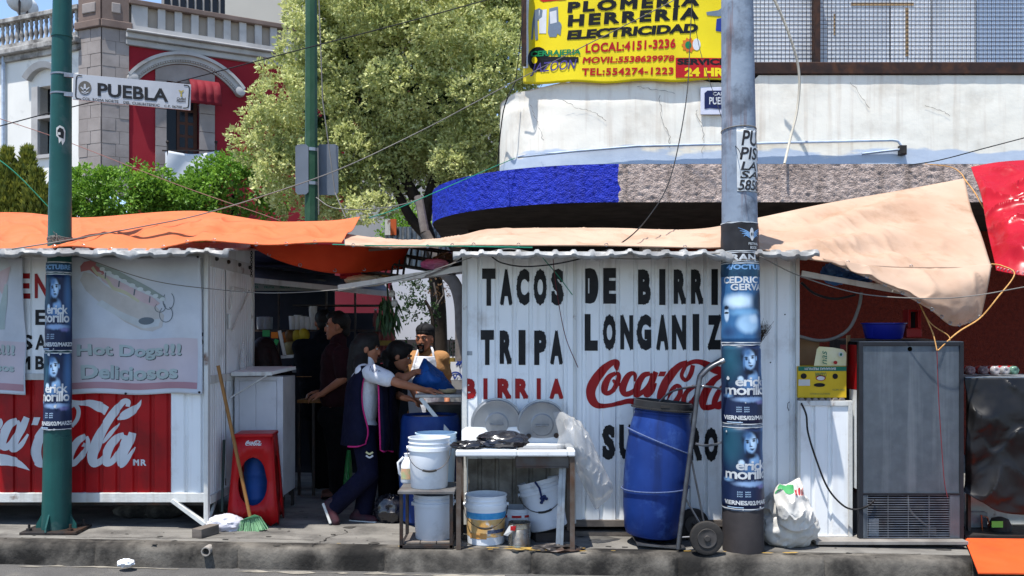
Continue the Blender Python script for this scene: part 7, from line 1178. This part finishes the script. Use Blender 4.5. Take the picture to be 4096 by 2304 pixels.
def hand_p(w, d, n, side, curl=.5, spread=1.0):
    d = V(d).normalized(); n = V(n); n = (n - d * n.dot(d)).normalized(); s = d.cross(n).normalized() * side; w = V(w); out = [('e', w + d * .045, (.038, .048, .017), rmat(d, s, n)), ('c', w - d * .02, w + d * .03, .023, .027)]
    for k, (o, L_) in enumerate(((-.029, .062), (-.0097, .074), (.0097, .08), (.029, .07))):
        b = w + d * .082 + s * o * spread; m1 = (d * math.cos(curl * .6) + n * math.sin(curl * .6)).normalized(); m2 = (d * math.cos(curl * 1.5) + n * math.sin(curl * 1.5)).normalized(); q = b + m1 * L_ * .52; out += [('c', b - d * .012, q, .0088, .008), ('c', q, q + m2 * L_ * .48, .008, .0066)]
    tb_ = w + d * .022 + s * .032; td = (d * .75 + s * .6 + n * .25).normalized(); out += [('c', tb_, tb_ + td * .035, .011, .0095), ('c', tb_ + td * .035, tb_ + (td * 1.6 + d * .3).normalized() * .066, .0095, .0075)]
    return out
def face(t, c, fwd, k=1.0, brow=hair_black, beard=False):
    f, r, u = frame(fwd); R_ = rmat(f, r, u); c = V(c)
    for s in (-1, 1):
        e = MB().ell(c + r * .03 * s * k + f * .078 * k + u * .006 * k, (.011 * k, .008 * k, .0065 * k), R_, 10).build('eye', stk, t, smooth=80); MB().ell(c + r * .03 * s * k + f * .0845 * k + u * .006 * k, (.005 * k, .004 * k, .0055 * k), R_, 8).build('iris', stb, e, smooth=80)
        MB().tube([c + r * s * .012 * k + f * .094 * k + u * .024 * k, c + r * s * .032 * k + f * .088 * k + u * .031 * k, c + r * s * .052 * k + f * .074 * k + u * .025 * k], .0042 * k, 6).build('eyebrow', brow, t, smooth=60)
    MB().tube([c - r * .022 * k + f * .086 * k - u * .068 * k, c + f * .094 * k - u * .067 * k, c + r * .022 * k + f * .086 * k - u * .068 * k], .0042 * k, 6).build('mouth', mat('lips', S(128, 66, 58), r=.5) if 'lips' not in bpy.data.materials else bpy.data.materials['lips'], t, smooth=60)
    if beard:
        pr = [('c', c + f * .092 * k - u * .052 * k - r * .026 * k, c + f * .092 * k - u * .052 * k + r * .026 * k, .009, .009)]
        for s in (-1, 1): pr += [('c', c + f * .09 * k - u * .053 * k + r * s * .03 * k, c + f * .078 * k - u * .1 * k + r * s * .022 * k, .008, .011)]
        pr += [('e', c + f * .078 * k - u * .106 * k, (.03, .022, .022), R_)]; remesh(pr, .004, 2).build('beard', brow, t, smooth=80)
def arm_p(sh, el, wr, k=1.0, up=.046, lo=.038): sh, el, wr = V(sh), V(el), V(wr); return [('c', sh, el, up * k, lo * k * .98), ('c', el, wr, lo * k, .024 * k), ('e', sh, (.05 * k, .05 * k, .05 * k))]
def leg_p(h, kn, an, k=1.0, a=.08, b=.055, c=.038): return [('c', V(h), V(kn), a * k, b * k), ('c', V(kn), V(an), b * k * .98, c * k)]
def shoe(t, heel, toe, col, sole, nm='shoe'):
    h, q = V(heel), V(toe); d = (q - h).normalized(); s = remesh([('c', h + V((0, 0, .035)), q + V((0, 0, .025)), .042, .034), ('e', h + d * .02 + V((0, 0, .06)), (.04, .04, .045))], .008, 2).build(nm, col, t, smooth=80); MB().bar(h - d * .035 + V((0, 0, .008)), q + d * .03 + V((0, 0, .008)), .08, .022).build('sole', sole, s, bevel=.008); return s
navy = mat('navy_cloth', S(20, 21, 42), S(15, 16, 33), s=9, r=.9, bump=.5, bs=14, bdist=.03, spec=.1); blackc = mat('black_cloth', S(17, 16, 17), S(12, 12, 13), s=9, r=.95, bump=.5, bs=14, bdist=.03, spec=.08); whitec = mat('white_cotton', S(206, 208, 214), S(196, 198, 206), s=6, r=.85, bump=.5, bs=14, bdist=.03); maroon = mat('maroon_cloth', S(46, 24, 28), S(36, 19, 22), s=8, r=.95, bump=.5, bs=14, bdist=.03, spec=.08); tanc = mat('tan_cotton', S(158, 116, 74), S(142, 102, 64), s=7, r=.85, bump=.5, bs=14, bdist=.03); pinkp = mat('pink_piping', S(190, 40, 110), r=.7); dnavy = mat('dark_navy_jacket', S(16, 18, 24), S(12, 14, 19), s=8, r=.9, spec=.08, bump=.5, bs=14, bdist=.03)
hair_red = mat('dark_reddish_hair', S(30, 14, 13), S(20, 10, 10), s=30, r=.6, spec=.2, bump=.4, bs=80); sneaker = mat('grey_maroon_sneaker', S(44, 40, 46), S(70, 32, 40), s=14, r=.7); brown_shoe = mat('brown_leather', S(84, 52, 40), r=.6)
def torso(nk, ch, wa, hi, fwd, w, k=1.0):       # soft box of ellipsoids across the body
    f, r, u = frame(fwd); nk, ch, wa, hi = V(nk), V(ch), V(wa), V(hi); R_ = rmat(f, r, u)
    return [('e', ch, (w * .95, .115 * k, .15 * k), R_), ('e', (ch + wa) / 2, (w * .86, .11 * k, .17 * k), R_), ('e', wa, (w * .8, .105 * k, .15 * k), R_), ('e', hi, (w * .9, .12 * k, .13 * k), R_), ('c', ch + u * .1 - r * w * .75, ch + u * .1 + r * w * .75, .055 * k, .055 * k), ('c', ch + u * .06, nk + u * .06, .056 * k, .05 * k)]
def grow(pr, d): return [('c', p[1], p[2], p[3] + d, p[4] + d) if p[0] == 'c' else (('e', p[1], V(p[2]) + V((d, d, d))) + tuple(p[3:])) for p in pr]
# young woman in front
c = P(1470, 1394, 7.45); G1 = thing('person', 'young woman in navy pinafore with pink piping and white sleeve reaching across the counter', 'person', (c.x, 7.45, gz(-1.2)), 'customers at the taco stall'); fw = (1, .12, -.12); tor = torso(P(1468, 1470, 7.45), P(1462, 1535, 7.45), P(1452, 1640, 7.45), P(1448, 1720, 7.45), (1, 0, 0), .16)
sr, er, wr = P(1488, 1492, 7.27), P(1598, 1534, 7.2), P(1706, 1562, 7.3); slp, elp, wlp = P(1492, 1500, 7.62), P(1575, 1570, 7.7), P(1618, 1590, 7.72); lA = leg_p(P(1456, 1745, 7.38), P(1474, 1895, 7.32), P(1342, 2018, 7.3)); lB = leg_p(P(1450, 1745, 7.52), P(1478, 1900, 7.5), P(1450, 2052, 7.46))
remesh(head_p(c, fw, .98) + tor + arm_p(sr, er, wr, .95) + arm_p(slp, elp, wlp, .95) + lA + lB + hand_p(wr, (1, .05, -.08), (0, .1, -1), -1, .35) + hand_p(wlp, (.9, 0, -.3), (0, 0, -1), 1, .5), .0075).build('body', skin, G1, smooth=80); face(G1, c, fw, .98)
remesh(grow(tor, .014) + [('c', sr, sr.lerp(er, .55), .075, .066), ('c', slp, slp.lerp(elp, .6), .066, .058)], .012).build('shirt', whitec, G1, smooth=80); remesh([('c', P(1456, 1745, 7.38), P(1474, 1895, 7.32), .1, .08), ('c', P(1474, 1895, 7.32), P(1338, 2026, 7.3), .08, .074), ('c', P(1450, 1745, 7.52), P(1478, 1900, 7.5), .1, .078), ('c', P(1478, 1900, 7.5), P(1452, 2060, 7.46), .078, .078), ('e', P(1450, 1725, 7.45), (.135, .17, .13))], .012, 4).build('trousers', navy, G1, smooth=80)
f_, r_, u_ = frame(fw); hp = [('e', c + u_ * .035 - f_ * .02, (.086, .1, .095), rmat(f_, r_, u_)), ('c', c - f_ * .06, P(1428, 1480, 7.45), .085, .085), ('c', P(1428, 1480, 7.45), P(1420, 1600, 7.44), .085, .06), ('c', c - f_ * .04 - u_ * .02, P(1440, 1470, 7.36), .06, .06), ('c', c + f_ * .055 + u_ * .075, c + f_ * .08 + u_ * .035, .03, .02), ('c', c + f_ * .03 + u_ * .09, c - f_ * .05 + u_ * .07, .05, .06)]
remesh(hp, .01, 3).build('hair', hair_black, G1, smooth=80)
def panel(rows, nm, par, mt, pipe=None):
    fn, a, b = cgrid(rows, 24, 30); o = MB().grid(fn, a, b).build(nm, mt, par, smooth=70, solid=.006)
    if pipe is not None:
        e = [fn(pipe, i / b) - V((0, .004, 0)) for i in range(b + 1)] + ([fn(pipe + (1 - 2 * pipe) * i / a, 1) for i in range(1, a // 2 + 1)]); MB().tube(e, .007, 6).build('piping', pinkp, o, smooth=60)
panel([[(1478, 1462, 7.3), (1462, 1462, 7.27), (1440, 1466, 7.3), (1425, 1480, 7.45), (1440, 1480, 7.62)], [(1452, 1530, 7.27), (1435, 1530, 7.24), (1405, 1535, 7.3), (1388, 1540, 7.45), (1405, 1545, 7.64)], [(1450, 1620, 7.27), (1430, 1625, 7.24), (1395, 1630, 7.3), (1376, 1640, 7.45), (1395, 1640, 7.64)], [(1472, 1720, 7.26), (1440, 1725, 7.22), (1395, 1725, 7.28), (1368, 1730, 7.45), (1395, 1740, 7.66)], [(1462, 1775, 7.27), (1430, 1786, 7.22), (1392, 1786, 7.28), (1362, 1780, 7.45), (1390, 1786, 7.66)]], 'apron_back', G1, navy, 0)
panel([[(1500, 1465, 7.34), (1520, 1475, 7.36), (1530, 1480, 7.45), (1525, 1490, 7.6)], [(1514, 1550, 7.28), (1532, 1550, 7.3), (1548, 1555, 7.45), (1535, 1560, 7.62)], [(1516, 1640, 7.27), (1534, 1640, 7.28), (1552, 1640, 7.45), (1540, 1640, 7.63)], [(1520, 1740, 7.27), (1540, 1740, 7.27), (1560, 1740, 7.45), (1545, 1740, 7.64)], [(1522, 1800, 7.28), (1536, 1806, 7.28), (1552, 1800, 7.45), (1540, 1800, 7.64)]], 'apron_front', G1, navy, 0)
m = MB()
for k, mt_ in ((0, S(206, 200, 150)), (14, S(200, 200, 204))): MB().flat(stroke([(1464, 1808 + k, 7), (1478, 1816 + k, 7), (1492, 1808 + k, 7)], 3), lambda u, v: P(u, v, 7.245)).build('chevron', mat('chevron_%d' % k, mt_, r=.7), G1)
MB().flat(text2('NIKE', 1478, 1462, 1522, 1482, -.005, .2, slope=22), lambda u, v: P(u, v, 7.19)).build('sleeve_print', mat('faint_print', S(90, 96, 116), r=.8), G1)
shoe(G1, P(1418, 2086, 7.42), P(1496, 2092, 7.38), sneaker, stk); 
hh, tt = P(1314, 2018, 7.28), P(1342, 2086, 7.24); s_ = remesh([('c', hh, tt, .042, .036), ('e', hh + V((.03, 0, .02)), (.045, .04, .04))], .008, 2).build('shoe', sneaker, G1, smooth=80); MB().bar(hh + V((-.035, 0, .01)), tt + V((-.03, 0, -.02)), .075, .022, up=(1, 0, .4)).build('sole', stk, s_, bevel=.008)
# second woman leaning forward
c = P(1600, 1424, 7.7); G2 = thing('person', 'woman with tied black hair bending forward beside the blue bag', 'person', (X_(1545, 7.75), 7.75, gz(-1)), 'customers at the taco stall'); fw = (1, -.05, -.3); tor = torso(P(1562, 1488, 7.72), P(1548, 1550, 7.74), P(1538, 1650, 7.75), P(1538, 1735, 7.75), (1, -.1, 0), .165)
sr, er, wr = P(1550, 1500, 7.56), P(1618, 1512, 7.45), P(1662, 1488, 7.5); slp, elp, wlp = P(1560, 1510, 7.9), P(1590, 1580, 7.7), P(1618, 1592, 7.4)
remesh(head_p(c, fw, .98) + tor + arm_p(sr, er, wr, .95) + arm_p(slp, elp, wlp, .95) + leg_p(P(1535, 1745, 7.66), P(1545, 1900, 7.64), P(1552, 2050, 7.66)) + leg_p(P(1540, 1745, 7.84), P(1560, 1900, 7.86), P(1568, 2040, 7.86)) + hand_p(wr, (1, .2, .1), (0, .3, -1), -1, .8) + hand_p(wlp, (.8, -.2, -.1), (0, 0, -1), 1, .9), .0075).build('body', skin, G2, smooth=80); face(G2, c, fw, .98)
remesh(grow(tor, .016) + [('c', sr, sr.lerp(er, .4), .064, .058), ('c', slp, slp.lerp(elp, .5), .064, .056)], .012).build('shirt', blackc, G2, smooth=80); remesh([('c', P(1535, 1745, 7.66), P(1545, 1900, 7.64), .1, .075), ('c', P(1545, 1900, 7.64), P(1550, 2052, 7.66), .075, .07), ('c', P(1540, 1745, 7.84), P(1560, 1900, 7.86), .1, .075), ('c', P(1560, 1900, 7.86), P(1568, 2042, 7.86), .075, .068), ('e', P(1537, 1735, 7.75), (.14, .17, .13))], .012, 4).build('trousers', blackc, G2, smooth=80)
f_, r_, u_ = frame(fw); remesh([('e', c + u_ * .03 - f_ * .025, (.088, .105, .1), rmat(f_, r_, u_)), ('e', c - f_ * .11 - u_ * .03, (.05, .05, .055)), ('c', c + f_ * .05 + u_ * .08, c - f_ * .03 + u_ * .06, .04, .06), ('c', c - f_ * .1 - u_ * .04, P(1548, 1520, 7.66), .04, .03)], .01, 3).build('hair', hair_black, G2, smooth=80)
panel([[(1545, 1540, 7.56), (1570, 1545, 7.54), (1590, 1555, 7.7)], [(1540, 1640, 7.55), (1565, 1645, 7.53), (1592, 1650, 7.7)], [(1542, 1740, 7.54), (1570, 1745, 7.52), (1598, 1745, 7.7)], [(1548, 1800, 7.55), (1572, 1806, 7.53), (1596, 1800, 7.7)]], 'apron_front', G2, navy, 0); shoe(G2, P(1535, 2068, 7.62), P(1590, 2072, 7.6), blackc, blackc); shoe(G2, P(1552, 2050, 7.86), P(1600, 2052, 7.86), blackc, blackc)
# man in maroon shirt
c = P(1348, 1306, 8.4); G3 = thing('person', 'young man in dark maroon T-shirt standing in profile to the left', 'person', (c.x, 8.4, gz(-1.6)), 'customers at the taco stall'); fw = (-1, -.1, -.02); tor = torso(P(1354, 1385, 8.4), P(1346, 1450, 8.4), P(1336, 1570, 8.4), P(1334, 1665, 8.4), (-1, 0, 0), .2, 1.05); sr, er, wr = P(1368, 1420, 8.18), P(1372, 1516, 8.12), P(1284, 1578, 8.2); slp, elp, wlp = P(1345, 1425, 8.6), P(1330, 1530, 8.65), P(1280, 1570, 8.5)
remesh(head_p(c, fw, 1.05) + tor + arm_p(sr, er, wr, 1.05) + arm_p(slp, elp, wlp, 1.05) + leg_p(P(1335, 1680, 8.3), P(1350, 1830, 8.3), P(1352, 1965, 8.32)) + leg_p(P(1335, 1680, 8.5), P(1345, 1830, 8.5), P(1350, 1960, 8.55)) + hand_p(wr, (-1, 0, -.2), (.1, .4, -1), 1, .9) + hand_p(wlp, (-1, -.4, 0), (0, 0, -1), -1, .9), .0085).build('body', skin, G3, smooth=80); face(G3, c, fw, 1.05)
remesh(grow(tor[:3] + tor[4:], .024) + [('c', sr, sr.lerp(er, .72), .085, .074), ('c', slp, slp.lerp(elp, .7), .08, .07)], .013).build('shirt', maroon, G3, smooth=80); remesh([('c', P(1335, 1680, 8.3), P(1350, 1830, 8.3), .11, .085), ('c', P(1350, 1830, 8.3), P(1352, 1970, 8.32), .085, .075), ('c', P(1335, 1680, 8.5), P(1345, 1830, 8.5), .11, .085), ('c', P(1345, 1830, 8.5), P(1350, 1965, 8.55), .085, .075), ('e', P(1334, 1665, 8.4), (.15, .19, .13))], .013, 4).build('trousers', blackc, G3, smooth=80)
f_, r_, u_ = frame(fw); remesh([('e', c + u_ * .045 - f_ * .03, (.09, .1, .088), rmat(f_, r_, u_)), ('c', c - f_ * .07, c - f_ * .08 - u_ * .06, .05, .04), ('c', c + f_ * .06 + u_ * .095, c - f_ * .02 + u_ * .1, .035, .05)], .01, 3).build('hair', hair_black, G3, smooth=80); shoe(G3, P(1352, 1992, 8.3), P(1298, 1994, 8.28), brown_shoe, blackc); shoe(G3, P(1350, 1980, 8.55), P(1300, 1982, 8.55), brown_shoe, blackc)
# man in dark jacket further back
c = P(1294, 1292, 9.0); G4 = thing('person', 'dark haired man in dark navy jacket leaning on the juice counter', 'person', (X_(1270, 8.95), 8.95, gz(-1.8)), 'customers at the taco stall'); fw = (-.3, .9, -.1); tor = torso(P(1290, 1370, 8.9), P(1268, 1430, 8.85), P(1275, 1540, 8.85), P(1282, 1630, 8.85), (-.3, .95, 0), .21, 1.05); sr, er, wr = P(1215, 1400, 8.9), P(1195, 1450, 9.1), P(1185, 1465, 9.3); slp, elp, wlp = P(1315, 1400, 9.05), P(1330, 1480, 9.2), P(1300, 1500, 9.3)
remesh(head_p(c, fw, 1.03) + tor + arm_p(sr, er, wr) + arm_p(slp, elp, wlp) + leg_p(P(1270, 1640, 8.85), P(1272, 1800, 8.85), P(1275, 1930, 8.9)) + leg_p(P(1300, 1640, 8.9), P(1302, 1800, 8.9), P(1305, 1930, 8.95)) + hand_p(wr, (-.2, 1, 0), (0, 0, -1), 1, .5) + hand_p(wlp, (-.2, 1, 0), (0, 0, -1), -1, .5), .011).build('body', skin, G4, smooth=80)
remesh(grow(tor, .025) + grow(arm_p(sr, er, wr), .02) + grow(arm_p(slp, elp, wlp), .02), .015).build('jacket', dnavy, G4, smooth=80); remesh(grow(leg_p(P(1270, 1640, 8.85), P(1272, 1800, 8.85), P(1275, 1930, 8.9)), .025) + grow(leg_p(P(1300, 1640, 8.9), P(1302, 1800, 8.9), P(1305, 1930, 8.95)), .025), .015).build('trousers', blackc, G4, smooth=80); f_, r_, u_ = frame(fw); remesh([('e', c + u_ * .045 - f_ * .02, (.088, .104, .09), rmat(f_, r_, u_)), ('e', c - f_ * .05 - u_ * .02, (.07, .06, .06))], .011, 3).build('hair', hair_black, G4, smooth=80); shoe(G4, P(1275, 1946, 8.9), P(1268, 1938, 9.1), blackc, blackc); shoe(G4, P(1305, 1946, 8.95), P(1300, 1938, 9.15), blackc, blackc)
# seated woman at the left
c = P(1062, 1405, 8.35); G5 = thing('person', 'woman with dark reddish hair sitting behind the fold down shelf, seen from behind', 'person', (X_(1080, 8.35), 8.35, gz(-2.2)), 'customers at the taco stall'); fw = (.35, .9, 0); tor = torso(P(1072, 1480, 8.35), P(1085, 1540, 8.35), P(1088, 1640, 8.35), P(1088, 1700, 8.35), (.3, .95, 0), .18); sr, er, wr = P(1150, 1510, 8.3), P(1160, 1600, 8.4), P(1150, 1610, 8.6); slp, elp, wlp = P(1030, 1510, 8.4), P(1020, 1590, 8.45), P(1060, 1610, 8.65)
remesh(head_p(c, fw) + tor + arm_p(sr, er, wr) + arm_p(slp, elp, wlp) + leg_p(P(1070, 1710, 8.4), P(1080, 1720, 8.85), P(1085, 1930, 8.9)) + leg_p(P(1110, 1710, 8.4), P(1120, 1720, 8.85), P(1125, 1930, 8.9)) + hand_p(wr, (-.3, 1, 0), (0, 0, -1), 1, .5) + hand_p(wlp, (.3, 1, 0), (0, 0, -1), -1, .5), .011).build('body', skin, G5, smooth=80); remesh(grow(tor, .018) + grow(arm_p(sr, er, wr), .014) + grow(arm_p(slp, elp, wlp), .014), .014).build('shirt', blackc, G5, smooth=80); remesh(grow(leg_p(P(1070, 1710, 8.4), P(1080, 1720, 8.85), P(1085, 1930, 8.9)), .02) + grow(leg_p(P(1110, 1710, 8.4), P(1120, 1720, 8.85), P(1125, 1930, 8.9)), .02), .014).build('trousers', blackc, G5, smooth=80)
f_, r_, u_ = frame(fw); remesh([('e', c + u_ * .035 - f_ * .02, (.1, .11, .1), rmat(f_, r_, u_)), ('c', c - f_ * .05, P(1062, 1490, 8.28), .1, .1), ('c', c + r_ * .06, P(1110, 1470, 8.3), .06, .05)], .011, 3).build('hair', hair_red, G5, smooth=80); shoe(G5, P(1085, 1946, 8.88), P(1088, 1940, 9.05), blackc, blackc); shoe(G5, P(1125, 1946, 8.88), P(1128, 1940, 9.05), blackc, blackc)
ST = thing('stool', 'dark stool under the seated woman behind the shelf', 'stool', (X_(1090, 8.4), 8.4, gz(-2.2))); MB().lathe([(.15, 0), (.16, .02), (.15, .04)], 20, Matrix.Translation((X_(1090, 8.4), 8.4, Z_(1740, 8.4) - .06))).build('seat', wood, ST)
for dx, dy in ((-.1, -.1), (.1, -.1), (.1, .1), (-.1, .1)): MB().bar((X_(1090, 8.4) + dx * 1.3, 8.4 + dy * 1.3, gz(-2.2)), (X_(1090, 8.4) + dx, 8.4 + dy, Z_(1740, 8.4) - .06), .025).build('leg', dark_steel, ST)
# cook
c = P(1697, 1356, 8.9); G6 = thing('person', 'cook with black cap, goatee, tan T-shirt and white apron standing behind the counter', 'person', (c.x, 8.95, gz(-.8))); fw = (-.3, -.95, -.02); tor = torso(P(1702, 1415, 8.95), P(1708, 1475, 8.95), P(1706, 1580, 8.95), P(1704, 1670, 8.95), (-.2, -.98, 0), .2, 1.08); sr, er, wr = P(1652, 1445, 8.92), P(1640, 1530, 8.85), P(1665, 1590, 8.6); slp, elp, wlp = P(1764, 1446, 8.95), P(1790, 1532, 8.95), P(1788, 1612, 8.75)
remesh(head_p(c, fw, 1.06) + tor + arm_p(sr, er, wr, 1.1) + arm_p(slp, elp, wlp, 1.1) + leg_p(P(1680, 1680, 8.95), P(1680, 1800, 8.95), P(1682, 1920, 8.98)) + leg_p(P(1730, 1680, 8.95), P(1732, 1800, 8.95), P(1732, 1920, 8.98)) + hand_p(wr, (.4, -.9, -.1), (0, 0, -1), 1, .6) + hand_p(wlp, (-.3, -.9, -.3), (0, 0, -1), -1, .6), .0085).build('body', skin, G6, smooth=80); face(G6, c, fw, 1.06, beard=True)
remesh(grow(tor, .02) + [('c', sr, sr.lerp(er, .6), .076, .07), ('c', slp, slp.lerp(elp, .62), .076, .07)], .013).build('shirt', tanc, G6, smooth=80); remesh(grow(leg_p(P(1680, 1680, 8.95), P(1680, 1800, 8.95), P(1682, 1920, 8.98)), .025) + grow(leg_p(P(1730, 1680, 8.95), P(1732, 1800, 8.95), P(1732, 1920, 8.98)), .025), .015).build('trousers', navy, G6, smooth=80)
f_, r_, u_ = frame(fw); remesh([('e', c + u_ * .06 - f_ * .018, (.086, .105, .075), rmat(f_, r_, u_)), ('e', c - f_ * .05 + u_ * .02, (.082, .07, .06), rmat(f_, r_, u_))], .008, 3).build('hair', hair_black, G6, smooth=80); remesh([('e', c + u_ * .085 - f_ * .025, (.092, .108, .07), rmat(f_, r_, u_)), ('e', c + u_ * .075 - f_ * .12, (.055, .05, .012), rmat(f_, r_, u_))], .009, 3).build('cap', mat('black_cap', S(28, 28, 30), r=.8), G6, smooth=80)
fn, a, b = cgrid([[(1660, 1424, 8.8), (1697, 1426, 8.74), (1738, 1426, 8.82)], [(1648, 1470, 8.78), (1695, 1475, 8.7), (1752, 1472, 8.84)], [(1632, 1530, 8.8), (1695, 1535, 8.69), (1775, 1530, 8.9)], [(1634, 1620, 8.8), (1700, 1620, 8.68), (1776, 1620, 8.9)], [(1646, 1710, 8.78), (1700, 1715, 8.66), (1774, 1705, 8.86)]], 24, 40, .012, 6); MB().grid(fn, a, b).build('apron', whitec, G6, smooth=70, solid=.005)
for q in (((1664, 1426, 8.8), (1672, 1400, 8.83), (1676, 1388, 8.9)), ((1734, 1428, 8.82), (1730, 1400, 8.84), (1722, 1385, 8.92))): MB().tube(crom([P(*z) for z in q], 5), .011, 6).build('apron_strap', whitec, G6, smooth=60)
MB().tube(crom([P(1655, 1420, 8.8), P(1640, 1400, 8.83), P(1660, 1395, 8.95)], 4), .012, 6).build('sleeve_seam', tanc, G6) if False else None

# ---------------------------------------------------------------- cables and ropes
def wire(pts, r, mt, lab, cat='cable', n=8): return MB().tube(crom([P(*p) for p in pts], n), r, 6).build('overhead_cable' if cat == 'cable' else 'rope', mt, smooth=60, label=lab, cat=cat)
wire([(-60, 1012, 6.6), (120, 985, 6.65), (262, 962, 6.72), (560, 908, 7.2), (795, 860, 7.8), (1090, 772, 8.4), (1383, 666, 9.0), (1720, 505, 9.6), (2050, 330, 10.1), (2640, 30, 9.6), (2760, -40, 9.5)], 0.0052, cable_grey, 'thick grey cable rising from the green pole to the corner of the white parapet')
wire([(-60, 520, 9), (300, 425, 9), (700, 330, 9), (1215, 195, 9), (1600, 95, 9), (2000, -15, 9)], 0.0053, cable_black, 'dark cable crossing behind the street sign and in front of the big tree')
wire([(-60, 455, 12), (250, 560, 12), (700, 735, 12), (1120, 882, 12)], 0.0046, mat('pinkish_rope', S(150, 104, 96), r=.8), 'thin pinkish rope slanting down behind the green pole', 'rope')
wire([(-60, 600, 8.2), (60, 690, 8.2), (215, 850, 8.3)], 0.0051, rope_green, 'thin green rope at the left edge in front of the conifer', 'rope')
wire([(330, 1030, 6.9), (600, 1120, 6.75), (870, 1158, 6.8), (1100, 1172, 6.85), (1380, 1155, 6.85), (1640, 1108, 6.8), (1870, 1035, 6.64), (2020, 996, 6.62), (2150, 1012, 6.62), (2400, 1030, 6.62), (2600, 1035, 6.62), (2880, 1012, 6.5)], 0.0036, cable_grey, 'grey cable sagging between the two front stalls below the tarps')
wire([(3040, 1026, 6.5), (3210, 1108, 6.7), (3450, 1176, 6.85), (3720, 1194, 6.7), (3900, 1182, 6.7), (4140, 1140, 6.7)], 0.0040, cable_grey, 'grey cable from the concrete pole across the right flap to the right edge')
wire([(2770, -40, 9.0), (2760, 160, 8.8), (2745, 400, 8.4), (2685, 700, 7.8), (2600, 860, 7.2), (2480, 975, 6.75), (2300, 1040, 6.58), (2120, 1066, 6.56), (2010, 1052, 6.6), (1955, 1018, 6.66)], 0.0050, cable_black, 'black cable drooping from above the yellow banner down to the taco stall eave')
wire([(3080, -40, 10.0), (3150, 120, 10.05), (3195, 280, 10.1), (3190, 430, 10.12), (3160, 560, 10.05), (3138, 655, 9.92)], 0.0136, mat('beige_hose', S(186, 180, 166), r=.6), 'pale beige conduit hanging in front of the window grille and parapet')
wire([(2060, 330, 10.6), (2020, 420, 10.6), (2003, 520, 10.9), (1992, 640, 11.0), (1985, 700, 11.0)], 0.0079, cable_black, 'bundle of black cables down the left end of the white parapet')
wire([(2095, 20, 10.3), (2080, 180, 10.3), (2062, 330, 10.5)], 0.0053, cable_black, 'thin black cable left of the yellow banner')
wire([(2760, -40, 8), (2800, 200, 8), (2880, 450, 7.2), (2905, 540, 6.8), (2955, 600, 6.42), (2965, 640, 6.4)], 0.0026, cable_black, 'thin black wire running down to the notice on the concrete pole')
wire([(2060, 632, 10.6), (1900, 700, 9.6), (1600, 830, 8.6), (1475, 872, 8.3)], 0.0043, rope_green, 'green rope from the wall box down to the orange tarp corner', 'rope')
wire([(1330, 978, 6.8), (1500, 982, 6.62), (1800, 984, 6.58), (2000, 988, 6.58), (2130, 990, 6.58)], 0.0043, rope_green, 'green rope along the front edge of the peach tarp', 'rope')
wire([(2170, 1030, 6.6), (2230, 1100, 6.9), (2290, 1180, 6.95)], 0.0034, rope_green, 'short green cord knotted on the taco stall front', 'rope')
wire([(2210, 1010, 6.66), (2225, 1150, 6.92), (2260, 1340, 6.94), (2312, 1470, 6.95)], 0.0030, mat('dark_red_cord', S(96, 40, 46), r=.8), 'thin dark red cord hanging down the middle of the taco stall', 'rope')
wire([(1265, 790, 11.3), (1330, 830, 11), (1450, 838, 10.5), (1600, 820, 10.3), (1710, 785, 10.6)], 0.0059, cable_grey, 'grey cable sagging from the green lamp post to the blue canopy')
wire([(3858, 716, 8.98), (3905, 780, 8.6), (3960, 880, 8.1), (3985, 930, 7.9)], 0.0059, rope_tan, 'tan rope tying the peach tarp to the red sheet', 'rope'); wire([(3858, 714, 8.98), (3840, 690, 9.2), (3800, 668, 9.6), (3700, 655, 9.95)], 0.0051, rope_tan, 'tan rope from the top tarp corner to the grey canopy band', 'rope')
wire([(3966, 1056, 7.28), (4010, 1064, 7.2), (4058, 1098, 7.1), (3990, 1190, 7.0), (3920, 1272, 7.0), (3830, 1330, 6.9), (3752, 1402, 6.83)], 0.0055, rope_tan, 'tan rope running from the red sheet past the hanging tarp corner to the fridge', 'rope')
wire([(3670, 1200, 6.98), (3690, 1240, 6.95), (3730, 1330, 6.88), (3748, 1402, 6.83)], 0.0051, rope_tan, 'tan rope hanging from the right flap to the fridge top', 'rope'); wire([(3675, 1205, 6.98), (3720, 1290, 6.92), (3790, 1340, 6.88), (3800, 1362, 6.86)], 0.0043, rope_tan, 'looped tan cord beside the rope above the fridge', 'rope'); wire([(3748, 1405, 6.83), (3755, 1600, 6.83), (3775, 1900, 6.83), (3790, 1990, 6.83)], 0.0026, mat('thin_red_string', S(130, 50, 56), r=.8), 'thin red string hanging down the back of the fridge', 'rope')
wire([(3640, 660, 9.9), (3760, 640, 9.6), (3950, 590, 9.2), (4140, 540, 9)], 0.0053, cable_black, 'dark cable above the red plastic sheet at the right edge')
m = MB(); c = P(1006, 1000, 8.0)
for k in range(14): m.tube([P(1006, 985 + k * 9, 8.0) + V((.008 * math.cos(a) * (1 if k % 2 else .2), .008 * math.cos(a) * (.2 if k % 2 else 1), .014 * math.sin(a))) for a in [i * .785 for i in range(8)]], .003, 5, closed=True)
m.build('chain', dark_steel, label='rusty chain hanging at the rear corner of the hot dog stall', cat='chain')
